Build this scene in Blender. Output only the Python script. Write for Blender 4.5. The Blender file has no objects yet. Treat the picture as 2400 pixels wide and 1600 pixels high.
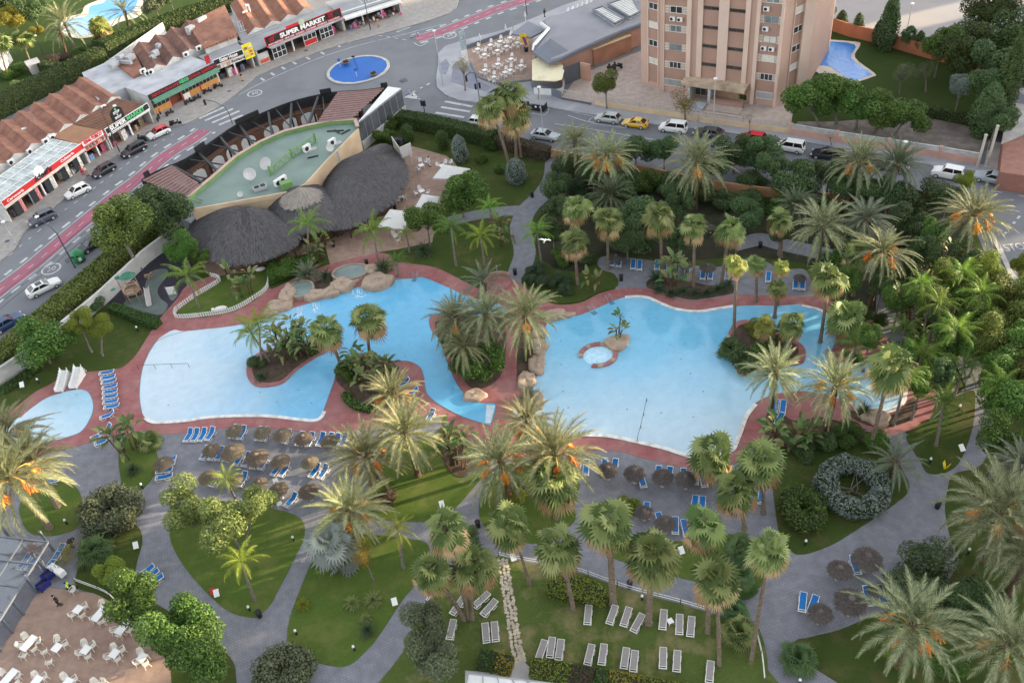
import bpy,math,random
import numpy as np
from mathutils import Vector,Matrix
from mathutils.geometry import tessellate_polygon
R=math.radians;PI=math.pi
S=bpy.context.scene;COL=S.collection
rnd=random.Random(7)
# ---------------------------------------------------------------- camera
CAMH=70.0;FPX=2100.0
_dx,_dy=327.0,2350.0
RHO=math.atan2(_dx,_dy);DEP=PI/2 - math.atan(math.hypot(_dx,_dy)/FPX)
FW=Vector((0,math.cos(DEP),-math.sin(DEP)));R0=Vector((1,0,0));U0=Vector((0,math.sin(DEP),math.cos(DEP)))
CR_=math.cos(RHO)*R0 - math.sin(RHO)*U0;CU=math.sin(RHO)*R0 + math.cos(RHO)*U0
CP=Vector((0,0,CAMH))
cd=bpy.data.cameras.new('camera');cam=bpy.data.objects.new('camera',cd);COL.objects.link(cam)
cd.sensor_width=36;cd.lens=36*FPX/2400;cd.clip_start=1;cd.clip_end=3000
cam.matrix_world=Matrix(((CR_.x,CU.x,-FW.x,0),(CR_.y,CU.y,-FW.y,0),(CR_.z,CU.z,-FW.z,CAMH),(0,0,0,1)))
S.camera=cam
# ---------------------------------------------------------------- light
SUN_AZ=R(11.5);SUN_EL=R(10.5)            # direction towards the sun, azimuth from +X
w=bpy.data.worlds.new('World');S.world=w;w.use_nodes=True
nt=w.node_tree;bg=nt.nodes['Background']
sky=nt.nodes.new('ShaderNodeTexSky');sky.sky_type='NISHITA';sky.sun_disc=False
sky.sun_elevation=SUN_EL;sky.sun_rotation=PI/2 - SUN_AZ
sky.air_density=1.0;sky.dust_density=2.0;sky.ozone_density=1.0
hz=nt.nodes.new('ShaderNodeHueSaturation');hz.inputs['Saturation'].default_value=.25   # thin high haze
nt.links.new(sky.outputs[0],hz.inputs['Color']);nt.links.new(hz.outputs[0],bg.inputs[0]);bg.inputs[1].default_value=0.15
sl=bpy.data.lights.new('sun','SUN');sl.energy=3.4;sl.angle=R(0.6);sl.color=(1.0,.80,.52)
so=bpy.data.objects.new('sun',sl);COL.objects.link(so);so.location=(150,40,90)
sd=Vector((math.cos(SUN_EL)*math.cos(SUN_AZ),math.cos(SUN_EL)*math.sin(SUN_AZ),math.sin(SUN_EL)))
so.rotation_euler=sd.to_track_quat('Z','Y').to_euler()
S.view_settings.view_transform='Standard';S.view_settings.look='None'
S.view_settings.exposure=2.22;S.view_settings.gamma=1;S.view_settings.use_curve_mapping=False
S.cycles.max_bounces=5;S.cycles.transparent_max_bounces=6
# ---------------------------------------------------------------- helpers
def G(px,py,z=0.0):
    v=FW + CR_*((px-1200)/FPX) - CU*((py-800)/FPX)
    return CP + v*((z-CAMH)/v.z)
def ray(px,py): return (FW + CR_*((px-1200)/FPX) - CU*((py-800)/FPX)).normalized()
def ppm(px,py,z=0.0):       # pixels of the 2400 px photograph per metre there
    return FPX/((G(px,py,z)-CP).dot(FW))
MATS={}
def _n(t,k,**kw):
    n=t.nodes.new(k)
    for a,b in kw.items(): setattr(n,a,b)
    return n
def M(name,col,rough=.75,var=.18,scale=2.0,col2=None,bump=0.0,bscale=None,metal=0.0,spec=.4,mott=0.0,mcol=None,coord='Object'):
    if name in MATS: return MATS[name]
    m=bpy.data.materials.new(name);m.use_nodes=True;t=m.node_tree;b=t.nodes['Principled BSDF']
    b.inputs['Roughness'].default_value=rough;b.inputs['Metallic'].default_value=metal
    b.inputs['Specular IOR Level'].default_value=spec
    tc=_n(t,'ShaderNodeTexCoord')
    nz=_n(t,'ShaderNodeTexNoise');nz.inputs['Scale'].default_value=scale;nz.inputs['Detail'].default_value=6
    t.links.new(tc.outputs[coord],nz.inputs['Vector'])
    mx=_n(t,'ShaderNodeMix',data_type='RGBA')
    lo=tuple(c*(1-var) for c in col);hi=col2 or tuple(min(1,c*(1+var)) for c in col)
    mx.inputs[6].default_value=(*lo,1);mx.inputs[7].default_value=(*hi,1)
    rmp=_n(t,'ShaderNodeMapRange');rmp.inputs[1].default_value=.3;rmp.inputs[2].default_value=.7
    t.links.new(nz.outputs[0],rmp.inputs[0]);t.links.new(rmp.outputs[0],mx.inputs[0])
    out=mx.outputs[2]
    if mott:
        n2=_n(t,'ShaderNodeTexNoise');n2.inputs['Scale'].default_value=mott;n2.inputs['Detail'].default_value=4
        t.links.new(tc.outputs[coord],n2.inputs['Vector'])
        r2=_n(t,'ShaderNodeMapRange');r2.inputs[1].default_value=.45;r2.inputs[2].default_value=.72
        t.links.new(n2.outputs[0],r2.inputs[0])
        m2=_n(t,'ShaderNodeMix',data_type='RGBA');m2.inputs[7].default_value=(*(mcol or tuple(c*.6 for c in col)),1)
        t.links.new(out,m2.inputs[6]);t.links.new(r2.outputs[0],m2.inputs[0]);out=m2.outputs[2]
    t.links.new(out,b.inputs['Base Color'])
    if bump:
        n3=_n(t,'ShaderNodeTexNoise');n3.inputs['Scale'].default_value=bscale or scale*4;n3.inputs['Detail'].default_value=3
        t.links.new(tc.outputs[coord],n3.inputs['Vector'])
        bp=_n(t,'ShaderNodeBump');bp.inputs['Strength'].default_value=bump;bp.inputs['Distance'].default_value=.05
        t.links.new(n3.outputs[0],bp.inputs['Height']);t.links.new(bp.outputs[0],b.inputs['Normal'])
    MATS[name]=m;return m
def leaf(name,cols,transl=.3,rough=.55,spec=.2):
    """foliage: a colour per leaf (random per island) plus a tint per plant"""
    if name in MATS: return MATS[name]
    m=bpy.data.materials.new(name);m.use_nodes=True;t=m.node_tree;b=t.nodes['Principled BSDF'];o=t.nodes['Material Output']
    b.inputs['Roughness'].default_value=rough;b.inputs['Specular IOR Level'].default_value=spec
    ge=_n(t,'ShaderNodeNewGeometry');rp=_n(t,'ShaderNodeValToRGB')
    el=rp.color_ramp.elements
    for i,c in enumerate(cols):
        e=el[i] if i < 2 else el.new(1)
        e.color=(*c,1)
    for i,e in enumerate(list(el)): e.position=i/(len(cols)-1)
    t.links.new(ge.outputs['Random Per Island'],rp.inputs[0])
    oi=_n(t,'ShaderNodeObjectInfo');hs=_n(t,'ShaderNodeHueSaturation')
    mr=_n(t,'ShaderNodeMapRange');mr.inputs[3].default_value=.485;mr.inputs[4].default_value=.515
    t.links.new(oi.outputs['Random'],mr.inputs[0]);t.links.new(mr.outputs[0],hs.inputs['Hue'])
    mv=_n(t,'ShaderNodeMapRange');mv.inputs[3].default_value=1.0 if transl else .85;mv.inputs[4].default_value=1.5 if transl else 1.15;hs.inputs['Saturation'].default_value=.96 if transl else 1.0
    t.links.new(oi.outputs['Random'],mv.inputs[0]);t.links.new(mv.outputs[0],hs.inputs['Value'])
    t.links.new(rp.outputs[0],hs.inputs['Color']);t.links.new(hs.outputs[0],b.inputs['Base Color'])
    if transl:
        tr=_n(t,'ShaderNodeBsdfTranslucent');ms=_n(t,'ShaderNodeMixShader');ms.inputs[0].default_value=transl
        t.links.new(hs.outputs[0],tr.inputs[0]);t.links.new(b.outputs[0],ms.inputs[1]);t.links.new(tr.outputs[0],ms.inputs[2])
        t.links.new(ms.outputs[0],o.inputs[0])
    MATS[name]=m;return m
def glass(name,col=(.02,.025,.03),rough=.08):
    return M(name,col,rough,.2,1.0,spec=.7)
class MB:
    def __init__(s): s.v=[];s.f=[];s.m=[]
    def add(s,vs,fs,m=0):
        k=len(s.v);s.v += [tuple(v) for v in vs]
        for f in fs: s.f.append(tuple(i+k for i in f));s.m.append(m)
        return s
    def box(s,cx,cy,cz,sx,sy,sz,rz=0.0,m=0):
        c,n=math.cos(rz),math.sin(rz);vs=[]
        for z in (-1,1):
            for x,y in ((-1,-1),(1,-1),(1,1),(-1,1)):
                X,Y=x*sx/2,y*sy/2;vs.append((cx+X*c-Y*n,cy+X*n+Y*c,cz+z*sz/2))
        return s.add(vs,[(3,2,1,0),(4,5,6,7),(0,1,5,4),(1,2,6,5),(2,3,7,6),(3,0,4,7)],m)
    def bx(s,x0,y0,z0,x1,y1,z1,m=0): return s.box((x0+x1)/2,(y0+y1)/2,(z0+z1)/2,x1-x0,y1-y0,z1-z0,0,m)
    def quad(s,a,b,c,d,m=0): return s.add([a,b,c,d],[(0,1,2,3)],m)
    def prism(s,pts,z0,z1,m=0,ms=None):
        n=len(pts);P=[(p[0],p[1]) for p in pts]
        if sum(P[i][0]*P[(i+1) % n][1]-P[(i+1) % n][0]*P[i][1] for i in range(n)) < 0: P.reverse()
        tr=tessellate_polygon([[Vector((p[0],p[1],0)) for p in P]])
        k=len(s.v);s.v += [(p[0],p[1],z0) for p in P]+[(p[0],p[1],z1) for p in P]
        for a,b,c in tr:
            A,B,C=P[a],P[b],P[c]
            if (B[0]-A[0])*(C[1]-A[1])-(B[1]-A[1])*(C[0]-A[0]) < 0: b,c=c,b
            s.f.append((k+n+a,k+n+b,k+n+c));s.m.append(m)
            s.f.append((k+a,k+c,k+b));s.m.append(m)
        for i in range(n):
            j=(i+1) % n;s.f.append((k+i,k+j,k+n+j,k+n+i));s.m.append(m if ms is None else ms)
        return s
    def tube(s,pts,rad,n=6,m=0,cap=True):
        pts=[Vector(p) for p in pts];N=len(pts)
        if not hasattr(rad,'__len__'): rad=[rad]*N
        k=len(s.v);up=Vector((0,0,1))
        for i,p in enumerate(pts):
            d=(pts[min(i+1,N-1)]-pts[max(i-1,0)]).normalized()
            a=d.cross(up)
            if a.length < 1e-3: a=d.cross(Vector((1,0,0)))
            a.normalize();b=d.cross(a)
            for j in range(n):
                t=2*PI*j/n;s.v.append(tuple(p+a*(rad[i]*math.cos(t))+b*(rad[i]*math.sin(t))))
        for i in range(N-1):
            for j in range(n):
                q=(j+1) % n;s.f.append((k+i*n+j,k+i*n+q,k+(i+1)*n+q,k+(i+1)*n+j));s.m.append(m)
        if cap:
            s.f.append(tuple(k+j for j in range(n)));s.m.append(m)
            s.f.append(tuple(k+(N-1)*n+j for j in reversed(range(n))));s.m.append(m)
        return s
    def lathe(s,prof,n=16,c=(0,0,0),m=0,sx=1.0,sy=1.0):
        k=len(s.v)
        for r,z in prof:
            for j in range(n):
                t=2*PI*j/n;s.v.append((c[0]+r*sx*math.cos(t),c[1]+r*sy*math.sin(t),c[2]+z))
        for i in range(len(prof)-1):
            for j in range(n):
                q=(j+1) % n;s.f.append((k+i*n+j,k+i*n+q,k+(i+1)*n+q,k+(i+1)*n+j));s.m.append(m)
        return s
    def xf(s,M4):
        s.v=[tuple(M4 @ Vector(v)) for v in s.v];return s
    def mesh(s,name,mats):
        me=bpy.data.meshes.new(name);me.from_pydata(s.v,[],s.f)
        for q in (mats if isinstance(mats,(list,tuple)) else [mats]): me.materials.append(q)
        if any(s.m): me.polygons.foreach_set('material_index',s.m)
        return me
    def build(s,name,mats,parent=None,loc=None,rz=0.0,smooth=False):
        me=s.mesh(name,mats)
        if smooth: me.polygons.foreach_set('use_smooth',[True]*len(me.polygons))
        return link(name,me,parent,loc,rz)
def link(name,me,parent=None,loc=None,rz=0.0):
    o=bpy.data.objects.new(name,me);COL.objects.link(o)
    if parent is not None: o.parent=parent
    if loc is not None: o.location=loc
    if rz: o.rotation_euler=(0,0,rz)
    return o
def tag(o,label,cat,group=None):
    o['label']=label;o['category']=cat
    if group: o['group']=group
    return o
def thing(name,label,cat,loc=(0,0,0),rz=0.0,group=None):
    return tag(link(name,None,None,loc,rz),label,cat,group)
def structure(o): o['kind']='structure';return o
def dup(root,loc,rz=0.0,label=None,group=None,scale=None):
    """a copy of a thing with its parts and their sub-parts"""
    r=root.copy();COL.objects.link(r);r.location=loc;r.rotation_euler=(0,0,rz)
    if scale: r.scale=(scale,)*3
    if label: r['label']=label
    if group: r['group']=group
    for ch in root.children:
        c=ch.copy();COL.objects.link(c);c.parent=r
        for g in ch.children:
            d=g.copy();COL.objects.link(d);d.parent=c
    return r
def once(proto_used,root,loc,rz,label,group,scale=None):
    """the first call moves the proto itself, the later ones copy it"""
    if not proto_used.get(root.name):
        proto_used[root.name]=1;root.location=loc;root.rotation_euler=(0,0,rz);root['label']=label
        if group: root['group']=group
        if scale: root.scale=(scale,)*3
        return root
    return dup(root,loc,rz,label,group,scale)
USED={}
def smooth_closed(P,k=4):
    n=len(P);out=[]
    for i in range(n):
        a,b,c,d=P[i-1],P[i],P[(i+1) % n],P[(i+2) % n]
        for j in range(k):
            t=j/k;out.append(tuple(.5*(2*b[q]+(c[q]-a[q])*t+(2*a[q]-5*b[q]+4*c[q]-d[q])*t*t+(3*b[q]-a[q]-3*c[q]+d[q])*t**3) for q in (0,1)))
    return out
def smooth_open(P,k=4):
    Q=[P[0]]+list(P)+[P[-1]];out=[]
    for i in range(1,len(Q)-2):
        a,b,c,d=Q[i-1],Q[i],Q[i+1],Q[i+2]
        for j in range(k):
            t=j/k;out.append(tuple(.5*(2*b[q]+(c[q]-a[q])*t+(2*a[q]-5*b[q]+4*c[q]-d[q])*t*t+(3*b[q]-a[q]-3*c[q]+d[q])*t**3) for q in range(len(b))))
    return out+[tuple(P[-1])]
def gp(pts,z=0.0): return [tuple(G(x,y,z)[:2]) for x,y in pts]
def sheet(name,pts,z,mat,smooth=True,thick=.3):
    w_=gp(pts,z)
    if smooth: w_=smooth_closed(w_)
    return structure(MB().prism(w_,z-thick,z).build(name,mat))
def strip_pts(P,wd):
    L,Rr=[],[]
    for i,p in enumerate(P):
        a,b=P[max(i-1,0)],P[min(i+1,len(P)-1)]
        d=Vector((b[0]-a[0],b[1]-a[1]));d.normalize();n=Vector((-d.y,d.x))*(wd/2)
        L.append((p[0]+n.x,p[1]+n.y));Rr.append((p[0]-n.x,p[1]-n.y))
    return L,Rr
def strip(mb,P,wd,z0,z1,m=0):
    L,Rr=strip_pts(P,wd);return mb.prism(L+Rr[::-1],z0,z1,m)
def bar(mb,a,b,wd,h,m=0):
    """square bar between two points"""
    a,b=Vector(a),Vector(b);d=(b-a);L=d.length;d.normalize()
    s=d.cross(Vector((0,0,1)))
    if s.length < 1e-3: s=Vector((1,0,0))
    s.normalize();u=s.cross(d);vs=[]
    for p in (a,b):
        for i,j in ((-1,-1),(1,-1),(1,1),(-1,1)): vs.append(tuple(p+s*(i*wd/2)+u*(j*h/2)))
    return mb.add(vs,[(0,1,2,3),(7,6,5,4),(0,4,5,1),(1,5,6,2),(2,6,7,3),(3,7,4,0)],m)
FONTC={}
def text_mesh(body,size,depth=.02,bold=0.0,align='CENTER',shear=0.0,sx=1.0):
    c=bpy.data.curves.new('lettering','FONT');c.body=body;c.size=size;c.extrude=depth;c.offset=bold
    c.align_x=align;c.align_y='CENTER';c.shear=shear;c.resolution_u=3
    o=bpy.data.objects.new('lettering',c);me=bpy.data.meshes.new_from_object(o)
    bpy.data.objects.remove(o);bpy.data.curves.remove(c)
    if sx != 1.0:
        for v in me.vertices: v.co.x *= sx
    return me
def sign_text(body,size,mat,parent,x,y,z,bold=0.0,width=None,tilt=0.0,shear=0.0,name='lettering',rz=0.0):
    """letters upright in the parent's local xz plane, read from -y"""
    me=text_mesh(body,size,.02,bold,shear=shear)
    if width:
        xs=[v.co.x for v in me.vertices];k=width/(max(xs)-min(xs))
        for v in me.vertices: v.co.x *= k
    me.materials.clear();me.materials.append(mat)
    o=link(name,me,parent,(x,y,z));o.rotation_euler=(PI/2-tilt,0,rz);return o
def frame2(a,b):
    """origin and angle of a local frame whose x runs from ground point a to b"""
    A,B=G(*a),G(*b);d=B-A
    return A,math.atan2(d.y,d.x),d.length
# ================================================================ the setting
def paver_mat(name,c1,c2,mortar,sx,sy,var=.25,rot=0.0,mott=.12,mcol=None,bump=.25,rough=.8,msz=.02):
    m=bpy.data.materials.new(name);m.use_nodes=True;t=m.node_tree;b=t.nodes['Principled BSDF'];b.inputs['Roughness'].default_value=rough
    b.inputs['Specular IOR Level'].default_value=.35
    tc=_n(t,'ShaderNodeTexCoord');mp=_n(t,'ShaderNodeMapping');mp.inputs['Rotation'].default_value=(0,0,rot)
    t.links.new(tc.outputs['Object'],mp.inputs[0])
    br=_n(t,'ShaderNodeTexBrick');br.inputs['Scale'].default_value=1.0
    br.inputs['Brick Width'].default_value=sx;br.inputs['Row Height'].default_value=sy;br.inputs['Mortar Size'].default_value=msz
    br.inputs['Color1'].default_value=(*c1,1);br.inputs['Color2'].default_value=(*c2,1);br.inputs['Mortar'].default_value=(*mortar,1)
    t.links.new(mp.outputs[0],br.inputs['Vector'])
    n2=_n(t,'ShaderNodeTexNoise');n2.inputs['Scale'].default_value=mott;n2.inputs['Detail'].default_value=9;n2.inputs['Roughness'].default_value=.65
    t.links.new(tc.outputs['Object'],n2.inputs['Vector'])
    r2=_n(t,'ShaderNodeMapRange');r2.inputs[1].default_value=.35;r2.inputs[2].default_value=.7
    t.links.new(n2.outputs[0],r2.inputs[0])
    m2=_n(t,'ShaderNodeMix',data_type='RGBA',blend_type='MIX');m2.inputs[7].default_value=(*(mcol or tuple(c*.65 for c in c1)),1)
    sc=_n(t,'ShaderNodeMath',operation='MULTIPLY');sc.inputs[1].default_value=var*2
    t.links.new(r2.outputs[0],sc.inputs[0]);t.links.new(sc.outputs[0],m2.inputs[0]);t.links.new(br.outputs[0],m2.inputs[6])
    n3=_n(t,'ShaderNodeTexNoise');n3.inputs['Scale'].default_value=1.1;n3.inputs['Detail'].default_value=8
    t.links.new(tc.outputs['Object'],n3.inputs['Vector'])
    r3=_n(t,'ShaderNodeMapRange');r3.inputs[1].default_value=.3;r3.inputs[2].default_value=.7;r3.inputs[3].default_value=.84;r3.inputs[4].default_value=1.14
    t.links.new(n3.outputs[0],r3.inputs[0])
    m3=_n(t,'ShaderNodeVectorMath',operation='SCALE');t.links.new(m2.outputs[2],m3.inputs[0]);t.links.new(r3.outputs[0],m3.inputs['Scale'])
    t.links.new(m3.outputs[0],b.inputs['Base Color'])
    if bump:
        bp=_n(t,'ShaderNodeBump');bp.inputs['Strength'].default_value=bump;bp.inputs['Distance'].default_value=.02;bp.invert=True
        t.links.new(br.outputs['Fac'],bp.inputs['Height']);t.links.new(bp.outputs[0],b.inputs['Normal'])
    MATS[name]=m;return m
def lawn_mat(name,a,b_,dry,amount=.5):
    m=bpy.data.materials.new(name);m.use_nodes=True;t=m.node_tree;b=t.nodes['Principled BSDF'];b.inputs['Roughness'].default_value=.9
    b.inputs['Specular IOR Level'].default_value=.1
    tc=_n(t,'ShaderNodeTexCoord')
    def noise(s,d=7):
        n=_n(t,'ShaderNodeTexNoise');n.inputs['Scale'].default_value=s;n.inputs['Detail'].default_value=d;n.inputs['Roughness'].default_value=.7
        t.links.new(tc.outputs['Object'],n.inputs['Vector']);return n
    n1=noise(6.0,8);r1=_n(t,'ShaderNodeMapRange');r1.inputs[1].default_value=.3;r1.inputs[2].default_value=.7;t.links.new(n1.outputs[0],r1.inputs[0])
    m1=_n(t,'ShaderNodeMix',data_type='RGBA');m1.inputs[6].default_value=(*a,1);m1.inputs[7].default_value=(*b_,1);t.links.new(r1.outputs[0],m1.inputs[0])
    n2=noise(.33,9);r2=_n(t,'ShaderNodeMapRange');r2.inputs[1].default_value=.48;r2.inputs[2].default_value=.68;r2.inputs[4].default_value=amount;t.links.new(n2.outputs[0],r2.inputs[0])
    m2=_n(t,'ShaderNodeMix',data_type='RGBA');m2.inputs[7].default_value=(*dry,1);t.links.new(m1.outputs[2],m2.inputs[6]);t.links.new(r2.outputs[0],m2.inputs[0])
    t.links.new(m2.outputs[2],b.inputs['Base Color'])
    n3=noise(14,4);bp=_n(t,'ShaderNodeBump');bp.inputs['Strength'].default_value=.7;bp.inputs['Distance'].default_value=.06
    t.links.new(n3.outputs[0],bp.inputs['Height']);t.links.new(bp.outputs[0],b.inputs['Normal'])
    MATS[name]=m;return m
def water_mat(name,deep,shallow,pa,pb,wave=.12,wscale=1.3,rough=.06,lo=0.0,hi=1.0):
    """painted pool floor seen through water that shoals from ground point pa (deep) to pb"""
    m=bpy.data.materials.new(name);m.use_nodes=True;t=m.node_tree;b=t.nodes['Principled BSDF'];b.inputs['Roughness'].default_value=rough
    b.inputs['Specular IOR Level'].default_value=.5
    A,B=G(*pa),G(*pb);d=(B-A);L2=d.dot(d)
    ge=_n(t,'ShaderNodeTexCoord');sb=_n(t,'ShaderNodeVectorMath',operation='SUBTRACT');sb.inputs[1].default_value=A
    t.links.new(ge.outputs['Object'],sb.inputs[0])
    dt=_n(t,'ShaderNodeVectorMath',operation='DOT_PRODUCT');dt.inputs[1].default_value=d/L2;t.links.new(sb.outputs[0],dt.inputs[0])
    nz=_n(t,'ShaderNodeTexNoise');nz.inputs['Scale'].default_value=.18;nz.inputs['Detail'].default_value=2;t.links.new(ge.outputs['Object'],nz.inputs['Vector'])
    ad=_n(t,'ShaderNodeMath',operation='MULTIPLY_ADD');ad.inputs[1].default_value=.35;ad.inputs[2].default_value=-.17;t.links.new(nz.outputs[0],ad.inputs[0])
    a2=_n(t,'ShaderNodeMath',operation='ADD');t.links.new(dt.outputs['Value'],a2.inputs[0]);t.links.new(ad.outputs[0],a2.inputs[1])
    mr=_n(t,'ShaderNodeMapRange',interpolation_type='SMOOTHSTEP');mr.inputs[1].default_value=lo;mr.inputs[2].default_value=hi;t.links.new(a2.outputs[0],mr.inputs[0])
    mx=_n(t,'ShaderNodeMix',data_type='RGBA');mx.inputs[6].default_value=(*deep,1);mx.inputs[7].default_value=(*shallow,1)
    t.links.new(mr.outputs[0],mx.inputs[0]);n4=_n(t,'ShaderNodeTexNoise');n4.inputs['Scale'].default_value=.9;n4.inputs['Detail'].default_value=7;n4.inputs['Distortion'].default_value=.8;t.links.new(ge.outputs['Object'],n4.inputs['Vector'])
    r4=_n(t,'ShaderNodeMapRange');r4.inputs[1].default_value=.3;r4.inputs[2].default_value=.7;r4.inputs[3].default_value=.94;r4.inputs[4].default_value=1.05;t.links.new(n4.outputs[0],r4.inputs[0])
    sc=_n(t,'ShaderNodeVectorMath',operation='SCALE');t.links.new(mx.outputs[2],sc.inputs[0]);t.links.new(r4.outputs[0],sc.inputs['Scale']);t.links.new(sc.outputs[0],b.inputs['Base Color'])
    n3=_n(t,'ShaderNodeTexNoise');n3.inputs['Scale'].default_value=wscale;n3.inputs['Detail'].default_value=4;t.links.new(ge.outputs['Object'],n3.inputs['Vector'])
    bp=_n(t,'ShaderNodeBump');bp.inputs['Strength'].default_value=wave*2;bp.inputs['Distance'].default_value=.1
    t.links.new(n3.outputs[0],bp.inputs['Height']);t.links.new(bp.outputs[0],b.inputs['Normal'])
    MATS[name]=m;return m
m_asph=M('asphalt',(.150,.158,.176),.85,.10,.35,bump=.15,bscale=30,mott=.06,mcol=(.185,.19,.205))
m_walk=paver_mat('sidewalk_tiles',(.33,.31,.29),(.30,.285,.27),(.25,.24,.235),.6,.4,.2,.9)
m_lawn=lawn_mat('lawn_grass',(.038,.060,.014),(.060,.090,.021),(.12,.10,.042),.75)
m_lawn2=lawn_mat('lawn_mown',(.062,.104,.020),(.096,.142,.030),(.165,.165,.055),.6)
m_lawn3=lawn_mat('lawn_worn',(.066,.098,.024),(.10,.132,.034),(.25,.205,.105),.9)
m_lawn4=lawn_mat('lawn_far',(.032,.056,.014),(.048,.076,.018),(.07,.085,.026),.4)
m_pave=paver_mat('grey_pavers',(.235,.24,.272),(.205,.21,.24),(.155,.158,.182),.42,.21,.28,.55,.10,(.165,.168,.19))
m_pave2=paver_mat('dark_pavers',(.165,.17,.20),(.15,.154,.182),(.12,.122,.145),.42,.21,.28,.2,.12)
m_deck=paver_mat('red_deck',(.300,.098,.098),(.265,.084,.086),(.22,.07,.072),.9,.9,.34,.2,.22,(.36,.20,.19),.2,.7)
m_terr=paver_mat('terrace_tiles',(.375,.262,.205),(.335,.23,.178),(.28,.195,.155),.9,.9,.3,.35,.16,(.25,.16,.125))
m_fore=paver_mat('forecourt_tiles',(.47,.38,.335),(.44,.36,.315),(.36,.30,.27),.8,.8,.3,.6,.1,(.34,.28,.25))
m_lot=M('lot_asphalt',(.31,.30,.32),.85,.1,.2,mott=.05,mcol=(.36,.33,.31))
m_soil=M('bed_soil',(.075,.052,.036),.95,.35,1.5,bump=.6,bscale=9)
m_sand=M('bare_earth',(.215,.185,.165),.95,.3,.8,bump=.4,bscale=6,mott=.3,mcol=(.14,.115,.10))
m_cop=M('pool_coping',(.70,.70,.68),.6,.12,2.0,mott=1.2,mcol=(.45,.43,.40))
m_white=M('road_white',(.50,.51,.52),.7,.2,1.2,mott=1.2,mcol=(.24,.25,.26))
m_bike=M('bike_lane_red',(.33,.10,.15),.8,.12,.5,mott=.4,mcol=(.25,.11,.14))
m_stone=M('walk_stone',(.46,.40,.31),.9,.25,1.2,bump=.4)
m_rock=M('artificial_rock',(.40,.31,.235),.9,.28,.8,bump=1.0,bscale=2.6,mott=.7,mcol=(.24,.175,.13))
m_conc=M('concrete',(.42,.40,.38),.85,.2,.6)

structure(MB().bx(-1200,-400,-.6,1200,1500,-.02).build('ground',m_asph))
sheet('garden_lawn',[(-60,950),(0,897),(75,850),(247,709),(349,612),(398,575),(470,520),(830,310),(940,292),(1100,322),(1290,365),(1500,405),(1700,445),(1900,470),(2050,470),(2200,465),(2270,500),(2295,560),(2315,610),(2350,655),(2430,720),(2600,900),(2600,1750),(-200,1750)],.0,m_lawn,False)
PAVE=[(-40,1058),(150,1045),(220,1032),(340,1000),(434,1008),(600,995),(809,1003),(875,995),(1030,955),(1100,1030),(1353,1050),(1455,1052),(1593,1087),(1725,1082),(1760,1040),(1840,1030),(2055,1005),(2083,1010),(2111,1007),(2150,1010),(2270,900),(2284,907),(2330,930),(2325,1017),(2300,1088),(2235,1110),(2220,1150),(2215,1200),(2230,1270),(2248,1312),(2190,1390),(2055,1438),(1966,1475),(1902,1491),(1850,1520),(1848,1700),(-120,1700),(-120,1200)]
sheet('paved_path',PAVE,.03,m_pave,True)
ISL=[
 ([(48,1178),(90,1135),(140,1125),(176,1139),(190,1165),(190,1205),(184,1233),(153,1248),(115,1255),(71,1248),(51,1220)],m_lawn2),
 ([(278,1068),(283,1119),(293,1142),(316,1152),(337,1142),(357,1119),(372,1081),(355,1035),(325,1010),(290,1024)],m_lawn2),
 ([(189,1266),(230,1235),(300,1225),(327,1238),(333,1271),(320,1320),(318,1358),(345,1400),(420,1445),(490,1495),(540,1540),(552,1580),(540,1640),(395,1640),(390,1560),(345,1480),(300,1440),(250,1404),(219,1389),(189,1381),(176,1363),(184,1322)],m_lawn),
 ([(400,1225),(400,1266),(421,1310),(459,1361),(510,1412),(548,1437),(600,1446),(613,1436),(633,1417),(654,1379),(677,1335),(697,1294),(712,1262),(712,1225),(684,1203),(600,1185),(480,1172),(420,1185)],m_lawn2),
 ([(735,1302),(712,1358),(689,1417),(677,1455),(673,1493),(679,1516),(702,1534),(735,1549),(791,1561),(822,1555),(850,1532),(881,1498),(919,1442),(944,1404),(970,1373),(993,1343),(1005,1302),(1000,1272),(957,1261),(855,1251),(790,1250),(750,1268)],m_lawn2),
 ([(858,1180),(872,1130),(892,1080),(940,1045),(1000,1030),(1080,1055),(1125,1080),(1132,1112),(1074,1183),(1040,1212),(998,1222),(893,1217),(862,1205)],m_lawn2),
 ([(1141,1130),(1125,1170),(1123,1205),(1133,1228),(1156,1251),(1210,1264),(1264,1271),(1345,1223),(1345,1180),(1358,1132),(1330,1105),(1250,1090),(1180,1090)],m_lawn2),
 ([(1440,1262),(1520,1258),(1590,1268),(1640,1262),(1700,1250),(1760,1265),(1795,1310),(1787,1372),(1720,1378),(1631,1361),(1583,1350),(1510,1330),(1445,1310),(1418,1288)],m_lawn2),
 ([(920,1680),(944,1527),(983,1445),(1021,1389),(1080,1340),(1130,1311),(1169,1303),(1200,1310),(1264,1322),(1353,1340),(1379,1348),(1447,1373),(1506,1391),(1595,1414),(1654,1432),(1766,1466),(1782,1480),(1794,1519),(1800,1570),(1800,1680)],m_lawn3),
 ([(2131,1132),(2125,1157),(2104,1175),(2070,1200),(2004,1243),(1953,1274),(1902,1294),(1877,1298),(1859,1294),(1831,1264),(1820,1215),(1812,1150),(1806,1090),(1820,1045),(1870,1025),(1930,1005),(2000,1010),(2075,1022),(2088,1055),(2112,1095)],m_lawn),
 ([(2125,1022),(2137,1050),(2157,1081),(2170,1104),(2188,1110),(2218,1106),(2246,1086),(2264,1050),(2280,999),(2285,953),(2282,915),(2240,930),(2195,975),(2155,1004)],m_lawn)]
for k,(p,m_) in enumerate(ISL): sheet('lawn',p,.07,m_)
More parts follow.
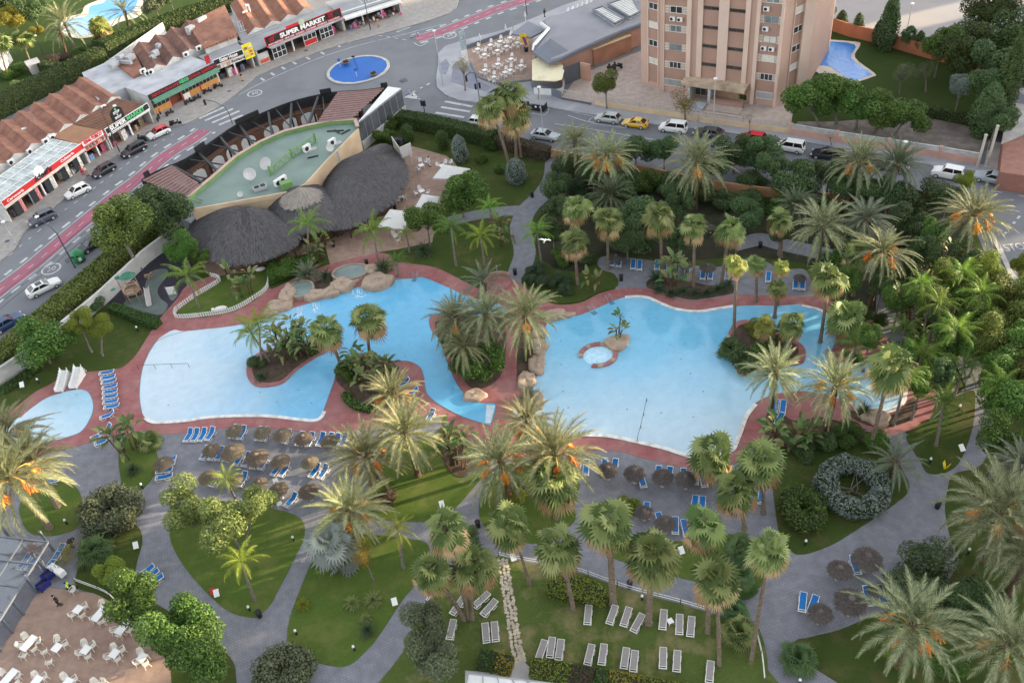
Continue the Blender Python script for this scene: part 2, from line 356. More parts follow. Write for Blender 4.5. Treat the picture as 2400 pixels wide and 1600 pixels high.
sheet('painted_tree_shade',[(1310,400),(1400,405),(1500,420),(1700,460),(1900,485),(2050,488),(2200,480),(2270,520),(2290,600),(2200,720),(2150,820),(2050,760),(1990,700),(1915,640),(1890,618),(1760,600),(1600,612),(1440,592),(1390,605),(1370,640),(1300,630),(1262,600),(1240,540),(1290,470)],.012,M('shade_painted_ground',(.026,.034,.014),.95,.4,.6,col2=(.042,.046,.022),bump=.5,bscale=8,mott=.3,mcol=(.035,.026,.018)),False)  # sheet darker than the lawn: the trees' shade is put into its colour
# upper garden paths and the far sun terrace
def path(px,wd,z=.03,mat=None,name='paved_path'):
    P=smooth_open(gp(px,z),5);mb=MB();strip(mb,P,wd,z-.3,z);return structure(mb.build(name,mat or m_pave))
path([(1300,368),(1296,415),(1272,455),(1238,488),(1220,530),(1230,590),(1218,632),(1206,668)],2.9)
path([(1232,492),(1180,495),(1110,505),(1050,520)],2.4,.034)
path([(1762,626),(1752,580),(1778,560),(1830,572),(1920,592),(2010,615),(2100,640)],2.6)
path([(2120,590),(2098,645),(2082,700),(2086,760),(2105,800)],2.6,.036)
path([(2305,960),(2292,905),(2268,850),(2255,805),(2240,760)],2.4,.036)
sheet('sun_terrace',[(1401,612),(1408,603),(1425,600),(1480,604),(1583,617),(1685,625),(1749,606),(1785,608),(1830,630),(1880,630),(1896,644),(1910,680),(1912,706),(1774,697),(1608,712),(1455,690),(1443,645),(1415,633),(1402,622)],.032,m_pave)
sheet('thatch_terrace',[(776,630),(762,575),(640,620),(560,645),(495,652),(455,600),(600,520),(720,480),(830,410),(900,365),(955,340),(1000,352),(1045,365),(1065,380),(1090,420),(1060,450),(1030,480),(1035,520),(1016,550),(1013,568),(975,575),(932,584),(890,590),(855,605)],.035,m_terr,False)
DECK=[(-30,1090),(-30,1000),(26,963),(51,943),(84,917),(120,899),(143,884),(179,874),(230,869),(275,864),(293,856),(319,831),(339,800),(357,772),(378,742),(398,719),(418,696),(435,672),(470,655),(515,645),(560,665),(625,670),(640,676),(705,645),(779,617),(855,599),(888,592),(916,599),(924,612),(957,617),(1021,627),(1085,658),(1123,676),(1146,668),(1169,656),(1200,655),(1220,665),(1284,709),(1353,711),(1404,688),(1455,676),(1524,676),(1557,688),(1608,704),(1659,701),(1723,691),(1774,691),(1856,694),(1935,700),(2010,735),(2070,785),(2125,830),(2175,880),(2197,930),(2185,973),(2157,991),(2132,1007),(2083,1020),(2055,1012),(2017,1002),(1917,976),(1870,1000),(1815,1030),(1774,1040),(1725,1083),(1680,1098),(1618,1098),(1593,1093),(1506,1073),(1455,1058),(1417,1055),(1353,1058),(1250,1080),(1150,1070),(1085,1037),(1040,980),(1000,975),(875,1001),(809,1009),(727,1012),(600,1001),(518,1004),(434,1014),(378,1017),(330,1010),(290,1020),(219,1035),(143,1055),(60,1075)]
sheet('pool_deck',DECK,.05,m_deck,True)
sheet('lawn',[(418,745),(413,733),(421,724),(459,697),(516,662),(500,648),(560,640),(630,635),(629,676),(600,702),(548,731),(485,743)],.075,m_lawn2,False)
POOLA=[(367,800),(344,838),(332,871),(327,915),(328,943),(332,963),(342,979),(370,986),(434,982),(497,973),(600,970),(651,973),(702,979),(738,981),(752,974),(758,962),(776,912),(784,889),(790,862),(805,842),(840,828),(880,830),(905,842),(929,846),(957,846),(983,859),(993,882),(998,915),(1011,933),(1034,950),(1085,976),(1143,994),(1151,991),(1162,948),(1136,945),(1110,940),(1085,920),(1064,887),(1044,838),(1031,798),(1013,777),(1006,757),(1011,742),(1050,736),(1120,740),(1178,735),(1185,720),(1150,708),(1095,694),(1045,671),(993,650),(970,652),(919,656),(855,670),(817,678),(753,698),(738,706),(689,721),(651,734),(600,752),(566,760),(510,768),(434,776),(408,773),(385,784)]
POOLB=[(1284,755),(1328,742),(1358,738),(1396,723),(1430,708),(1465,696),(1493,694),(1519,697),(1549,710),(1583,723),(1634,729),(1685,722),(1748,716),(1825,716),(1877,714),(1928,727),(1955,755),(1957,800),(1946,835),(1975,850),(2040,850),(2095,868),(2121,900),(2114,940),(2093,957),(2060,963),(2009,953),(1980,940),(1940,925),(1880,916),(1830,920),(1790,932),(1764,950),(1748,973),(1736,1004),(1725,1033),(1715,1050),(1690,1062),(1650,1068),(1610,1062),(1557,1045),(1493,1030),(1430,1018),(1379,1015),(1340,1016),(1290,1010),(1235,998),(1203,978),(1207,958),(1232,957),(1256,948),(1256,928),(1247,907),(1252,890),(1270,866),(1276,830),(1277,795)]
DEEP=(.13,.42,.66);SHAL=(.44,.585,.68)
mwA=water_mat('pool_water_blue',DEEP,(.49,.605,.69),(800,800),(365,880),.10,1.2,.07,-.05,1.0)
mwB=water_mat('pool_water_pale',(.16,.45,.66),SHAL,(1500,800),(1500,1045),.08,1.0,.07,-.1,1.0)
mwK=water_mat('wading_water',(.34,.53,.66),(.48,.61,.69),(200,930),(60,1030),.05)
sheet('pool_water',POOLA,.07,mwA)
sheet('pool_water',POOLB,.07,mwB)
sheet('pool_water',[(51,975),(61,966),(77,953),(107,933),(143,920),(179,912),(202,915),(214,930),(219,953),(212,979),(194,1007),(173,1019),(122,1033),(60,1045),(25,1040),(12,1015),(25,990)],.07,mwK)
def coping(px,wd=.38,z=.13,mat=None):
    mb=MB();strip(mb,smooth_open(gp(px,z),4),wd,z-.14,z);structure(mb.build('pool_coping',mat or m_cop))
coping([(340,978),(352,986),(372,989),(434,985),(497,976),(600,973),(651,976),(702,982),(738,984),(753,976),(760,963)],.42)
coping([(1465,696),(1493,694),(1519,697),(1549,710),(1583,723),(1634,729),(1685,722),(1722,716)],.42)
coping([(1771,946),(1750,973),(1738,1004),(1727,1033),(1717,1052),(1690,1066),(1650,1071),(1610,1066),(1557,1049),(1493,1034),(1430,1021),(1379,1018),(1340,1019),(1290,1013)],.45)
coping([(2004,952),(2060,964),(2093,958),(2116,940),(2122,912)],.5)
coping([(1880,715),(1925,727),(1952,752)],.35)
m_edge=M('waterline_tile',(.16,.20,.24),.5,.2,3)
for P in (POOLA[14:26]+POOLA[26:35],POOLA[38:44],POOLA[49:63]+[POOLA[0]]+POOLA[1:6],[(61,966),(77,953),(107,933),(143,920),(179,912),(202,915),(214,930),(219,953),(212,979),(194,1007),(173,1019),(122,1033),(60,1045)],POOLB[:5]):
    coping(P,.10,.075,m_edge)
drm=MB()
for x,y in ((395,950),(610,920),(700,915),(730,945),(650,943),(910,690),(950,835),(1050,870),(1062,912),(860,800),(1315,800),(1345,770),(1480,745),(1520,748),(1315,855),(1320,918),(1332,956),(1550,968),(1595,842),(1618,876),(1648,918),(1605,806),(1570,808),(1650,808),(1470,960),(1625,978),(180,925)): c=G(x,y);drm.lathe([(0,.075),(.10,.075)],8,(c.x,c.y,0))
structure(drm.build('pool_drain',m_edge));sheet('pool_step',[(1140,948),(1160,950),(1150,990),(1137,990)],.078,M('pale_step',(.50,.60,.66),.3),False)
# raised islands in the pools
def island(px,z,name,rim,top=None):
    w_=smooth_closed(gp(px,.1));structure(MB().prism(w_,.02,z).build(name,rim))
    if top:
        c=np.mean(np.array(w_),0);q=[(c[0]+(x-c[0])*.84,c[1]+(y-c[1])*.84) for x,y in w_];structure(MB().prism(q,z-.1,z+.06).build('planting_bed',top))
island([(578,866),(582,888),(600,905),(633,906),(664,897),(694,869),(720,851),(743,836),(770,822),(768,810),(730,806),(690,808),(645,817),(610,826),(586,845)],.22,'island_deck',m_deck,m_soil)
island([(1725,755),(1708,778),(1706,800),(1710,826),(1730,848),(1748,868),(1800,862),(1850,858),(1884,848),(1885,815),(1850,790),(1800,772),(1760,752)],.2,'island_deck',m_deck,m_soil)
def bed(px,z=.11,m_=None): sheet('planting_bed',px,z,m_ or m_soil)
bed([(786,885),(800,852),(840,834),(890,834),(925,852),(932,870),(912,900),(930,930),(900,958),(872,960),(835,945),(810,915)])
bed([(1020,754),(1050,740),(1120,742),(1175,745),(1186,780),(1184,830),(1172,880),(1135,908),(1100,905),(1062,845),(1030,797)])
bed([(1209,790),(1260,770),(1272,800),(1270,850),(1255,880),(1215,900),(1212,850)])
bed([(1516,672),(1530,650),(1600,655),(1660,668),(1715,668),(1722,684),(1660,697),(1610,700),(1560,684)])
bed([(1222,662),(1260,620),(1340,640),(1430,640),(1448,668),(1404,684),(1353,707),(1290,705)],.11,m_lawn)
bed([(1790,990),(1815,960),(1860,985),(1915,980),(2000,1003),(2050,1015),(2075,1030),(2000,1035),(1930,1030),(1860,1045),(1810,1045)])
bed([(690,690),(720,665),(775,655),(790,675),(745,690),(720,700)])
bed([(1025,1010),(1060,1000),(1100,1045),(1125,1080),(1095,1115),(1060,1110),(1035,1070)],.10)
bed([(1975,958),(2010,965),(2060,978),(2110,962),(2140,930),(2150,960),(2120,990),(2060,1000),(2010,985)])
sheet('terrace',[(87,1384),(107,1376),(176,1384),(219,1389),(250,1404),(290,1436),(334,1470),(370,1520),(398,1557),(410,1700),(-120,1700),(-60,1590),(0,1520),(54,1442)],.08,m_terr,False)
# playground safety floor
m_pg=M('rubber_floor_dark',(.035,.03,.045),.95,.15,2);m_pg2=M('rubber_floor_green',(.115,.145,.135),.95,.12,1)
sheet('playground_floor',[(252,712),(334,624),(398,576),(440,600),(470,650),(432,688),(380,742),(330,735),(264,714)],.03,m_pg,False)
sheet('playground_floor',[(342,660),(357,635),(388,630),(393,645),(370,676),(375,698),(393,714),(378,737),(344,732),(295,718),(295,704),(327,693),(339,681)],.06,m_pg2)
sheet('playground_floor',[(394,690),(402,676),(416,680),(414,695),(402,704)],.06,m_pg2)
# pools of the neighbours, far lawns, parking lot
sheet('neighbour_lawn',[(-120,320),(0,232),(240,125),(640,-12),(760,-70),(300,-170),(-300,-140)],.0,m_lawn4,False)
m_tile=M('pool_surround',(.60,.54,.47),.8,.15,.8)
sheet('pool_surround',[(140,66),(152,42),(190,32),(200,14),(240,-3),(262,-14),(340,-20),(330,34),(280,52),(250,70),(222,84),(185,90),(150,82)],.03,m_tile)
sheet('pool_water',[(157,64),(163,47),(204,37),(209,23),(214,14),(242,7),(258,-4),(320,-10),(310,28),(274,42),(242,61),(217,76),(185,82),(166,74)],.06,water_mat('neighbour_water',(.03,.28,.62),(.25,.48,.75),(250,20),(160,72)))
sheet('tower_lawn',[(1850,250),(1890,60),(1925,45),(2060,85),(2260,168),(2345,200),(2340,290),(2292,384),(1850,314)],.0,m_lawn4,False)
sheet('bare_ground',[(1853,308),(1870,285),(1960,285),(2160,268),(2275,292),(2325,320),(2292,382)],.03,m_sand,False)
sheet('pool_surround',[(1880,90),(1910,91),(2004,98),(2016,106),(2004,135),(2050,172),(2045,180),(2001,194),(1980,190),(1957,174),(1925,174),(1902,160),(1880,150)],.03,m_tile)
sheet('pool_water',[(1885,96),(1910,96),(2002,104),(1995,137),(2040,171),(2036,177),(2001,187),(1963,168),(1943,155),(1902,152),(1885,140)],.06,water_mat('tower_pool_water',(.01,.19,.55),(.12,.30,.72),(1950,98),(2010,184),.5,1.6))
sheet('parking_lot',[(1880,-90),(1890,30),(1925,36),(1985,52),(2060,72),(2260,155),(2345,195),(2480,260),(2480,-120)],.01,m_lot,False)
sheet('forecourt',[(1316,232),(1345,190),(1385,165),(1500,120),(1890,60),(1850,316),(1740,299),(1600,278),(1395,246)],.02,m_fore,False)
def walk(name,px,z=.13,m_=None): return sheet(name,px,z,m_ or m_walk,False)
walk('sidewalk',[(-80,690),(-20,628),(33,584),(54,545),(122,487),(153,464),(219,398),(281,357),(342,310),(434,290),(444,286),(500,257),(543,227),(600,178),(650,156),(700,138),(753,119),(800,104),(900,78),(1000,50),(1052,32),(1070,16),(1080,-10),(1085,-60),(960,-40),(942,-2),(809,50),(600,130),(365,235),(212,345),(28,480),(-110,590)])
walk('sidewalk',[(1500,-45),(1319,13),(1234,49),(1181,70),(1106,89),(1043,108),(1026,126),(1027,153),(1022,181),(1024,204),(1043,221),(1074,234),(1123,241),(1180,243),(1240,243),(1281,250),(1393,269),(1519,289),(1634,302),(1800,322),(1884,332),(2040,356),(2183,386),(2297,402),(2480,440),(2480,405),(2290,384),(1850,312),(1600,276),(1316,232),(1247,205),(1247,120),(1420,30)],.13,M('corner_sidewalk',(.335,.34,.365),.85,.12,.4,mott=.15,mcol=(.25,.255,.29)))
sheet('cafe_terrace',[(1094,117),(1196,81),(1245,60),(1255,130),(1249,190),(1162,200),(1119,183),(1102,153)],.17,m_terr,False)
for p in ([(1062,150),(1085,137),(1097,158),(1118,186),(1150,203),(1140,214),(1100,206),(1057,190)],[(1030,150),(1046,137),(1054,152),(1045,175),(1030,170)]):
    sheet('plaza_paving',p,.16,M('blue_grey_tiles',(.20,.21,.26),.8,.12,.6),False)
walk('sidewalk',[(2480,760),(2366,647),(2345,600),(2325,560),(2300,520),(2312,515),(2338,560),(2356,598),(2376,640),(2480,740)],.12,m_conc)
# painted roundabout with its kerb
c0=G(840,164)
structure(MB().lathe([(0,.02),(5.95,.02),(5.95,.14),(5.4,.16),(5.4,.0)],48,tuple(c0)).build('roundabout_kerb',m_conc,None))
structure(MB().lathe([(0,.09),(5.38,.09),(5.4,.05)],48,tuple(c0)).build('roundabout_floor',M('painted_blue',(.001,.105,.42),.5,.1,.5,mott=.25,mcol=(.002,.085,.34))))
mb=MB()
for k in range(16):
    a0,a1=2*PI*k/16,2*PI*(k+.5)/16
    q=[(c0.x+r_*math.cos(a),c0.y+r_*math.sin(a)) for r_,a in ((5.36,a0),(5.72,a0),(5.72,(a0+a1)/2),(5.72,a1),(5.36,a1),(5.36,(a0+a1)/2))]
    mb.prism(q,.05,.175)
structure(mb.build('kerb_paint',M('kerb_white',(.44,.44,.43),.7,.15,3)))
# road markings
mk=MB()
def dash(px,wd=.16,on=1.2,off=1.2,z=.004,world=False):
    P=smooth_open([tuple(p) for p in px] if world else gp(px),6);acc=0.0;cur=[]
    for a,b in zip(P,P[1:]):
        L=math.hypot(b[0]-a[0],b[1]-a[1]);n=max(1,int(L/.25))
        for i in range(n):
            p=(a[0]+(b[0]-a[0])*i/n,a[1]+(b[1]-a[1])*i/n)
            ph=acc % (on+off)
            if ph < on: cur.append(p)
            elif len(cur) > 1: strip(mk,cur,wd,z-.03,z);cur=[]
            else: cur=[]
            acc += L/n
    if len(cur) > 1: strip(mk,cur,wd,z-.03,z)
def line(px,wd=.14,z=.004): strip(mk,smooth_open(gp(px),5),wd,z-.03,z)
BL=[(-40,712),(0,679),(69,627),(120,584),(168,543),(194,522),(281,451),(332,413),(372,378),(408,352),(446,329),(480,305)]
BR=[(975,92),(1040,72),(1100,48),(1170,20),(1240,-2),(1300,-25)]
bk=MB()
for P in (BL,BR):
    strip(bk,smooth_open(gp(P),5),2.5,-.03,.003)
    W_=smooth_open(gp(P),5)
    for o_ in (1.55,2.3):
        for q in strip_pts(W_,2*o_):
            if o_ < 2: dash(q,.13,40,.1,.006,True)
            else: dash(q,.5,1.6,1.4,.006,True)
    dash(W_,.12,1.3,1.4,.009,True)
structure(bk.build('bike_lane',m_bike))
dash([(20,600),(64,563),(138,502),(190,465),(237,428),(283,395),(329,362),(378,332),(424,303)],.15,1.0,1.0)
for a,b in (((455,272),(510,247)),((467,278),(526,251)),((480,283),(546,255)),((497,288),(561,260)),((513,293),(569,270)),((1012,275),(1082,285)),((1021,264),(1088,275)),((1034,251),(1101,262)),((1043,238),(1107,250)),((1053,226),(1115,239))):
    strip(mk,gp([a,b]),.55,-.03,.004)
dash([(560,222),(610,196),(690,160),(760,132),(850,104),(950,80),(1040,56)],.12,30,.1)
for x,y in ((615,186),(639,174),(664,160),(690,148),(722,137),(756,125),(793,108),(815,99),(837,91),(860,84),(883,76),(906,68),(929,61),(951,53),(974,46),(996,38),(1016,31),(1037,24)):
    mk.box(*G(x,y)[:2],-.01,.45,1.5,.028,.55)
dash([(886,83),(940,92),(965,97)],.2,1.2,.8);line([(930,76),(962,64),(935,71),(930,76)],.15);line([(970,100),(985,108),(1004,98)],.15)
line([(1300,290),(1400,305),(1500,322),(1650,345)],.12)
line([(1340,262),(1400,276),(1383,286),(1330,270)],.12)
line([(1395,271),(1384,287),(1470,300)],.12)
line([(1239,263),(1276,269),(1288,252)],.12)
dash([(965,218),(1010,194)],.35,1.0,.7)
dash([(2330,448),(2400,460),(2470,470)],.14,1.2,1.6);line([(2336,586),(2350,610),(2366,647),(2400,690)],.12)
dash([(2390,506),(2345,560)],.3,.8,.6)
for x,y in ((597,219),(1054,84),(120,630)):
    c=G(x,y)
    mk.lathe([(1.15,.004),(1.4,.004)],32,(c.x,c.y,0));mk.lathe([(1.4,.004),(1.4,-.03)],32,(c.x,c.y,0))
# lot bays
for k in range(6): line([(2127+38*k,25+8*k),(2165+38*k,-22+8*k)],.14)
line([(2090,20),(2165,37),(2240,46)],.14);dash([(1970,12),(2050,30),(2120,45),(2220,60)],.14,1.5,1.5);line([(1990,-3),(2080,10)],.14)
structure(mk.build('road_marking',m_white))
def floor_text(body,px,px2,size,z=.004,stretch=1.0):
    me=text_mesh(body,size,.012);me.materials.clear();me.materials.append(m_white)
    for v in me.vertices: v.co.y *= stretch
    a,b=G(*px),G(*px2);o=link('road_lettering',me,None,(*((a+b)/2)[:2],z-.008),math.atan2((b-a).y,(b-a).x));structure(o)
floor_text('STOP',(2349,583),(2418,575),1.3,.004,1.5)
for x,y in ((597,219),(1054,84),(120,630)): floor_text('30',(x-8,y+2),(x+8,y-2),1.3,.004,1.2)
# stepping-stone walk over the worn lawn
mP0=M('path_joint',(.11,.10,.05),.95,.3,2.0)
walkm=MB();r2=random.Random(3)
W_=gp([(1178,1312),(1186,1360),(1194,1410),(1202,1460),(1212,1520),(1220,1550)])
Ws=smooth_open(W_,8)
for i in range(0,len(Ws)-1):
    p,q=Ws[i],Ws[i+1];d=Vector((q[0]-p[0],q[1]-p[1]));L=d.length;d.normalize();n=Vector((-d.y,d.x))
    for s_ in (-.36,0,.36):
        c=Vector(p)+d*(L*.5+r2.uniform(-.1,.1))+n*(s_+r2.uniform(-.08,.08));k=r2.randint(5,7);a0=r2.random()*6
        zt_=r2.uniform(.095,.125);walkm.prism([(c.x+math.cos(a0+2*PI*j/k)*r2.uniform(.13,.22),c.y+math.sin(a0+2*PI*j/k)*r2.uniform(.13,.22)) for j in range(k)],.06,zt_)
wb=MB();strip(wb,Ws,1.0,0,.082);structure(wb.build('stone_path',mP0))
structure(walkm.build('stone_path',m_stone))
sheet('stone_slab',[(1200,1552),(1206,1548),(1230,1551),(1241,1562),(1238,1625),(1196,1625)],.12,m_conc,False)
sheet('service_path',[(1140,1574),(1200,1580),(1240,1582),(1420,1606),(1520,1625),(1500,1680),(1090,1680),(1090,1570)],.1,m_conc,False)
# ================================================================ buildings and walls
def mP(name,col,rough=.8,var=.12,scale=1.2,**k): return M(name,col,rough,var,scale,**k)
m_wht=mP('white_render',(.52,.515,.50),.85,.14,.7,mott=.5,mcol=(.38,.37,.35))
m_whp=mP('white_paint',(.70,.70,.69),.5,.06,2)
m_dark=mP('dark_interior',(.05,.045,.04),.9,.5,1.5)
m_black=mP('black_metal',(.016,.016,.019),.55,.3,2)
m_gmet=mP('grey_metal',(.33,.34,.36),.45,.12,2)
m_gls=glass('window_glass',(.03,.035,.04))
m_glsp=mP('pale_panes',(.42,.47,.47),.25,.25,.8,mott=.6,mcol=(.22,.26,.27))
m_red=mP('sign_red',(.52,.02,.02),.5,.08)
m_blk=mP('sign_black',(.014,.014,.017),.5,.2)
m_yel=mP('sign_yellow',(.75,.62,.03),.6,.1)
m_txw=mP('letter_white',(.82,.81,.78),.5,.03)
m_txr=mP('letter_red',(.62,.02,.03),.5,.03)
m_txg=mP('letter_green',(.10,.52,.20),.5,.03)
m_txb=mP('letter_black',(.02,.02,.022),.6,.03)
def tile_mat(name,a,b,rot=0.0):
    m=M(name,a,.9,.2,.9,col2=b,mott=.35,mcol=tuple(c*.62 for c in a));t=m.node_tree;bs=t.nodes['Principled BSDF']
    tc=_n(t,'ShaderNodeTexCoord');mp=_n(t,'ShaderNodeMapping');mp.inputs['Rotation'].default_value=(0,0,rot);t.links.new(tc.outputs['Object'],mp.inputs[0])
    wv=_n(t,'ShaderNodeTexWave');wv.inputs['Scale'].default_value=1.3;wv.inputs['Distortion'].default_value=.6;wv.bands_direction='X';t.links.new(mp.outputs[0],wv.inputs[0])
    bp=_n(t,'ShaderNodeBump');bp.inputs['Strength'].default_value=.9;bp.inputs['Distance'].default_value=.08
    t.links.new(wv.outputs[1],bp.inputs['Height']);t.links.new(bp.outputs[0],bs.inputs['Normal']);return m
m_tile1=tile_mat('roof_tiles',(.29,.125,.085),(.35,.17,.115),R(70))
m_tile2=tile_mat('old_roof_tiles',(.19,.095,.075),(.255,.13,.095),R(70))
m_flat=mP('flat_roof_grey',(.27,.28,.30),.8,.14,.6,mott=.3,mcol=(.20,.21,.23))
m_flatw=mP('flat_roof_white',(.40,.41,.44),.75,.14,.5,mott=.35,mcol=(.27,.28,.31))
m_brn=mP('brown_canopy',(.30,.155,.085),.8,.14,.8,mott=.4,mcol=(.24,.12,.07))
def gables(x0,x1,y0,y1,n,eave,rise,shear=0.0,wall=0,zb=0.0):
    """a row of small ridged roofs, gable walls towards -y; material 0 tiles, 1 wall"""
    mb=MB();wd=(x1-x0)/n;dx=shear*(y1-y0)
    for i in range(n):
        a,b=x0+i*wd,x0+(i+1)*wd;c=(a+b)/2;z,t=eave,eave+rise
        A,B,C_=(a,y0,z),(b,y0,z),(c,y0,t);D,E,F=(a+dx,y1,z),(b+dx,y1,z),(c+dx,y1,t)
        mb.add([A,C_,F,D],[(0,1,2,3)],0);mb.add([C_,B,E,F],[(0,1,2,3)],0)
        y2=y0-.12
        mb.add([(a,y2,zb),(b,y2,zb),(b,y2,z+.05),(c,y2,t+.12),(a,y2,z+.05)],[(0,1,2,3,4)],1)
        mb.add([(a,y2,z+.05),(c,y2,t+.12),(c,y0,t+.12),(a,y0,z+.05)],[(0,1,2,3)],1);mb.add([(c,y2,t+.12),(b,y2,z+.05),(b,y0,z+.05),(c,y0,t+.12)],[(0,1,2,3)],1)
        mb.add([D,E,F],[(0,1,2)],1);bar(mb,C_,F,.25,.12,0)
    mb.add([(x0,y0,zb),(x0,y0,eave),(x0+dx,y1,eave),(x0+dx,y1,zb)],[(0,1,2,3)],1)
    mb.add([(x1,y0,zb),(x1+dx,y1,zb),(x1+dx,y1,eave),(x1,y0,eave)],[(0,1,2,3)],1)
    mb.add([(x0+dx,y1,zb),(x0+dx,y1,eave),(x1+dx,y1,eave),(x1+dx,y1,zb)],[(0,1,2,3)],1)
    return mb
def ac_mb(mb,x,y,z,rz=0.0,s=1.0):
    T=Matrix.Translation((x,y,z)) @ Matrix.Rotation(rz,4,'Z') @ Matrix.Scale(s,4)
    q=MB();q.box(0,0,.32,.85,.34,.62,0,0)
    q.lathe([(.24,0),(.24,.02),(0,.02)],14,(0,0,0),1);k=8
    q.v[k:]=[(v[0]-.12,-.17-v[2],v[1]+.32) for v in q.v[k:]]
    q.xf(T);mb.add(q.v,q.f);mb.m[-len(q.m):]=q.m;return mb
def add_ac(parent,x,y,z,rz=0.0,s=1.0): return ac_mb(MB(),x,y,z,rz,s).build('air_conditioner',[m_whp,m_black],parent)
STOCK=[mP('stock_'+n,c,.7,.5,3) for n,c in (('mixed',(.28,.22,.16)),('pink',(.55,.12,.22)),('blue',(.16,.24,.42)),('pale',(.50,.48,.44)),('dark',(.07,.07,.09)))]
def shop(label,left,right,roof,z_can=3.0,depth=7.0,open_w=2.8,pill=m_wht,back=3.2,floor=m_dark,stock=0,side=m_wht):
    A,ang,L=frame2(left,right)
    t=thing('shop_building',label,'shop',(A.x,A.y,.13),ang)
    w_=MB();w_.bx(0,back,0,L,back+.2,z_can,0);w_.bx(0,0,0,.22,depth,z_can,0);w_.bx(L-.22,.02,0,L,depth,z_can,0);w_.bx(.22,.02,-.1,L-.22,back,.03,1)
    w_.build('wall',[side,m_terr],t)
    iw=MB();iw.bx(.23,back-.05,.03,L-.23,back-.005,z_can-.1);iw.build('interior',floor,t)
    n=max(2,int(round(L/open_w)))
    for i in range(1,n):
        x=L*i/n;p=MB();p.bx(x-.13,.05,0,x+.13,.31,z_can);p.build('pillar',pill,t)
    if roof: MB().bx(-.05,-.05,z_can,L+.05,depth,z_can+.25).build('canopy_roof',roof,t)
    for i in range(stock):
        x=rnd.uniform(.6,L-.6);y=rnd.uniform(.2,2.0);h=rnd.uniform(.6,1.9)
        MB().box(x,y,.03+h/2,rnd.uniform(.4,1.1),rnd.uniform(.3,.7),h,rnd.uniform(-.3,.3)).build('goods_rack',rnd.choice(STOCK),t)
    return t,L
def board(t,x0,x1,z0,z1,y=-.12,mat=None,th=.12,name='sign_board',frame=None,tilt=.10):
    mb=MB();dy=(z1-z0)*tilt
    mb.add([(x0,y,z0),(x1,y,z0),(x1,y+dy,z1),(x0,y+dy,z1),(x0,y+th,z0),(x1,y+th,z0),(x1,y+th+dy,z1),(x0,y+th+dy,z1)],
           [(0,1,2,3),(5,4,7,6),(3,2,6,7),(4,5,1,0),(4,0,3,7),(1,5,6,2)],0)
    o=mb.build(name,mat,t)
    if frame:
        f=MB()
        for a,b in (((x0,y-.03,z0),(x1,y-.03,z0)),((x0,y+dy-.03,z1),(x1,y+dy-.03,z1)),((x0,y-.03,z0),(x0,y+dy-.03,z1)),((x1,y-.03,z0),(x1,y+dy-.03,z1))): bar(f,a,b,.1,.1)
        f.build('frame',frame,o)
    return o
def pics(o,x0,x1,z,n,w_,h,y,cols):
    for i in range(n):
        x=x0+(x1-x0)*(i+.5)/n;MB().bx(x-w_/2,y-.03,z-h/2,x+w_/2,y,z+h/2).build('menu_picture',rnd.choice(cols),o)
FOOD=[mP('menu_'+n,c,.6,.7,5) for n,c in (('red',(.45,.10,.06)),('tan',(.52,.33,.16)),('pale',(.62,.56,.48)),('brown',(.22,.12,.08)))]
# --- café with the glass roof and the red sign
t,L=shop('long cafe with glass pane roof and bright red sign along the pavement',(28,522),(212,383),None,3.0,6.2,2.6,m_whp,4.5,m_dark,10)
mb=MB();mb.add([(0,-.05,3.25),(L,-.05,3.25),(L,6.2,3.7),(0,6.2,3.7),(0,-.05,3.19),(L,-.05,3.19),(L,6.2,3.64),(0,6.2,3.64)],[(0,1,2,3),(7,6,5,4),(0,3,7,4),(1,5,6,2),(3,2,6,7),(0,4,5,1)])
gr=mb.build('glass_roof',m_glsp,t)
f=MB()
for i in range(13): bar(f,(L*i/12,-.05,3.29),(L*i/12,6.2,3.74),.09,.08)
for j in range(4): y=6.2*j/3;bar(f,(0,y-.02,3.30+y*.0726),(L,y-.02,3.30+y*.0726),.09,.08)
f.build('glazing_bar',m_whp,gr)
b=board(t,0,L,2.75,3.75,-.25,m_red,.12,frame=m_whp)
sign_text('Cervecería',.55,m_txw,b,2.6,-.26,3.2,.01,3.4);sign_text('Cafetería',.55,m_txw,b,14.0,-.26,3.25,.01,3.0)
sign_text("Ideal's",1.1,m_txb,b,8.6,-.30,3.4,.035,3.6,shear=.2)
MB().lathe([(0,.0),(.95,.0),(.95,.1),(0,.1)],20,(0,0,0)).xf(Matrix.Translation((8.1,-.16,4.0)) @ Matrix.Rotation(PI/2,4,'X')).build('sign_roundel',[m_txw],b)
aw=MB();aw.add([(0,-.35,2.6),(L,-.35,2.6),(L,0,2.76),(0,0,2.76),(0,-.37,2.4),(L,-.37,2.4)],[(0,1,2,3),(4,5,1,0)]);aw.build('awning',mP('cream_awning',(.62,.55,.45)),t)
for x in (1.6,5.0,8.2,11.8,14.6): 
    p=MB();p.bx(x,-.03,.05,x+1.1,.06,2.3);q=p.build('glass_door',m_gls,t);MB().bx(x+1.15,-.05,.05,x+1.75,.05,2.5).build('menu_panel',FOOD[2] if x > 6 else mP('dotted_panel',(.55,.2,.2),.7,.6,9),t)
gb=gables(-19,15.3,8.0,21.5,10,3.3,.72,.30)
A,ang,L2=frame2((212,383),(362,288))
t2=thing('terrace_building','long building with ten terracotta ridged roofs behind the cafe and takeaway','building',(A.x,A.y,0),ang)
gb.build('ridged_roof',[m_tile1,m_wht],t2)
for x,s in ((-8.3,1.3),(-4.6,1.2),(-1.3,1.4),(.1,1.4),(11.2,1.2)): add_ac(t2,x,7.6,3.0,0,s)
an=MB();an.tube([(2,14,4),(2,14,6.2)],.03,5);an.tube([(1.5,14,6.1),(2.5,14.2,6.1)],.02,4);an.build('antenna',m_gmet,t2)
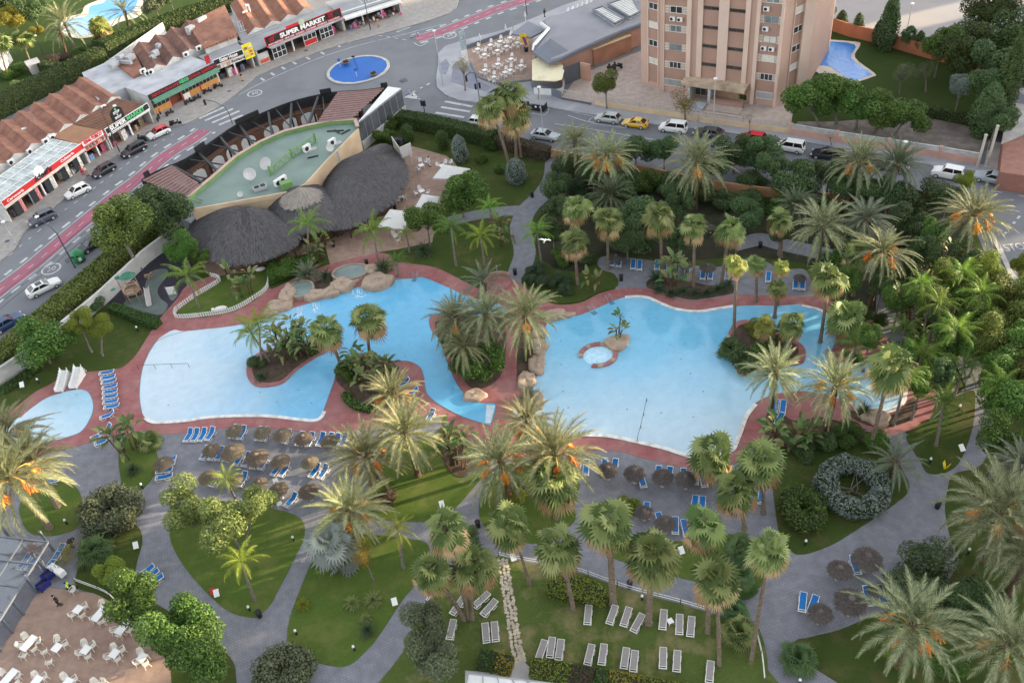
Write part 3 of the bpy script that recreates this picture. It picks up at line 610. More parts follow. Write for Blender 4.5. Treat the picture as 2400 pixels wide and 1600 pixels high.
MB().lathe([(0,.1),(.3,.14),(.45,.3),(.42,.3),(.28,.18),(0,.14)],14,(-1.2,12.5,4.6)).build('satellite_dish',m_wht,t2)
# --- takeaway with brown flat roof
t,L=shop('kebab takeaway with brown flat roof and red lettered white sign',(212,383),(262,352),m_brn,3.1,7.8,2.6,m_whp,3.2,m_dark,3)
b=board(t,-.1,L-.2,3.0,3.95,-.3,m_whp,.1,frame=m_txr);sign_text('KING TURCO',.8,m_txr,b,L/2-.1,-.30,3.5,.03,L-1.0)
b2=board(t,0,L-.2,2.1,2.95,-.2,m_whp,.06,'menu_board',m_red);pics(b2,.2,L-.4,2.52,6,.5,.6,-.22,FOOD)
# --- corner supermarket with brown ribbed roof
t,L=shop('small supermarket with brown ribbed roof and arched black sign on top',(264,351),(362,288),m_brn,3.1,8,4.6,m_whp,4.2,m_dark,7)
rb=MB()
for i in range(24): x=L*i/24+.2;bar(rb,(x,.2,3.38),(x,7.8,3.38),.1,.12)
rb.build('roof_rib',m_tile2,t)
b=board(t,0,L,2.75,3.75,-.3,m_blk,.12,frame=m_whp);sign_text('SUPER',.95,m_txw,b,2.7,-.31,3.25,.03,3.6);sign_text('MARKET',.95,m_txg,b,6.7,-.31,3.25,.03,4.0)
q=MB();pts=[(-1.3,0),(1.3,0),(1.3,1.3)]+[(1.3*math.cos(a),1.3+1.0*math.sin(a)) for a in np.linspace(.2,PI-.2,9)]+[(-1.3,1.3)]
q.prism(pts,-.06,.06);q.xf(Matrix.Translation((3.4,-.15,3.75)) @ Matrix.Rotation(PI/2,4,'X'));ar=q.build('arched_sign',m_blk,t)
sign_text('STOP',.55,m_txw,ar,3.4,-.24,5.2,.015);sign_text('&',.35,m_txw,ar,3.4,-.24,4.78,.01);sign_text('SHOP',.55,m_txw,ar,3.4,-.24,4.32,.015)
MB().lathe([(0,.0),(.2,.0),(.2,.06),(0,.06)],12).xf(Matrix.Translation((3.4,-.2,5.72)) @ Matrix.Rotation(PI/2,4,'X')).build('sign_badge',m_txg,ar)
fr=MB()
for i in range(26): fr.bx(.1+i*L/26,-.3,2.35,.1+i*L/26+.22,-.24,2.6)
fr.bx(0,-.31,2.6,L,-.22,2.75);fr.build('valance',m_whp,t)
b=board(t,L*.62,L-.1,2.3,2.7,-.2,m_whp,.05,'menu_board');pics(b,L*.62,L-.1,2.5,5,.5,.3,-.22,FOOD)
# --- Chinese restaurant
t,L=shop('restaurant with green sloping awning, orange lower wall and red lettered sign',(365,270),(515,194),m_flatw,3.3,7.5,99,m_wht,.9,m_dark,0)
b=board(t,-.4,L+.1,3.15,4.05,-.9,m_blk,.12)
sign_text('RESTAURANTE',.68,m_txr,b,3.0,-.92,3.6,.004,5.6);sign_text('CHINA GARDEN',.68,m_txr,b,11.1,-.92,3.6,.004,5.9);sign_text('中国花园',.7,m_txg,b,7.0,-.92,3.6,.012,2.0)
aw=MB();n=40
for i in range(n): 
    x0,x1=L*i/n,L*(i+1)/n;xm=(x0+x1)/2
    aw.add([(x0,-1.5,2.35),(xm,-1.5,2.43),(xm,-.75,3.2),(x0,-.75,3.12)],[(0,1,2,3)]);aw.add([(xm,-1.5,2.43),(x1,-1.5,2.35),(x1,-.75,3.12),(xm,-.75,3.2)],[(0,1,2,3)])
aw.build('awning',mP('green_awning',(.075,.20,.135),.5),t)
dd=MB();m_or=mP('orange_wall',(.52,.24,.065))
for a,b_ in ((.1,3.6),(6.2,L-.1)): dd.bx(a,-.06,0,b_,.12,1.0)
dd.build('lower_wall',m_or,t)
wf=MB();gl=MB()
for a,b_ in ((.1,3.6),(6.2,L-.1)):
    gl.bx(a,.0,1.0,b_,.04,2.5);k=int((b_-a)/.75)
    for i in range(k+1): x=a+(b_-a)*i/k;wf.bx(x-.04,-.05,1.0,x+.04,.06,2.5)
    for z in (1.0,1.8,2.45): wf.bx(a,-.07,z,b_,.05,z+.08)
g=gl.build('window',m_gls,t);wf.build('window_frame',mP('tan_frames',(.36,.26,.16)),g)
for x in (3.7,5.9,10.0): MB().bx(x,-.1,0,x+.25,.2,2.6).build('red_pillar',mP('red_pillar',(.30,.02,.03)),t)
MB().bx(4.0,.3,.03,5.85,.36,2.3).build('door',mP('brown_door',(.16,.05,.03)),t)
MB().bx(6.3,-.2,0,7.6,-.08,1.0).build('poster_board',m_whp,t)
q=MB();q.box(12.9,-.9,5.2,1.1,.12,1.5,.2);s_=q.build('hanging_sign',mP('dark_red_sign',(.28,.025,.035)),t);MB().tube([(13.2,-.8,2.0),(13.2,-.8,6.0)],.06,6).build('sign_post',m_black,s_)
sign_text('CHINA',.32,m_txr,s_,12.9,-1.02,5.5,.01,rz=.2);sign_text('GARDEN',.32,m_txr,s_,12.9,-1.02,5.05,.01,rz=.2)
A,ang,L2=frame2((365,270),(515,194))
t2=thing('terrace_building','block with weathered brown ridged roofs and rooftop ducts behind the restaurant','building',(A.x,A.y,0),ang)
gables(5.5,20.5,8,21.5,4,3.7,.95,.36).build('ridged_roof',[m_tile2,m_wht],t2)
MB().prism([(-5.5,8),(5.2,7.8),(9.5,21.5),(-.6,22)],0,3.5).build('flat_roof',m_flatw,t2)
mb=MB();mb.prism([(3.0,9.5),(5.4,9.5),(9.8,20),(5.0,20)],3.5,3.9);mb.build('roof_patch',m_tile1,t2)
du=MB()
for x,y,sx,sy,sz in ((3.5,16.5,2.0,1.0,.8),(5.6,17.2,1.2,1.2,1.3),(6.9,16.2,1.8,1.1,.9),(5.4,15.6,.6,3.0,.6),(10.5,13.0,1.3,.8,1.0),(9.3,12.2,.9,.8,.7),(12.8,15.5,.8,.8,.9)): du.box(x,y,4.2+sz/2,sx,sy,sz,.3)
du.build('ventilation_duct',m_gmet,t2)
for x,y,z in ((5.0,9.0,3.9),(5.3,8.2,3.6),(5.9,8.0,3.6),(13.6,7.6,3.9),(16.6,7.6,3.9)): add_ac(t2,x,y,z,0,1.3)
MB().prism([(0,21.9),(26,31.9),(26,32.2),(0,22.2)],0,2.6).build('rear_wall',m_wht,t2)
# --- steak house
t,L=shop('steak restaurant with black and white signs and a yellow menu board',(515,194),(600,160),m_flat,2.9,7.0,3.4,m_whp,3.4,m_dark,6)
b=board(t,0,L-1.6,3.3,4.3,-.3,m_blk,.12,frame=m_whp);sign_text('Sizzler House',.95,m_txw,b,(L-1.6)/2,-.31,3.85,.03,L-4.0);MB().bx(1.6,-.30,3.38,L-3.0,-.27,3.46).build('red_underline',m_txr,b)
b=board(t,0,L-1.6,2.35,3.25,-.22,m_whp,.1);sign_text('Restaurante',.75,m_txb,b,5.2,-.23,2.8,.01,3.8,shear=.25);pics(b,.2,3.2,2.8,3,.8,.7,-.22,FOOD);pics(b,7.3,8.3,2.8,1,.8,.7,-.22,FOOD)
y_=board(t,L-1.5,L+.5,2.2,4.9,-.35,m_yel,.12);pics(y_,L-1.4,L+.4,4.2,2,.55,.5,-.28,FOOD);pics(y_,L-1.4,L+.4,3.4,2,.55,.5,-.28,FOOD);pics(y_,L-1.4,L+.4,2.7,2,.6,.5,-.28,FOOD)
A,ang,L2=frame2((515,194),(600,160))
t2=thing('terrace_building','raised flat house with one orange lit tiled roof and pale side walls','building',(A.x,A.y,0),ang)
mb=MB();mb.prism([(1.5,6.5),(8.2,6.5),(12.4,20),(4.6,20)],0,4.4,1);mb.add([(1.2,6.3,4.45),(8.5,6.3,5.0),(12.8,20.2,5.8),(4.2,20.2,5.0),(1.2,6.3,4.3),(8.5,6.3,4.3),(12.8,20.2,4.3),(4.2,20.2,4.3)],[(0,1,2,3),(0,4,5,1),(1,5,6,2),(2,6,7,3),(3,7,4,0)],0)
mb.build('tiled_roof',[m_tile1,m_wht],t2)
mb=MB();mb.box(6.6,18.2,5.5,2.2,.6,.7,.3);mb.build('roof_vent',m_gmet,t2);mb=MB();mb.box(3.4,17,4.6,1.6,1.2,1.6,.3);mb.build('water_tank',m_wht,t2)
MB().prism([(8.8,6.2),(17,6.0),(20,20),(13,20)],0,3.4).build('flat_roof',m_flat,t2)
mb=MB()
for i in range(8): bar(mb,(10.5+i*.5,10.0+i*.0,3.5),(12.5+i*.5,15.5,3.5),.06,.06)
for j in range(3): bar(mb,(10.5+j,10+2.7*j,3.52),(14.2+j,10+2.7*j,3.52),.06,.06)
mb.build('roof_grid',m_whp,t2)
add_ac(t2,15.5,17.5,3.4,.4,1.4)
mb=MB();mb.tube([(16.5,17.5,3.4),(16.5,17.5,5.2),(15.6,16.9,5.5)],.28,8);mb.build('flue_pipe',m_gmet,t2)
# --- big supermarket
t,L=shop('supermarket with long black sign, red carts and white window bays',(610,156),(809,74),m_flat,2.9,7.0,3.6,m_whp,3.0,m_dark,2)
b=board(t,2.3,L-.1,3.0,4.75,-.35,m_blk,.12,frame=m_txr)
sign_text('SUPER MARKET',1.15,m_txw,b,10.6,-.33,3.98,.05,10.2)
MB().bx(4.4,-.36,3.38,L-1.4,-.31,3.44).build('red_underline',m_txr,b)
sign_text('FRUITS VEGETABLES   NEWS PAPER   SANDWICH   COLD DRINKS   HOUSEHOLD   WHOLE SPORTS',.34,m_txw,b,L/2+1.0,-.37,3.18,.006,L-3.4)
def cart(x,z,k=1.0):
    m_=MB()
    for i in range(5): bar(m_,(x-.45*k+i*.2*k,-.34,z),(x-.55*k+i*.25*k,-.30,z+.6*k),.06,.05)
    for dz in (0,.3,.6): bar(m_,(x-.5*k,-.34,z+dz*k),(x+.5*k,-.33,z+dz*k),.06,.05)
    bar(m_,(x+.5*k,-.33,z+.6*k),(x+.8*k,-.32,z+.75*k),.07,.05)
    for dx in (-.3,.3): m_.box(x+dx*k,-.34,z-.18*k,.16,.05,.16)
    m_.build('cart_emblem',m_txr,b)
cart(3.6,3.75);cart(17.0,3.9)
for x in (3.2,10.2,14.0):
    gl=MB();gl.bx(x,-.02,.1,x+2.9,.04,2.2);g=gl.build('window',m_gls,t);wf=MB()
    for i in range(4): wf.bx(x+i*.95,-.06,.1,x+i*.95+.09,.02,2.2)
    for z in (.1,1.15,2.15): wf.bx(x,-.075,z,x+2.95,.01,z+.09)
    wf.build('window_frame',m_whp,g)
MB().bx(10.3,-.1,.2,12.9,-.07,1.1).build('red_poster',m_red,t)
cn=MB();cn.bx(2.5,-1.1,2.75,L,-.02,2.9);cn.build('canopy',m_flatw,t)
MB().bx(.2,-.05,.1,2.3,.05,2.2).build('side_panel',m_wht,t);MB().bx(.3,-.1,.3,2.2,-.06,1.0).build('red_poster',mP('orange_red_poster',(.50,.09,.04),.6,.5,4),t)
q=MB();q.lathe([(0,0),(.62,0),(.62,.1),(0,.1)],20).xf(Matrix.Translation((10.6,-.3,5.0)) @ Matrix.Rotation(PI/2,4,'X'));s_=q.build('round_sign',mP('pale_green_sign',(.45,.52,.36)),t);sign_text('ONE',.5,m_txg,s_,12.2,-.3,5.0,.02)
MB().bx(7.2,-.3,4.8,9.9,-.2,5.25).build('red_strip_sign',m_txr,t)
A,ang,L2=frame2((610,156),(809,74))
t2=thing('terrace_building','block of rusty brown ridged roofs behind the large supermarket sign','building',(A.x,A.y,0),ang)
gables(2.5,17.5,7.6,26,4,3.4,.75,.30).build('ridged_roof',[tile_mat('rusty_tiles',(.33,.13,.075),(.27,.15,.11),R(70)),m_wht],t2)
# --- clothes shop
t,L=shop('clothes shop with sloping white awning and racks of goods outside',(809,74),(942,31),m_flat,3.0,9,4.5,m_whp,3.5,m_dark,0)
aw=MB();aw.add([(.2,-.9,2.6),(L,-.9,2.6),(L,1.2,3.32),(.2,1.2,3.32),(.2,-.92,2.25),(L,-.92,2.25)],[(0,1,2,3),(4,5,1,0)]);aw.build('awning',m_whp,t)
rb=MB()
for i in range(10): x=L*.45+i*.75;bar(rb,(x,-.6,2.80),(x,5,3.55),.07,.08)
rb.build('awning_rib',m_whp,t)
for i in range(26):
    x=rnd.uniform(.5,L-.4);y=rnd.uniform(-1.2,.4);h=rnd.uniform(.5,1.9);z0=rnd.choice((0,.5,.9))
    MB().box(x,y,z0+.03+h*.25,rnd.uniform(.25,.6),.25,h*.5,rnd.uniform(-.4,.4)).build('clothes_rack',rnd.choice(STOCK),t)
# --- rotunda restaurant with green roof
zr=5.0
t=thing('restaurant_building','curved cream restaurant with green flat roof and black steel terrace frame','building')
RF=[(449,489),(673,449),(715,430),(766,374),(839,301),(833,284),(777,287),(721,298),(665,312),(609,337),(553,371),(496,421),(460,450),(441,467)]
rp=gp(RF,zr)
m_cream=mP('cream_render',(.62,.47,.31),.9,.12,.5,mott=.4,mcol=(.54,.39,.26));m_grf=mP('green_roof',(.175,.24,.215),.75,.12,.3,mott=.2,mcol=(.21,.27,.245));m_grp=mP('green_parapet',(.15,.28,.095),.7,.14,.6)
MB().prism(rp,0,zr-.7,0).build('wall',m_cream,t)
c_=np.mean(np.array(rp),0);inn=[(c_[0]+(x-c_[0])*.985,c_[1]+(y-c_[1])*.975) for x,y in rp]
MB().prism(inn,zr-.9,zr-.35).build('roof_surface',m_grf,t)
pw=MB();pg=MB()
for i in range(len(rp)):
    a,b=rp[i],rp[(i+1) % len(rp)];back=4 <= i
    bar(pg if back else pw,(*a,zr-.25 if back else zr-.40),(*b,zr-.25 if back else zr-.40),.22,1.1 if back else .7)
pg.build('parapet',m_grp,t);pw.build('parapet',m_cream,t)
cp=MB()
for i in range(4,len(rp)-1): bar(cp,(*rp[i],zr+.34),(*rp[i+1],zr+.34),.55,.1)
cp.build('coping',mP('pinkish_coping',(.44,.31,.26)),t)
FA=smooth_open(gp([(331,421),(367,400),(435,371),(502,326),(553,292),(634,256),(698,233),(777,216),(847,211),(909,203)],zr),3)
fa=MB();lw=MB();ar_=MB()
for i in range(len(FA)-1): bar(fa,(*FA[i],4.0),(*FA[i+1],4.0),.16,2.0);bar(lw,(*FA[i],1.6),(*FA[i+1],1.6),.2,3.2)
for i in (1,7,12,13,20,26):
    if i < len(FA)-1: bar(fa,(*FA[i],5.25),(*FA[i+1],5.25),.16,1.0)
fa.build('black_fascia',m_black,t);lw.build('terrace_wall',mP('rust_wall',(.16,.075,.045),.85),t)
for i in range(2,25,2):
    a,b=Vector(FA[i]),Vector(FA[i+1]);d=(b-a).normalized();n=Vector((d.y,-d.x))*(-.14 if d.x*0+d.y > -9 else .14)
    n=Vector((d.y,-d.x))*.14;c=(a+b)/2+n;wd=1.35
    pr=[(-wd,0),(wd,0),(wd,1.0)]+[(wd*math.cos(q),1.0+.9*math.sin(q)) for q in np.linspace(.2,PI-.2,7)]+[(-wd,1.0)]
    q=MB();q.prism(pr,-.02,.02);q.xf(Matrix.Translation((c.x,c.y,.5)) @ Matrix.Rotation(math.atan2(d.y,d.x),4,'Z') @ Matrix.Rotation(PI/2,4,'X'));q.build('arch_panel',m_whp,t)
bm=MB();ed=[Vector((*rp[i],zr+.2)) for i in (13,12,11,10,9,8,7,6,5)]
def along(P,s):
    k=s*(len(P)-1);i=min(int(k),len(P)-2);return P[i].lerp(P[i+1],k-i)
FV=[Vector((*p,4.7)) for p in FA]
for j in range(10):
    s=.08+.84*j/9;a,b=along(FV,s),along(ed,min(1,max(0,s+.02)));bar(bm,a,b,.34,.34);bm.tube([(a.x,a.y,0),a],.14,6);m_=a.lerp(b,.5);bm.tube([(m_.x,m_.y,0),m_],.16,6)
for j in range(9):
    s=.14+.78*j/9;bar(bm,along(FV,s),along(ed,min(1,s+.10)),.16,.16);bar(bm,along(FV,s).lerp(along(ed,s),.5),along(FV,s+.08).lerp(along(ed,min(1,s+.08)),.5),.14,.14)
for i in range(0,len(FV)-1): bar(bm,FV[i]+Vector((0,0,-.1)),FV[i+1]+Vector((0,0,-.1)),.25,.2)
bm.build('steel_beam',m_black,t)
m_slat=mP('brown_slats',(.20,.115,.105),.7)
for s0,s1,n in ((.0,.17,12),(.80,.985,13)):
    sl_=MB()
    for j in range(n):
        u=(j+.5)/n;f0,f1=along(FV,s0),along(FV,s1);e0,e1=along(ed,max(0,s0)),along(ed,s1)
        bar(sl_,f0.lerp(e0,u)+Vector((0,0,.2)),f1.lerp(e1,u)+Vector((0,0,.2)),.62,.06)
    sl_.build('slatted_roof',m_slat,t)
p=gp([(362,436),(398,428),(452,448),(440,463)],zr-.3);MB().prism(p,zr-.5,zr-.3).build('slatted_roof',mP('mauve_panel',(.30,.20,.21),.6),t)
fl=smooth_closed(FA[::2]+rp[4:14],1);structure(MB().prism([tuple(q)[:2] for q in FA[1:-1]]+[rp[5],rp[7],rp[9],rp[11],rp[12],rp[13]],0,.06).build('terrace_floor',mP('pale_floor',(.40,.41,.45),.7,.3,.5)))
A0,B0=Vector((*gp([(839,299)],4.0)[0],0)),Vector((*gp([(948,246)],1.5)[0],0))
gw=MB();gw.add([(A0.x,A0.y,1.4),(B0.x,B0.y,1.4),(B0.x,B0.y,4.3),(A0.x,A0.y,4.6)],[(0,1,2,3)]);g=gw.build('glass_screen',mP('smoked_glass',(.10,.11,.125),.15,.3,.5),t)
mu=MB()
for j in range(8): q=A0.lerp(B0,j/7);bar(mu,(q.x,q.y,1.4),(q.x,q.y,4.6-.3*j/7),.1,.1)
bar(mu,(A0.x,A0.y,4.6),(B0.x,B0.y,4.3),.12,.12);mu.build('screen_frame',m_gmet,g)
bw=MB();bar(bw,(A0.x,A0.y,.7),(B0.x,B0.y,.7),.45,1.4);bw.build('low_wall',m_wht,t)
p=[A0,B0,Vector((*FA[-1],0)),A0.lerp(Vector((*FA[-1],0)),.75)];q=MB();q.add([(A0.x,A0.y,4.75),(B0.x,B0.y,4.5),(FA[-1][0],FA[-1][1],5.0)],[(0,1,2)]);q.build('white_flashing',m_whp,t)
# things standing on that roof
def on_roof(px,py): return G(px,py,zr-.35)
def dish(px,py,lab,s=1.0,rz=0.0):
    p=on_roof(px,py);t_=thing('satellite_dish',lab,'satellite dish',p,rz,'satellite dishes on the green roof')
    MB().tube([(0,0,0),(0,0,1.0*s)],.05,6).tube([(-.4,0,.03),(.4,0,.03)],.05,5).build('stand',m_gmet,t_)
    q=MB();q.lathe([(0,0),(.35,.05),(.65,.18),(.8,.32),(.78,.34),(.3,.09),(0,.04)],18);q.xf(Matrix.Translation((0,0,1.05*s)) @ Matrix.Rotation(R(48),4,'X') @ Matrix.Scale(s,4));q.build('bowl',m_wht,t_)
dish(591,426,'white satellite dish near the cluster of air conditioners on green roof',1.15,.3);dish(631,402,'white satellite dish at the near end of the green truss',1.2,-.5)
dish(776,358,'small white satellite dish at the cream roof edge',.75,.4);dish(566,463,'smallest white dish low by the roof edge above the thatch',.5,0)
def acs(px,py,n,lab):
    p=on_roof(px,py);t_=thing('air_conditioner',lab,'air conditioner',p,.5)
    MB().box(0,0,.05,2.0,1.0,.1).build('base',m_gmet,t_)
    for i in range(n): ac_mb(MB(),-.5+.75*i,.1*i,.1+.1*(i % 2),.3,1.5).build('unit',[m_whp,m_black],t_)
acs(662,432,2,'pair of big white air conditioners on a green plinth');acs(728,352,1,'white ventilation unit beside the green truss');acs(787,338,1,'white unit near the far corner of green roof')
mb=MB();mb.box(0,0,.5,1.6,1.1,1.0);mb.build('box',m_grp,thing('roof_plinth','green painted box below the air conditioners on the roof','plinth',on_roof(673,440),.4))
p=on_roof(611,444);t_=thing('roof_machine','grey flat machine with two black grilles on the green roof','machine',p,.35);MB().box(0,0,.3,2.0,1.1,.5).build('case',m_gmet,t_);MB().box(-.45,0,.57,.7,.7,.05).box(.45,0,.57,.7,.7,.05).build('grille',m_black,t_)
TR=[on_roof(x,y) for x,y in ((636,412),(686,370),(741,334))];t_=thing('sign_truss','long green lattice truss lying bent across the flat roof','truss');q=MB()
for a,b in zip(TR,TR[1:]):
    for z in (.15,1.15): bar(q,a+Vector((0,0,z)),b+Vector((0,0,z)),.16,.12)
    for i in range(8): bar(q,a.lerp(b,i/8)+Vector((0,0,.15 if i % 2 else 1.15)),a.lerp(b,(i+1)/8)+Vector((0,0,1.15 if i % 2 else .15)),.08,.08)
for a in TR: bar(q,a,a+Vector((0,0,1.6)),.3,.2)
q.build('lattice',m_grp,t_)
pl=MB()
for a,b in (((767,309),(806,307)),((800,316),(820,305)),((721,372),(746,366)),((785,306),(796,314))): bar(pl,on_roof(*a)+Vector((0,0,.1)),on_roof(*b)+Vector((0,0,.1)),.25,.12)
tag(pl.build('loose_plank',m_black),'loose dark planks lying on the green roof','planks')
ld=MB();a,b=on_roof(449,476)+Vector((0,0,.9)),on_roof(474,473)
for o_ in (-.3,.3): bar(ld,a+Vector((0,o_,0)),b+Vector((0,o_,.05)),.08,.08)
for i in range(6): q=a.lerp(b,(i+.5)/6);bar(ld,q+Vector((0,-.3,0)),q+Vector((0,.3,0)),.06,.06)
tag(ld.build('ladder',m_grp),'green ladder at the pointed corner of the roof','ladder')
# --- thatched bar
m_th=leaf('thatch_straw',[(.074,.070,.077),(.108,.103,.108),(.150,.143,.145),(.090,.085,.091)],0,.95,.05)
m_th2=leaf('umbrella_straw',[(.110,.087,.067),(.155,.125,.092),(.20,.165,.12),(.08,.064,.05)],0,.9,.1)
def thatch(rim,apex,z0,n,mat,parent,name='thatch_roof',sag=.12,ln=1.0,wd=.05,skirt=.45):
    """a straw roof over the closed rim (world xy), its ridge running through the apex points"""
    rim=[Vector((x,y,z0)) for x,y in rim];N=len(rim);AP=[Vector(a) for a in apex]
    def ap(p): return min((AP[i].lerp(AP[i+1],min(1,max(0,(p-AP[i]).xy.dot((AP[i+1]-AP[i]).xy)/max(1e-6,(AP[i+1]-AP[i]).xy.length_squared)))) for i in range(len(AP)-1)),key=lambda q: (q-p).length) if len(AP) > 1 else AP[0]
    def pt(i,u):
        i0=int(i) % N;a=rim[i0].lerp(rim[(i0+1) % N],i-int(i));q=a.lerp(ap(a),u);q.z -= sag*4*u*(1-u);return q
    mb=MB();K=6
    for j in range(K+1):
        for i in range(N): mb.v.append(tuple(pt(i,j/K*.999)))
    for j in range(K):
        for i in range(N): mb.f.append((j*N+i,j*N+(i+1) % N,(j+1)*N+(i+1) % N,(j+1)*N+i));mb.m.append(0)
    k=len(mb.v)
    for i in range(N): q=pt(i,0);mb.v.append((q.x,q.y,q.z-skirt))
    for i in range(N): mb.f.append((i,k+i,k+(i+1) % N,(i+1) % N));mb.m.append(0)
    for _ in range(n):
        i=rnd.uniform(0,N);u=1-math.sqrt(rnd.uniform(0,1));u=min(u,.97)
        a=pt(i,u);b=pt(i+rnd.uniform(-.12,.12),max(-.05,u-ln/9));d=b-a
        if d.length < .05: continue
        d=d.normalized()*ln*rnd.uniform(.6,1.2);s=d.cross(Vector((0,0,1))).normalized()*wd*rnd.uniform(.7,1.5);up=Vector((0,0,rnd.uniform(.02,.06)))
        mb.add([a+s+up*.3,a-s+up*.3,a-s+d+up,a+s+d+up],[(0,1,2,3)])
    for _ in range(n//8):
        i=rnd.uniform(0,N);a=pt(i,0);s=(pt(i+.1,0)-a).normalized()*wd*1.4;dn=Vector((0,0,-rnd.uniform(skirt*.7,skirt*1.25)));o_=(a-ap(a)).normalized()*rnd.uniform(.02,.18);o_.z=0
        mb.add([a-s+o_*.3,a+s+o_*.3,a+s+dn+o_,a-s+dn+o_],[(0,1,2,3)])
    return mb.build(name,mat,parent)
t=thing('thatched_bar','open pool bar under three joined dark grey thatch cones','bar')
rimL=smooth_closed(gp([(445,540),(455,575),(490,602),(535,616),(590,612),(650,592),(690,570),(700,540),(660,505),(600,490),(520,488),(465,510)],2.8),4)
thatch(rimL,[G(560,490,5.4),G(580,484,5.5)],2.8,9500,m_th,t,'thatch_roof',-.22,.75,.034)
rimM=smooth_closed(gp([(640,515),(690,540),(730,538),(775,530),(800,505),(803,480),(780,450),(730,430),(670,440),(635,475)],3.2),4)
thatch(rimM,[G(702,448,6.2)],3.2,6500,m_th,t,'thatch_roof',-.22,.7,.034)
rimR=smooth_closed(gp([(772,528),(800,530),(835,522),(880,496),(920,468),(944,430),(951,400),(940,368),(918,345),(890,338),(840,360),(790,385),(755,440),(752,495)],2.8),4)
thatch(rimR,[G(812,408,5.7),G(876,362,5.5)],2.8,13000,m_th,t,'thatch_roof',-.28,.75,.034)
c=G(702,452,6.0);thatch([(c.x+2.5*math.cos(a),c.y+2.3*math.sin(a)) for a in np.linspace(0,2*PI,20,False)],[G(702,438,6.9)],5.35,1500,leaf('pale_straw',[(.20,.175,.16),(.27,.24,.21),(.32,.29,.26)],0,.95,.05),t,'thatch_cap',.05,.8)
w_=MB()
for P in (rimL,rimM,rimR):
    c=np.mean(np.array(P),0)
    w_.prism([(c[0]+(x-c[0])*.72,c[1]+(y-c[1])*.72) for x,y in P],.04,2.6)
w_.build('bar_wall',mP('dark_brown_wall',(.10,.055,.035),.9,.3,.7),t)
for P in (rimL,rimR,rimM):
    c=np.mean(np.array(P),0)
    for i in range(0,len(P),5): MB().tube([(c[0]+(P[i][0]-c[0])*.9,c[1]+(P[i][1]-c[1])*.9,.04),(c[0]+(P[i][0]-c[0])*.9,c[1]+(P[i][1]-c[1])*.9,2.9)],.11,6).build('post',mP('dark_post',(.08,.045,.03)),t)
p=gp([(792,363)],5.6)[0];MB().bx(p[0]-.15,p[1]-.15,4.6,p[0]+.15,p[1]+.15,6.2).build('vent_pipe',m_gmet,t)
# --- corner café with grey roof
t=thing('corner_restaurant','low orange cafe with wide grey metal roof and two louvred skylights','building')
m_gr=mP('grey_membrane',(.235,.24,.27),.75,.08,.3,mott=.15,mcol=(.27,.275,.295));m_gr2=mP('dark_grey_metal',(.15,.165,.20),.5,.08,.5);m_ow=mP('terracotta_wall',(.45,.265,.195),.9,.12,.5)
zt=4.2;RC=[(1250,122),(1287,146),(1312,139),(1361,115),(1455,74),(1560,36),(1700,-20),(1560,-75),(1404,-2),(1325,30),(1287,40),(1270,51),(1284,71)]
rp=gp(RC,zt);c_=np.mean(np.array(rp),0)
MB().prism(rp,zt-.55,zt-.05,0).build('fascia',m_gr2,t);MB().prism([(c_[0]+(x-c_[0])*.95,c_[1]+(y-c_[1])*.95) for x,y in rp],zt-.1,zt+.06).build('roof_surface',m_gr,t)
MB().prism([(c_[0]+(x-c_[0])*.9,c_[1]+(y-c_[1])*.9) for x,y in rp],0,zt-.5).build('wall',m_ow,t)
q=MB();cor=[G(1253,121,zt-.05),G(1287,143,zt-.05),G(1335,122,zt-.05),G(1287,95,zt-.05)];apx=G(1290,90,zt+1.5)
q.add([tuple(v) for v in cor]+[tuple(apx)],[(0,1,4),(1,2,4),(2,3,4),(3,0,4)]);q.build('hip_roof',m_gr2,t)
p=gp([(1198,79),(1238,50),(1279,70),(1243,88)],3.0);MB().prism(p,2.7,3.0).build('porch_roof',m_gr2,t)
for x,y in ((1204,84),(1240,94)): g=G(x,y,0);MB().tube([(g.x,g.y,.1),(g.x,g.y,2.8)],.08,6).build('porch_post',m_gmet,t)
for a in ([(1390,23),(1412,16),(1462,45),(1441,57)],[(1425,10),(1480,-8),(1500,28),(1476,41)]):
    P=[G(x,y,zt+.5) for x,y in a];q=MB();q.prism([(v.x,v.y) for v in P],zt,zt+.5);s_=q.build('skylight',m_glsp,t);q=MB()
    for i in range(4): bar(q,P[i]+Vector((0,0,.05)),P[(i+1) % 4]+Vector((0,0,.05)),.35,.3)
    q.build('skylight_frame',m_gr2,s_);q=MB()
    for i in range(1,12): bar(q,P[0].lerp(P[3],i/12)+Vector((0,0,.06)),P[1].lerp(P[2],i/12)+Vector((0,0,.06)),.28,.05)
    q.build('louvre',m_whp,s_)
q=MB();q.tube([G(1250,118,3.6),G(1252,105,zt+.3),G(1270,85,zt+.4),G(1285,68,zt+.4),G(1268,55,zt+.6)],.3,8);q.build('flue_pipe',mP('bright_steel',(.62,.63,.65),.3,.08,1,metal=.6),t)
aw=MB();AP_=gp([(1247,141),(1262,134),(1317,142),(1322,166),(1317,186),(1302,190),(1247,188)],2.9);aw.prism(AP_,2.78,2.9);aw.build('awning',mP('cream_canvas',(.74,.67,.47),.8,.05),t)
aw=MB();P=gp([(1249,186),(1302,190),(1316,186),(1321,166)],2.8)
for a,b in zip(P,P[1:]): aw.quad((*a,.1),(*b,.1),(*b,1.3),(*a,1.3));aw.quad((*a,1.25),(*b,1.25),(*b,1.32),(*a,1.32))
aw.build('terrace_screen',m_whp,t)
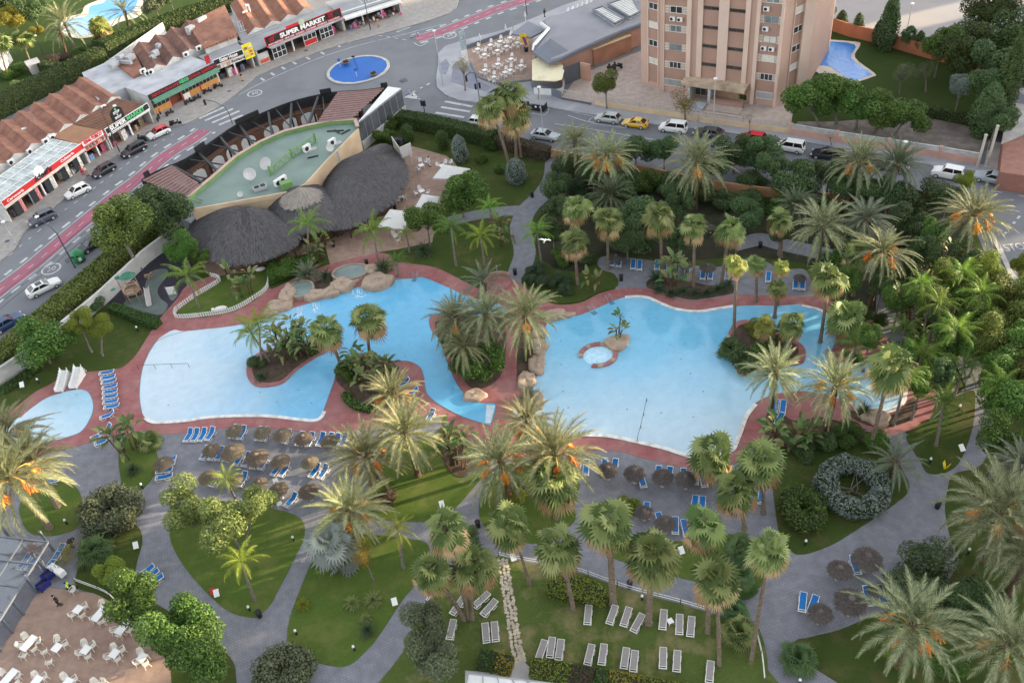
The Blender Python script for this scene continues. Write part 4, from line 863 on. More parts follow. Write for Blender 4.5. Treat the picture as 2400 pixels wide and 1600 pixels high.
q=MB();W1=gp([(1382,113),(1392,116),(1480,83),(1476,76)],3.0);q.prism(W1,0,3.0);q.build('wing_wall',mP('rust_render',(.36,.18,.115),.9,.18,.5),t);MB().prism(gp([(1380,113),(1392,117),(1480,84),(1474,76)],3.05),3.0,3.06).build('wing_coping',mP('cream_coping',(.62,.52,.33)),t)
a,b=G(1322,200),G(1362,184);q=MB();bar(q,a+Vector((0,0,1.6)),b+Vector((0,0,1.6)),.12,3.1);q.build('garage_door',mP('dark_grey_door',(.10,.11,.125),.5),t)
a,b=G(1362,185),G(1385,190);q=MB();bar(q,a+Vector((0,0,1.5)),b+Vector((0,0,1.5)),.3,3.0);a,b=G(1310,176),G(1322,200);bar(q,a+Vector((0,0,1.4)),b+Vector((0,0,1.4)),.2,2.8);q.build('side_wall',m_ow,t)
# feather flag by the café
p=G(1234,123);t_=thing('feather_flag','purple and yellow feather flag leaning over the cafe tables','flag',p);MB().tube([(0,0,.1),(0,0,3.6)],.03,5).build('pole',m_whp,t_)
q=MB();pr=[(0,1.0),(-.9,2.4),(-1.0,3.5),(0,3.6),(1.0,2.9),(.4,2.0),(.5,1.2)];q.prism(pr,-.02,.02);q.xf(Matrix.Rotation(PI/2,4,'X'));q.build('banner',mP('flag_yellow',(.72,.52,.02),.7),t_)
q=MB();q.prism([(-.6,2.9),(-.3,3.1),(.1,2.7),(.3,1.4),(-.1,1.2),(-.3,2.0)],-.03,.03);q.xf(Matrix.Rotation(PI/2,4,'X'));q.build('emblem',mP('flag_purple',(.22,.06,.28),.7),t_)
MB().lathe([(0,0),(.35,0),(.4,.8),(0,.8)],12,(0,0,.1)).build('base',m_black,t_)
# --- apartment tower
NF=15;FH=3.0;TH=FH*NF+2.6
def zz(x,y): return (1480+x/5.227,y/5.227)
TP=[zz(120,1025),zz(370,1105),zz(395,1110),zz(1760,1308),zz(1882,1190),zz(1990,1132),zz(2110,1100),zz(2182,1000)]
tw=[Vector((*p,0)) for p in gp(TP)]
bx=Vector((.563,.826,0))
t=thing('apartment_tower','tall pinkish apartment tower with ribbed facade and striped windows','apartment tower')
m_tw=mP('tower_pink',(.50,.345,.28),.9,.07,.4,mott=.12,mcol=(.46,.31,.25));m_tb=mP('tower_brown',(.36,.225,.175),.9,.08,.4);m_tp=mP('tower_pale',(.60,.45,.375),.9,.06,.4)
MB().prism([(v.x,v.y) for v in tw]+[((tw[-1]+bx*12).x,(tw[-1]+bx*12).y),((tw[0]+bx*14).x,(tw[0]+bx*14).y)],0,TH).build('wall',m_tw,t)
def face(a,b):
    d=(b-a);L=d.length;d.normalize();return a,d,Vector((d.y,-d.x,0)),L
def fbox(mb,F,u0,u1,z0,z1,v0,v1,m=0):
    a,d,n,L=F;P=[a+d*u+n*v for u,v in ((u0,v0),(u1,v0),(u1,v1),(u0,v1))];return mb.prism([(p.x,p.y) for p in P],z0,z1,m)
F0=face(tw[2],tw[3]);L0=F0[3];K=L0/1365.0
def U(x): return (x-395)*K
pil=MB()
for x0,x1,v in ((392,402,.25),(680,730,.55),(800,862,.35),(1045,1160,.35),(1345,1400,.35),(1470,1512,.55),(1738,1765,.55)): fbox(pil,F0,U(x0),U(x1),.05 if v > .4 or x0 < 410 else 3.3,TH+.3,-.05,v)
pil.build('pilaster',m_tp,t)
sp=MB()
for x0,x1 in ((404,678),(864,1043),(1162,1343),(1514,1736)): fbox(sp,F0,U(x0),U(x1),3.2 if 800 < x0 < 1400 else 1.0,TH-.4,-.05,.06)
sp.build('spandrel',m_tb,t)
wm=[mP('tower_glass_dark',(.045,.045,.045),.15,.4,.6,spec=.7),mP('tower_glass_grey',(.20,.22,.22),.2,.4,.6),mP('tower_blind',(.60,.56,.48),.8,.1)]
def win(F,u0,u1,z0,z1,v,mat,bars=1,fm=m_whp,fw=.07):
    q=MB();fbox(q,F,u0,u1,z0,z1,v,v+.03);g=q.build('window',mat,t);f_=MB()
    for i in range(bars+2): u=u0+(u1-u0)*i/(bars+1);fbox(f_,F,u-fw/2,u+fw/2,z0,z1,v-.01,v+.08)
    for z in (z0,z1-fw): fbox(f_,F,u0,u1,z,z+fw,v-.01,v+.09)
    f_.build('frame',fm,g)
scr=MB()
for k in range(NF):
    z=4.2+FH*k
    for x0,x1 in ((470,612),(1560,1700)):
        win(F0,U(x0),U(x1),z,z+1.1,.07,wm[rnd.choice((0,1,1,2))] if k else wm[0],1 if k else 2,m_whp if k == 0 or rnd.random() < .3 else m_gmet)
        for s0,s1 in ((x0-62,x0-8),(x1+8,x1+62)):
            for i in range(4):
                for j in range(3): fbox(scr,F0,U(s0+i*(s1-s0)/4),U(s0+i*(s1-s0)/4)+.13,z-.05+j*.42,z+.27+j*.42,.05,.14)
        if (k % 5 == 3 if x0 < 600 else k % 5 in (2,3,4)):
            a=F0[0]+F0[1]*U(x0+rnd.uniform(10,40))+F0[2]*.35;ac_mb(MB(),a.x,a.y,z-1.15,math.atan2(F0[1].y,F0[1].x),1.0).build('air_conditioner',[m_whp,m_black],t)
            if (k % 5 == 3) == (x0 < 600) and k % 5 != 4: a=a+F0[1]*1.2;ac_mb(MB(),a.x,a.y,z-1.15,math.atan2(F0[1].y,F0[1].x),1.0).build('air_conditioner',[m_whp,m_black],t)
    for x0,x1 in ((866,1041),(1164,1341)): win(F0,U(x0),U(x1),z+1.1,z+1.62,.07,wm[0],1,mP('dark_frame',(.12,.09,.075)),.06)
scr.build('vent_screen',mP('screen_white',(.66,.60,.53),.8),t)
for Fq,us in ((face(tw[0],tw[1]),(1.75,3.45)),(face(tw[4],tw[5]),(.25,2.3))):
    s_=MB();fbox(s_,Fq,us[0]-.1,us[1]+.1,1.0,TH-.4,-.05,.04);s_.build('spandrel',m_tb,t)
    q=MB();fbox(q,Fq,us[0]-.25,us[0]-.1,.8,TH,-.05,.2);fbox(q,Fq,us[1]+.1,us[1]+.25,.8,TH,-.05,.2);q.build('pilaster',m_tp,t)
    for k in range(NF): z=4.2+FH*k;win(Fq,us[0],us[1],z,z+1.05,.05,wm[rnd.choice((0,1,2))],1,m_whp)
F2=face(tw[5],tw[6]);q=MB();fbox(q,F2,0,F2[3],0,TH,-.05,.5);q.build('pilaster',m_tp,t)
gr=MB()
for x0,x1 in ((404,660),(1530,1730)):
    n=18
    for i in range(n): u=U(x0+(x1-x0)*i/n);fbox(gr,F0,u,u+.07,1.1,2.3,.12,.2)
    for z in (1.1,2.25): fbox(gr,F0,U(x0),U(x1),z,z+.06,.11,.21)
gr.build('window_grille',m_whp,t)
dk=MB()
for x0,x1 in ((404,660),(1530,1730)): fbox(dk,F0,U(x0),U(x1),1.1,2.3,.055,.08)
dk.build('window',wm[0],t)
cn=MB();fbox(cn,F0,U(680),U(1440),2.75,3.25,.0,2.6);cn.build('entrance_canopy',mP('stained_concrete',(.50,.40,.29),.9,.2,.6,mott=.5,mcol=(.27,.20,.15)),t)
rc=MB();fbox(rc,F0,U(700),U(1430),.1,2.7,-.04,.05);rc.build('entrance_wall',mP('ochre_wall',(.47,.31,.20)),t)
dg=MB();fbox(dg,F0,U(800),U(1000),.3,2.6,.06,.14);g=dg.build('entrance_door',wm[0],t);f_=MB()
for i in range(4): u=U(800+i*66);fbox(f_,F0,u-.05,u+.05,.3,2.6,.1,.2)
fbox(f_,F0,U(800),U(1000),1.4,1.5,.1,.21);f_.build('frame',m_gmet,g)
st=MB();fbox(st,F0,U(1010),U(1042),.0,2.74,.1,2.5);fbox(st,F0,U(765),U(792),0,2.74,.1,2.5);st.build('porch_column',m_wht,t)
st=MB();fbox(st,F0,U(760),U(1010),.02,.32,2.5,4.6);fbox(st,F0,U(760),U(1000),.02,.18,4.6,5.1);st.build('entrance_steps',mP('grey_step',(.36,.37,.40)),t)
st=MB();fbox(st,F0,U(1045),U(1440),.02,.35,2.6,4.7);fbox(st,F0,U(1045),U(1445),.02,.2,4.7,5.3);st.build('entrance_ramp',m_fore,t)
st=MB();fbox(st,F0,U(1045),U(1430),.02,.9,1.6,2.6);st.build('planter',m_tb,t)
# --- fences and walls
def fence(lab,px,wall_h=.7,bar_h=1.0,wm_=None,bmat=None,gap=.22,name='boundary_fence',cat='fence',lattice=False):
    P=[Vector((*q,0)) for q in gp(px)];t_=thing(name,lab,cat)
    b_=MB();r_=MB()
    for a,b in zip(P,P[1:]):
        if wall_h: bar(b_,a+Vector((0,0,wall_h/2+.1)),b+Vector((0,0,wall_h/2+.1)),.3,wall_h+.2)
        L=(b-a).length;n=max(1,int(L/gap));z0=wall_h+.2
        if bar_h and not lattice:
            for i in range(n+1): q=a.lerp(b,i/n);bar(r_,q+Vector((0,0,z0)),q+Vector((0,0,z0+bar_h)),.05,.09)
            for z in (.08,bar_h-.08): bar(r_,a+Vector((0,0,z0+z)),b+Vector((0,0,z0+z)),.05,.06)
        elif lattice:
            m=max(1,int(L/4.6))
            for j in range(m): q=a.lerp(b,j/m);bar(b_,q,q+Vector((0,0,z0+bar_h+.15)),.45,.42)
            for z in (.05,bar_h*.5,bar_h): bar(r_,a+Vector((0,0,z0+z)),b+Vector((0,0,z0+z)),.22,.12)
            for i in range(int(L/.32)): q=a.lerp(b,i*.32/L);bar(r_,q+Vector((0,0,z0)),q+Vector((0,0,z0+bar_h)),.2,.09)
    if wall_h: b_.build('base_wall',wm_ or m_cream,t_)
    if bar_h: r_.build('lattice' if lattice else 'railing',bmat or m_whp,t_)
    return t_
m_rail=mP('beige_rails',(.52,.49,.44),.6)
fence('beige bar fence on cream base in front of the tower entrance',[(1396,247),(1500,264),(1600,279),(1632,286)],bmat=m_rail);fence('beige bar fence east of the orange gate post near the tower',[(1640,287),(1740,300),(1850,314)],bmat=m_rail)
fence('sliding bar gate beside the grey garage doors',[(1316,234),(1385,247)],.25,1.5,mP('dark_plinth',(.12,.12,.13)),m_rail,name='sliding_gate',cat='gate')
fence('pink wall topped with white pierced blocks below the pine trees',[(1852,316),(1960,334),(2080,352),(2200,371),(2292,387)],.95,.62,mP('pink_render',(.56,.34,.28),.9,.1,.5,mott=.3,mcol=(.48,.28,.23)),m_wht,name='block_wall',cat='wall',lattice=True)
fence('terracotta garden wall between the dark lawn and parking lot',[(1905,55),(1917,61),(1994,87),(2047,99),(2119,120),(2170,135),(2254,158),(2345,195)],2.0,0,mP('orange_render',(.40,.155,.085),.9,.12,.4),name='garden_wall',cat='wall')
fence('orange garden wall half hidden by the dark trees',[(1290,368),(1400,388),(1500,408),(1700,448),(1900,474),(2050,474),(2190,468)],1.2,0,mP('orange_render2',(.45,.25,.13),.9,.14,.4),name='garden_wall',cat='wall')
fence('low garden wall behind the clipped street hedge',[(942,292),(1100,325),(1290,366)],1.0,0,m_cream,name='garden_wall',cat='wall')
fence('grey rail round the cafe terrace tables',[(1104,153),(1119,183),(1162,199),(1247,191)],.2,.9,m_gr2,m_gmet,.4,'terrace_rail','railing');fence('dark planter edge behind the cafe terrace',[(1094,117),(1196,81)],.7,0,m_gr2,name='planter_wall',cat='wall')
fence('grey solid fence between bin and sliding gate',[(1247,207),(1316,233)],1.1,0,m_gr2,name='garden_wall',cat='wall')
wt=gp([(0,903),(75,853),(190,760),(247,712),(349,615),(398,578),(438,548)]);wl=MB();strip(wl,wt,.3,0,2.1);strip(wl,wt,.42,2.1,2.2)
tag(wl.build('white_wall',m_wht),'long white rendered garden wall between playground and street hedge','wall')
pf=thing('picket_fence','low white picket fence curving round the small lawn','fence');pk,rl=MB(),MB()
P=[Vector((*q,.08)) for q in smooth_open(gp([(497,650),(517,661),(459,697),(421,725),(413,734),(418,747),(485,742),(548,730),(600,701),(628,677),(632,637)]),4)]
for a,b in zip(P,P[1:]):
    n=max(1,int((b-a).length/.26))
    for i in range(n): q=a.lerp(b,i/n);bar(pk,q,q+Vector((0,0,.75)),.13,.05)
    for z in (.2,.55): bar(rl,a+Vector((0,0,z)),b+Vector((0,0,z)),.05,.07)
pk.build('picket',m_whp,pf);rl.build('rail',m_whp,pf)
# --- glass canopy by the café terrace
t=thing('glass_canopy','grey steel canopy with glass roof over the lower terrace corner','canopy')
m_cl=bpy.data.materials.new('clear_glass');m_cl.use_nodes=True;nt_=m_cl.node_tree;tb=_n(nt_,'ShaderNodeBsdfTransparent');tb.inputs[0].default_value=(.80,.83,.86,1);gg=_n(nt_,'ShaderNodeBsdfGlossy');gg.inputs['Roughness'].default_value=.05;mx=_n(nt_,'ShaderNodeMixShader');mx.inputs[0].default_value=.16
nt_.links.new(tb.outputs[0],mx.inputs[1]);nt_.links.new(gg.outputs[0],mx.inputs[2]);nt_.links.new(mx.outputs[0],nt_.nodes['Material Output'].inputs[0])
zc=3.3;C0,C1,C2,C3=(Vector((*q,zc)) for q in gp([(113,1270),(-60,1250),(-60,1545),(0,1452)],zc));C2=C0+(C3-C0)*1.5;C4=C2+(C1-C0)
q=MB();q.prism([(v.x,v.y) for v in (C0,C1,C4,C2)],zc,zc+.05);q.build('glass_roof',m_cl,t)
fr=MB();m_st=mP('blue_grey_steel',(.11,.125,.155),.6)
for i in range(6): bar(fr,C0.lerp(C2,i/5),C1.lerp(C4,i/5),.14,.22)
for j in range(4): bar(fr,C0.lerp(C1,j/3),C2.lerp(C4,j/3),.12,.2)
fr.build('roof_beam',m_st,t)
for x,y in ((126,1290),(108,1338),(90,1389),(57,1441),(32,1483),(5,1526),(25,1262)): g=G(x,y);MB().bx(g.x-.1,g.y-.1,.05,g.x+.1,g.y+.1,zc-.1).build('post',m_st,t)
q=MB();P=gp([(90,1389),(57,1441),(32,1483),(5,1526)])
for a,b in zip(P,P[1:]): q.quad((*a,.1),(*b,.1),(*b,2.6),(*a,2.6))
q.build('glass_side',m_cl,t)
t=thing('white_canopy','white slatted canopy roof below the trimmed hedge','canopy');P=gp([(1098,1578),(1300,1602),(1420,1640),(1080,1680)],2.6);MB().prism(P,2.5,2.6).build('roof',m_whp,t)
for x,y in ((1102,1585),(1280,1610)): g=G(x,y,2.5);MB().bx(g.x-.06,g.y-.06,0,g.x+.06,g.y+.06,2.5).build('post',m_whp,t)
q=MB()
for i in range(7): a,b=Vector((*P[0],2.63)).lerp(Vector((*P[1],2.63)),i/6),Vector((*P[3],2.63)).lerp(Vector((*P[2],2.63)),i/6);bar(q,a,b,.08,.06)
bar(q,(*P[0],2.64),(*P[1],2.64),.1,.08);q.build('roof_rib',m_gmet,t)
# --- brick garage and tall white posts at the east end, little white house at the north-west
t=thing('brick_garage','red brick garage with pale concrete roof beside two tall white posts','garage');P=gp([(2352,330),(2369,240),(2480,260),(2480,420),(2345,400)],2.8);MB().prism(P,0,2.6).build('wall',paver_mat('red_brick',(.36,.13,.09),(.31,.11,.08),(.28,.2,.17),.25,.08,.3),t)
MB().prism([(c_[0],c_[1]) for c_ in gp([(2348,333),(2366,238),(2490,255),(2490,345),(2400,312)],3.0)],2.62,2.9).build('roof',m_conc,t)
for x0,y0,lab,h in ((2290,393,'nearer tall white concrete post at the end of the pink wall',6.2),(2312,390,'tall white concrete post beside the pale steps',7.6)):
    g=G(x0,y0);MB().bx(-.13,-.13,0,.13,.13,h*.8).box(0,0,h*.8+.05,.34,.34,.1).build('post',mP('cream_post',(.52,.48,.42)),thing('gate_post',lab,'post',(g.x,g.y,0)))
sheet('pale_steps',[(2306,392),(2318,330),(2350,335),(2346,398)],.25,m_conc,False)
t=thing('garden_kiosk','white garden kiosk with grey hipped roof among the palms','kiosk');g=G(-8,160);MB().bx(g.x-4,g.y-3,0,g.x+2.5,g.y+3,2.6).build('wall',m_wht,t);q=MB();q.add([(g.x-4.4,g.y-3.4,2.6),(g.x+3,g.y-3.4,2.6),(g.x+3,g.y+3.4,2.6),(g.x-4.4,g.y+3.4,2.6),(g.x-.7,g.y,3.8)],[(0,1,4),(1,2,4),(2,3,4),(3,0,4),(3,2,1,0)]);q.build('roof',m_flatw,t)
t=thing('pump_house','small grey pump house behind the clipped hedge','shed');g=G(86,168);MB().box(g.x,g.y,1.0,2.2,2.6,2.0,.5).build('wall',m_conc,t);MB().box(g.x,g.y,2.08,2.6,3.0,.15,.5).build('roof',m_flatw,t)
# unseen blocks added beyond the frame to shade the gardens in bands
def shade_block(x,y,sx,sy,h,rz,lab):
    t_=thing('shade_block',lab,'shade block',(x,y,0),rz,'unseen shade blocks east of the garden');MB().box(0,0,h/2,sx,sy,h).build('wall',m_tp,t_);q=MB()
    for k in range(int(h/3)): q.box(0,0,2.0+3*k,sx+.1,sy+.1,1.2)
    q.build('shade_block_band',m_gls,t_)
sx_,sy_=math.cos(SUN_AZ),math.sin(SUN_AZ)
def blk(perp0,perp1,al,h,lab,dp=18): pc=(perp0+perp1)/2;shade_block(sx_*al-sy_*pc,sy_*al+sx_*pc,dp,perp1-perp0,h,SUN_AZ,lab)
blk(71.2,127,235,92,'added pale shade block nearer the street junction');blk(133,188,250,63,'lower added shade block far along the avenue');blk(-60,47,225,92,'broad added shade block beyond the garden corner')
# ================================================================ vegetation
npr=np.random.default_rng(5)
def quads_mesh(name,C,N,size,aspect,mat,curl=0.0):
    """one leaf-shaped quad per centre C with normal N"""
    n=len(C);N=N/np.linalg.norm(N,axis=1)[:,None]
    a=npr.normal(size=(n,3));T=a-N*np.sum(a*N,1)[:,None];T /= np.linalg.norm(T,axis=1)[:,None];B=np.cross(N,T)
    s=np.asarray(size).reshape(-1,1)*np.ones((n,1));T=T*s;B=B*s*aspect
    V=np.stack([C-T,C+B*1.0,C+T,C-B*1.0],1).reshape(-1,3)
    me=bpy.data.meshes.new(name);me.vertices.add(4*n);me.vertices.foreach_set('co',V.astype(np.float32).ravel())
    me.loops.add(4*n);me.loops.foreach_set('vertex_index',np.arange(4*n,dtype=np.int32));me.polygons.add(n)
    me.polygons.foreach_set('loop_start',np.arange(0,4*n,4,dtype=np.int32));me.polygons.foreach_set('loop_total',np.full(n,4,dtype=np.int32));me.update(calc_edges=True);me.validate()
    me.materials.append(mat);return me
LM=dict(
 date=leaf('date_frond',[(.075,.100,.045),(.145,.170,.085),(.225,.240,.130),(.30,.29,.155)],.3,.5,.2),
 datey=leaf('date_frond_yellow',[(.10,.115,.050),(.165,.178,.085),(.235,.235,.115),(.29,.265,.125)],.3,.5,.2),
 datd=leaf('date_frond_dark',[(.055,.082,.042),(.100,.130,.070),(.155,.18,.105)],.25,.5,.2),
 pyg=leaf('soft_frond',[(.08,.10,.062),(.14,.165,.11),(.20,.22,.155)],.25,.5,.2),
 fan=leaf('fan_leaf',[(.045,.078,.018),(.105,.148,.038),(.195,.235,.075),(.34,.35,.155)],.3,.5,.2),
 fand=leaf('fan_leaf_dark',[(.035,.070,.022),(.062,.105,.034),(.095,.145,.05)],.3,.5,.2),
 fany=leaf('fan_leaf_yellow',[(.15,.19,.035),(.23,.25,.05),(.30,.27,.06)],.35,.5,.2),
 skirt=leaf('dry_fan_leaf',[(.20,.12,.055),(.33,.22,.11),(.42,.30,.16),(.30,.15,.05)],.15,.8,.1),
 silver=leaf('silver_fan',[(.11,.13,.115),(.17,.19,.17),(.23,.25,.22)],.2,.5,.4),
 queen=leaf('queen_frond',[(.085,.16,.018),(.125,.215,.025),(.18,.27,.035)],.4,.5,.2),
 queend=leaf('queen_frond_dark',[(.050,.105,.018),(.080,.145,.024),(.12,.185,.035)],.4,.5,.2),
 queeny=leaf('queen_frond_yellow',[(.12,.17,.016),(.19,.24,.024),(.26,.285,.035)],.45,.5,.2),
 strel=leaf('paddle_leaf',[(.050,.095,.026),(.085,.14,.038),(.14,.185,.065),(.21,.20,.08),(.12,.075,.035)],.3,.45,.3),
 cyc=leaf('cycad_leaf',[(.024,.050,.024),(.042,.078,.036),(.065,.105,.05)],.2,.5,.2),
 mid=leaf('leaf_mid',[(.020,.052,.010),(.046,.098,.017),(.085,.150,.026),(.14,.21,.04)],.3),
 light=leaf('leaf_light',[(.035,.085,.014),(.065,.13,.019),(.105,.18,.027)],.35),
 dark=leaf('leaf_dark',[(.024,.050,.016),(.042,.078,.024),(.066,.108,.034),(.10,.14,.06)],.2),
 olv=leaf('leaf_pale',[(.060,.085,.022),(.105,.135,.036),(.165,.19,.055),(.23,.23,.07)],.3),
 olive=leaf('leaf_olive',[(.055,.070,.036),(.090,.108,.056),(.14,.155,.085)],.2),
 warm=leaf('leaf_warm',[(.035,.062,.012),(.072,.105,.020),(.125,.160,.030),(.20,.215,.05)],.3),
 yel=leaf('leaf_yellow',[(.12,.14,.016),(.18,.19,.020),(.24,.22,.024)],.4),
 ygr=leaf('leaf_yellowgreen',[(.095,.135,.016),(.14,.18,.02),(.20,.225,.028)],.35),
 gold=leaf('leaf_gold',[(.15,.115,.014),(.23,.16,.018),(.20,.17,.024),(.09,.11,.02)],.35),
 pine=leaf('pine_needles',[(.030,.055,.014),(.048,.075,.018),(.070,.10,.026)],.2),
 blue=leaf('leaf_silver',[(.085,.115,.095),(.13,.165,.14),(.20,.235,.205),(.055,.08,.065)],.2),
 boug=leaf('bougainvillea',[(.045,.06,.022),(.07,.05,.035),(.10,.03,.05),(.06,.075,.03)],.25),
 hedge=leaf('hedge_leaf',[(.026,.060,.012),(.040,.082,.015),(.060,.105,.02)],.25),
 conif=leaf('conifer_hedge',[(.030,.055,.012),(.046,.075,.016),(.065,.092,.02)],.2),
)
m_scar=M('bark_scar',(.40,.33,.25),.95,.35,6,spec=.1)
m_bark=M('palm_bark',(.19,.148,.112),.95,.4,5.0,bump=1.0,bscale=7,spec=.1)
m_barkd=M('dark_palm_bark',(.105,.068,.046),.95,.4,5.0,bump=1.0,bscale=7,spec=.1)
m_barkg=M('grey_bark',(.19,.165,.145),.95,.3,4.0,bump=.6,bscale=8,spec=.1)
m_date=leaf('date_fruit',[(.52,.16,.012),(.66,.24,.018),(.70,.33,.03)],.1,.6)
m_stalk=M('fruit_stalk',(.62,.38,.09),.7,.2,4)
m_core=M('crown_core',(.11,.075,.045),.95,.4,4)
def frond(mb,az,el0,L,droop,nl,ll,lw,vee=.5,start=.18,down=0.0,r=rnd,rw=.035,m=0,sweep=.9):
    ca,sa=math.cos(az),math.sin(az);H=Vector((ca,sa,0));Sd=Vector((-sa,ca,0));n=9
    P=[Vector((ca*.10,sa*.10,0))];T=[];tw=r.uniform(-.25,.25)
    for i in range(n):
        u=(i+.5)/n;el=el0-droop*(u**1.4);d=H*math.cos(el)+Vector((0,0,math.sin(el)))+Sd*(tw*u*.5);d.normalize();P.append(P[-1]+d*(L/n));T.append(d)
    for i in range(n):
        a,b=P[i],P[i+1];k=rw*(1-.75*i/n);k2=rw*(1-.75*(i+1)/n);mb.add([a-Sd*k,a+Sd*k,b+Sd*k2,b-Sd*k2],[(0,1,2,3)],m)
    for j in range(nl):
        u=start+(1-start)*(j+.5)/nl;x=u*n;i=min(int(x),n-1);p=P[i].lerp(P[i+1],x-i);t=T[i];N=Sd.cross(t)*-1
        prof=min(1,(u-start)*6+.35)*(1.0 if u < .6 else 1-.75*((u-.6)/.4));le=ll*prof*r.uniform(.8,1.15);ang=sweep-.45*u
        for s in (-1,1):
            v=vee*r.uniform(.5,1.4);d=t*math.cos(ang)+(Sd*(s*math.cos(v))+N*math.sin(v))*math.sin(ang);d.z -= down*r.uniform(.5,1.4);d.normalize()
            q=p+d*le;q.z -= down*le*.3;w_=t*lw
            mb.v += [tuple(p-w_),tuple(p+w_),tuple(q)];k=len(mb.v);mb.f.append((k-3,k-2,k-1));mb.m.append(m)
def fan_leaf(mb,az,el,pet,Rb,r,seg=15,m=0,sag=.25,spread=2.05):
    ca,sa=math.cos(az),math.sin(az);H=Vector((ca,sa,0));Sd=Vector((-sa,ca,0));d=H*math.cos(el)+Vector((0,0,math.sin(el)));e=d*pet;e.z -= .12*pet
    mb.add([Sd*.02,Sd*-.02,e-Sd*.015,e+Sd*.015],[(0,1,2,3)],m)
    el2=el-r.uniform(.05,.75);t=H*math.cos(el2)+Vector((0,0,math.sin(el2)));N=t.cross(Sd)*-1 if t.cross(Sd).z < 0 else t.cross(Sd);N.normalize();fold=r.uniform(.25,.7);k=len(mb.v);mb.v.append(tuple(e))
    pr=None;tilt=r.uniform(-.65,.65);S2=(Sd*math.cos(tilt)+N*math.sin(tilt))
    for i in range(seg+1):
        a=-spread+2*spread*i/seg;dr=t*math.cos(a)+S2*math.sin(a);up=N*(fold*abs(math.sin(a)))*.55
        q=e+(dr+up)*(Rb*.58);q.z -= sag*.12*Rb;mb.v.append(tuple(q))
    for i in range(seg):
        mb.f.append((k,k+1+i,k+2+i));mb.m.append(m)
        a=-spread+2*spread*(i+.5)/seg;dr=t*math.cos(a)+S2*math.sin(a);up=N*(fold*abs(math.sin(a)))*.5;rr=Rb*(.95+.08*math.cos(a))*r.uniform(.88,1.1)
        q=e+(dr+up)*rr;q.z -= sag*Rb*r.uniform(.6,1.5);q2=e+(dr+up)*rr*.72;
        mb.v.append(tuple(q));mb.f.append((k+1+i,len(mb.v)-1,k+2+i));mb.m.append(m)
    # the fan is one sheet: shift nothing, keep it one island per leaf
def date_crown(seed,n=60,L=4.1,thin=1.0,stiff=1.0):
    r=random.Random(seed);mb=MB()
    for i in range(n):
        u=(i+.5)/n;el=R(88-112*u**.85)+r.uniform(-.12,.12);frond(mb,i*2.39996+r.uniform(-.2,.2),el,L*r.uniform(.85,1.08)*(.8+.2*min(1,u*3)),R(52+28*u)*r.uniform(.7,1.25)*stiff,int(44*thin),.58,.040,.55,.16,.12,r)
    return mb
def date_bunch(seed):
    r=random.Random(seed);mb=MB();P=[Vector((.15,0,.05)),Vector((.6,0,.45)),Vector((1.05,0,.40)),Vector((1.3,0,.1))]
    mb.tube(P,.035,4,1)
    for i in range(90):
        a=P[2].lerp(P[3],r.random());d=Vector((r.uniform(-.25,.45),r.uniform(-.34,.34),-r.uniform(.25,.85)));b=a+d;s=Vector((r.uniform(-1,1),r.uniform(-1,1),0)).normalized()*.035
        mb.add([a-s*.5,a+s*.5,b+s,b-s],[(0,1,2,3)],0)
    return mb
def fan_crown(seed,n=30,pet=1.0,Rb=1.08,lo=-48,sag=.34):
    r=random.Random(seed);mb=MB()
    for i in range(n):
        u=(i+.5)/n;y=min(1,.55+u*3);fan_leaf(mb,i*2.39996+r.uniform(-.35,.35),R(80+(lo-80)*u**.85)+r.uniform(-.22,.22),pet*y*r.uniform(.6,1.15),Rb*y*r.uniform(.8,1.1),r,13,0,sag)
    return mb
def skirt_mb(seed,n=30):
    r=random.Random(seed);mb=MB()
    for i in range(n): fan_leaf(mb,i*2.4+r.uniform(-.3,.3),R(r.uniform(-78,-22)),r.uniform(.8,1.45),r.uniform(.6,.95),r,9,0,.6,1.2)
    return mb
def queen_crown(seed,n=15,L=3.3):
    r=random.Random(seed);mb=MB()
    for i in range(n):
        u=(i+.5)/n;frond(mb,i*2.39996+r.uniform(-.3,.3),R(82-70*u),L*r.uniform(.85,1.1),R(95+20*u)*r.uniform(.8,1.15),38,.62,.030,r.uniform(-.1,.7),.14,.55,r,.04,0,1.15)
    return mb
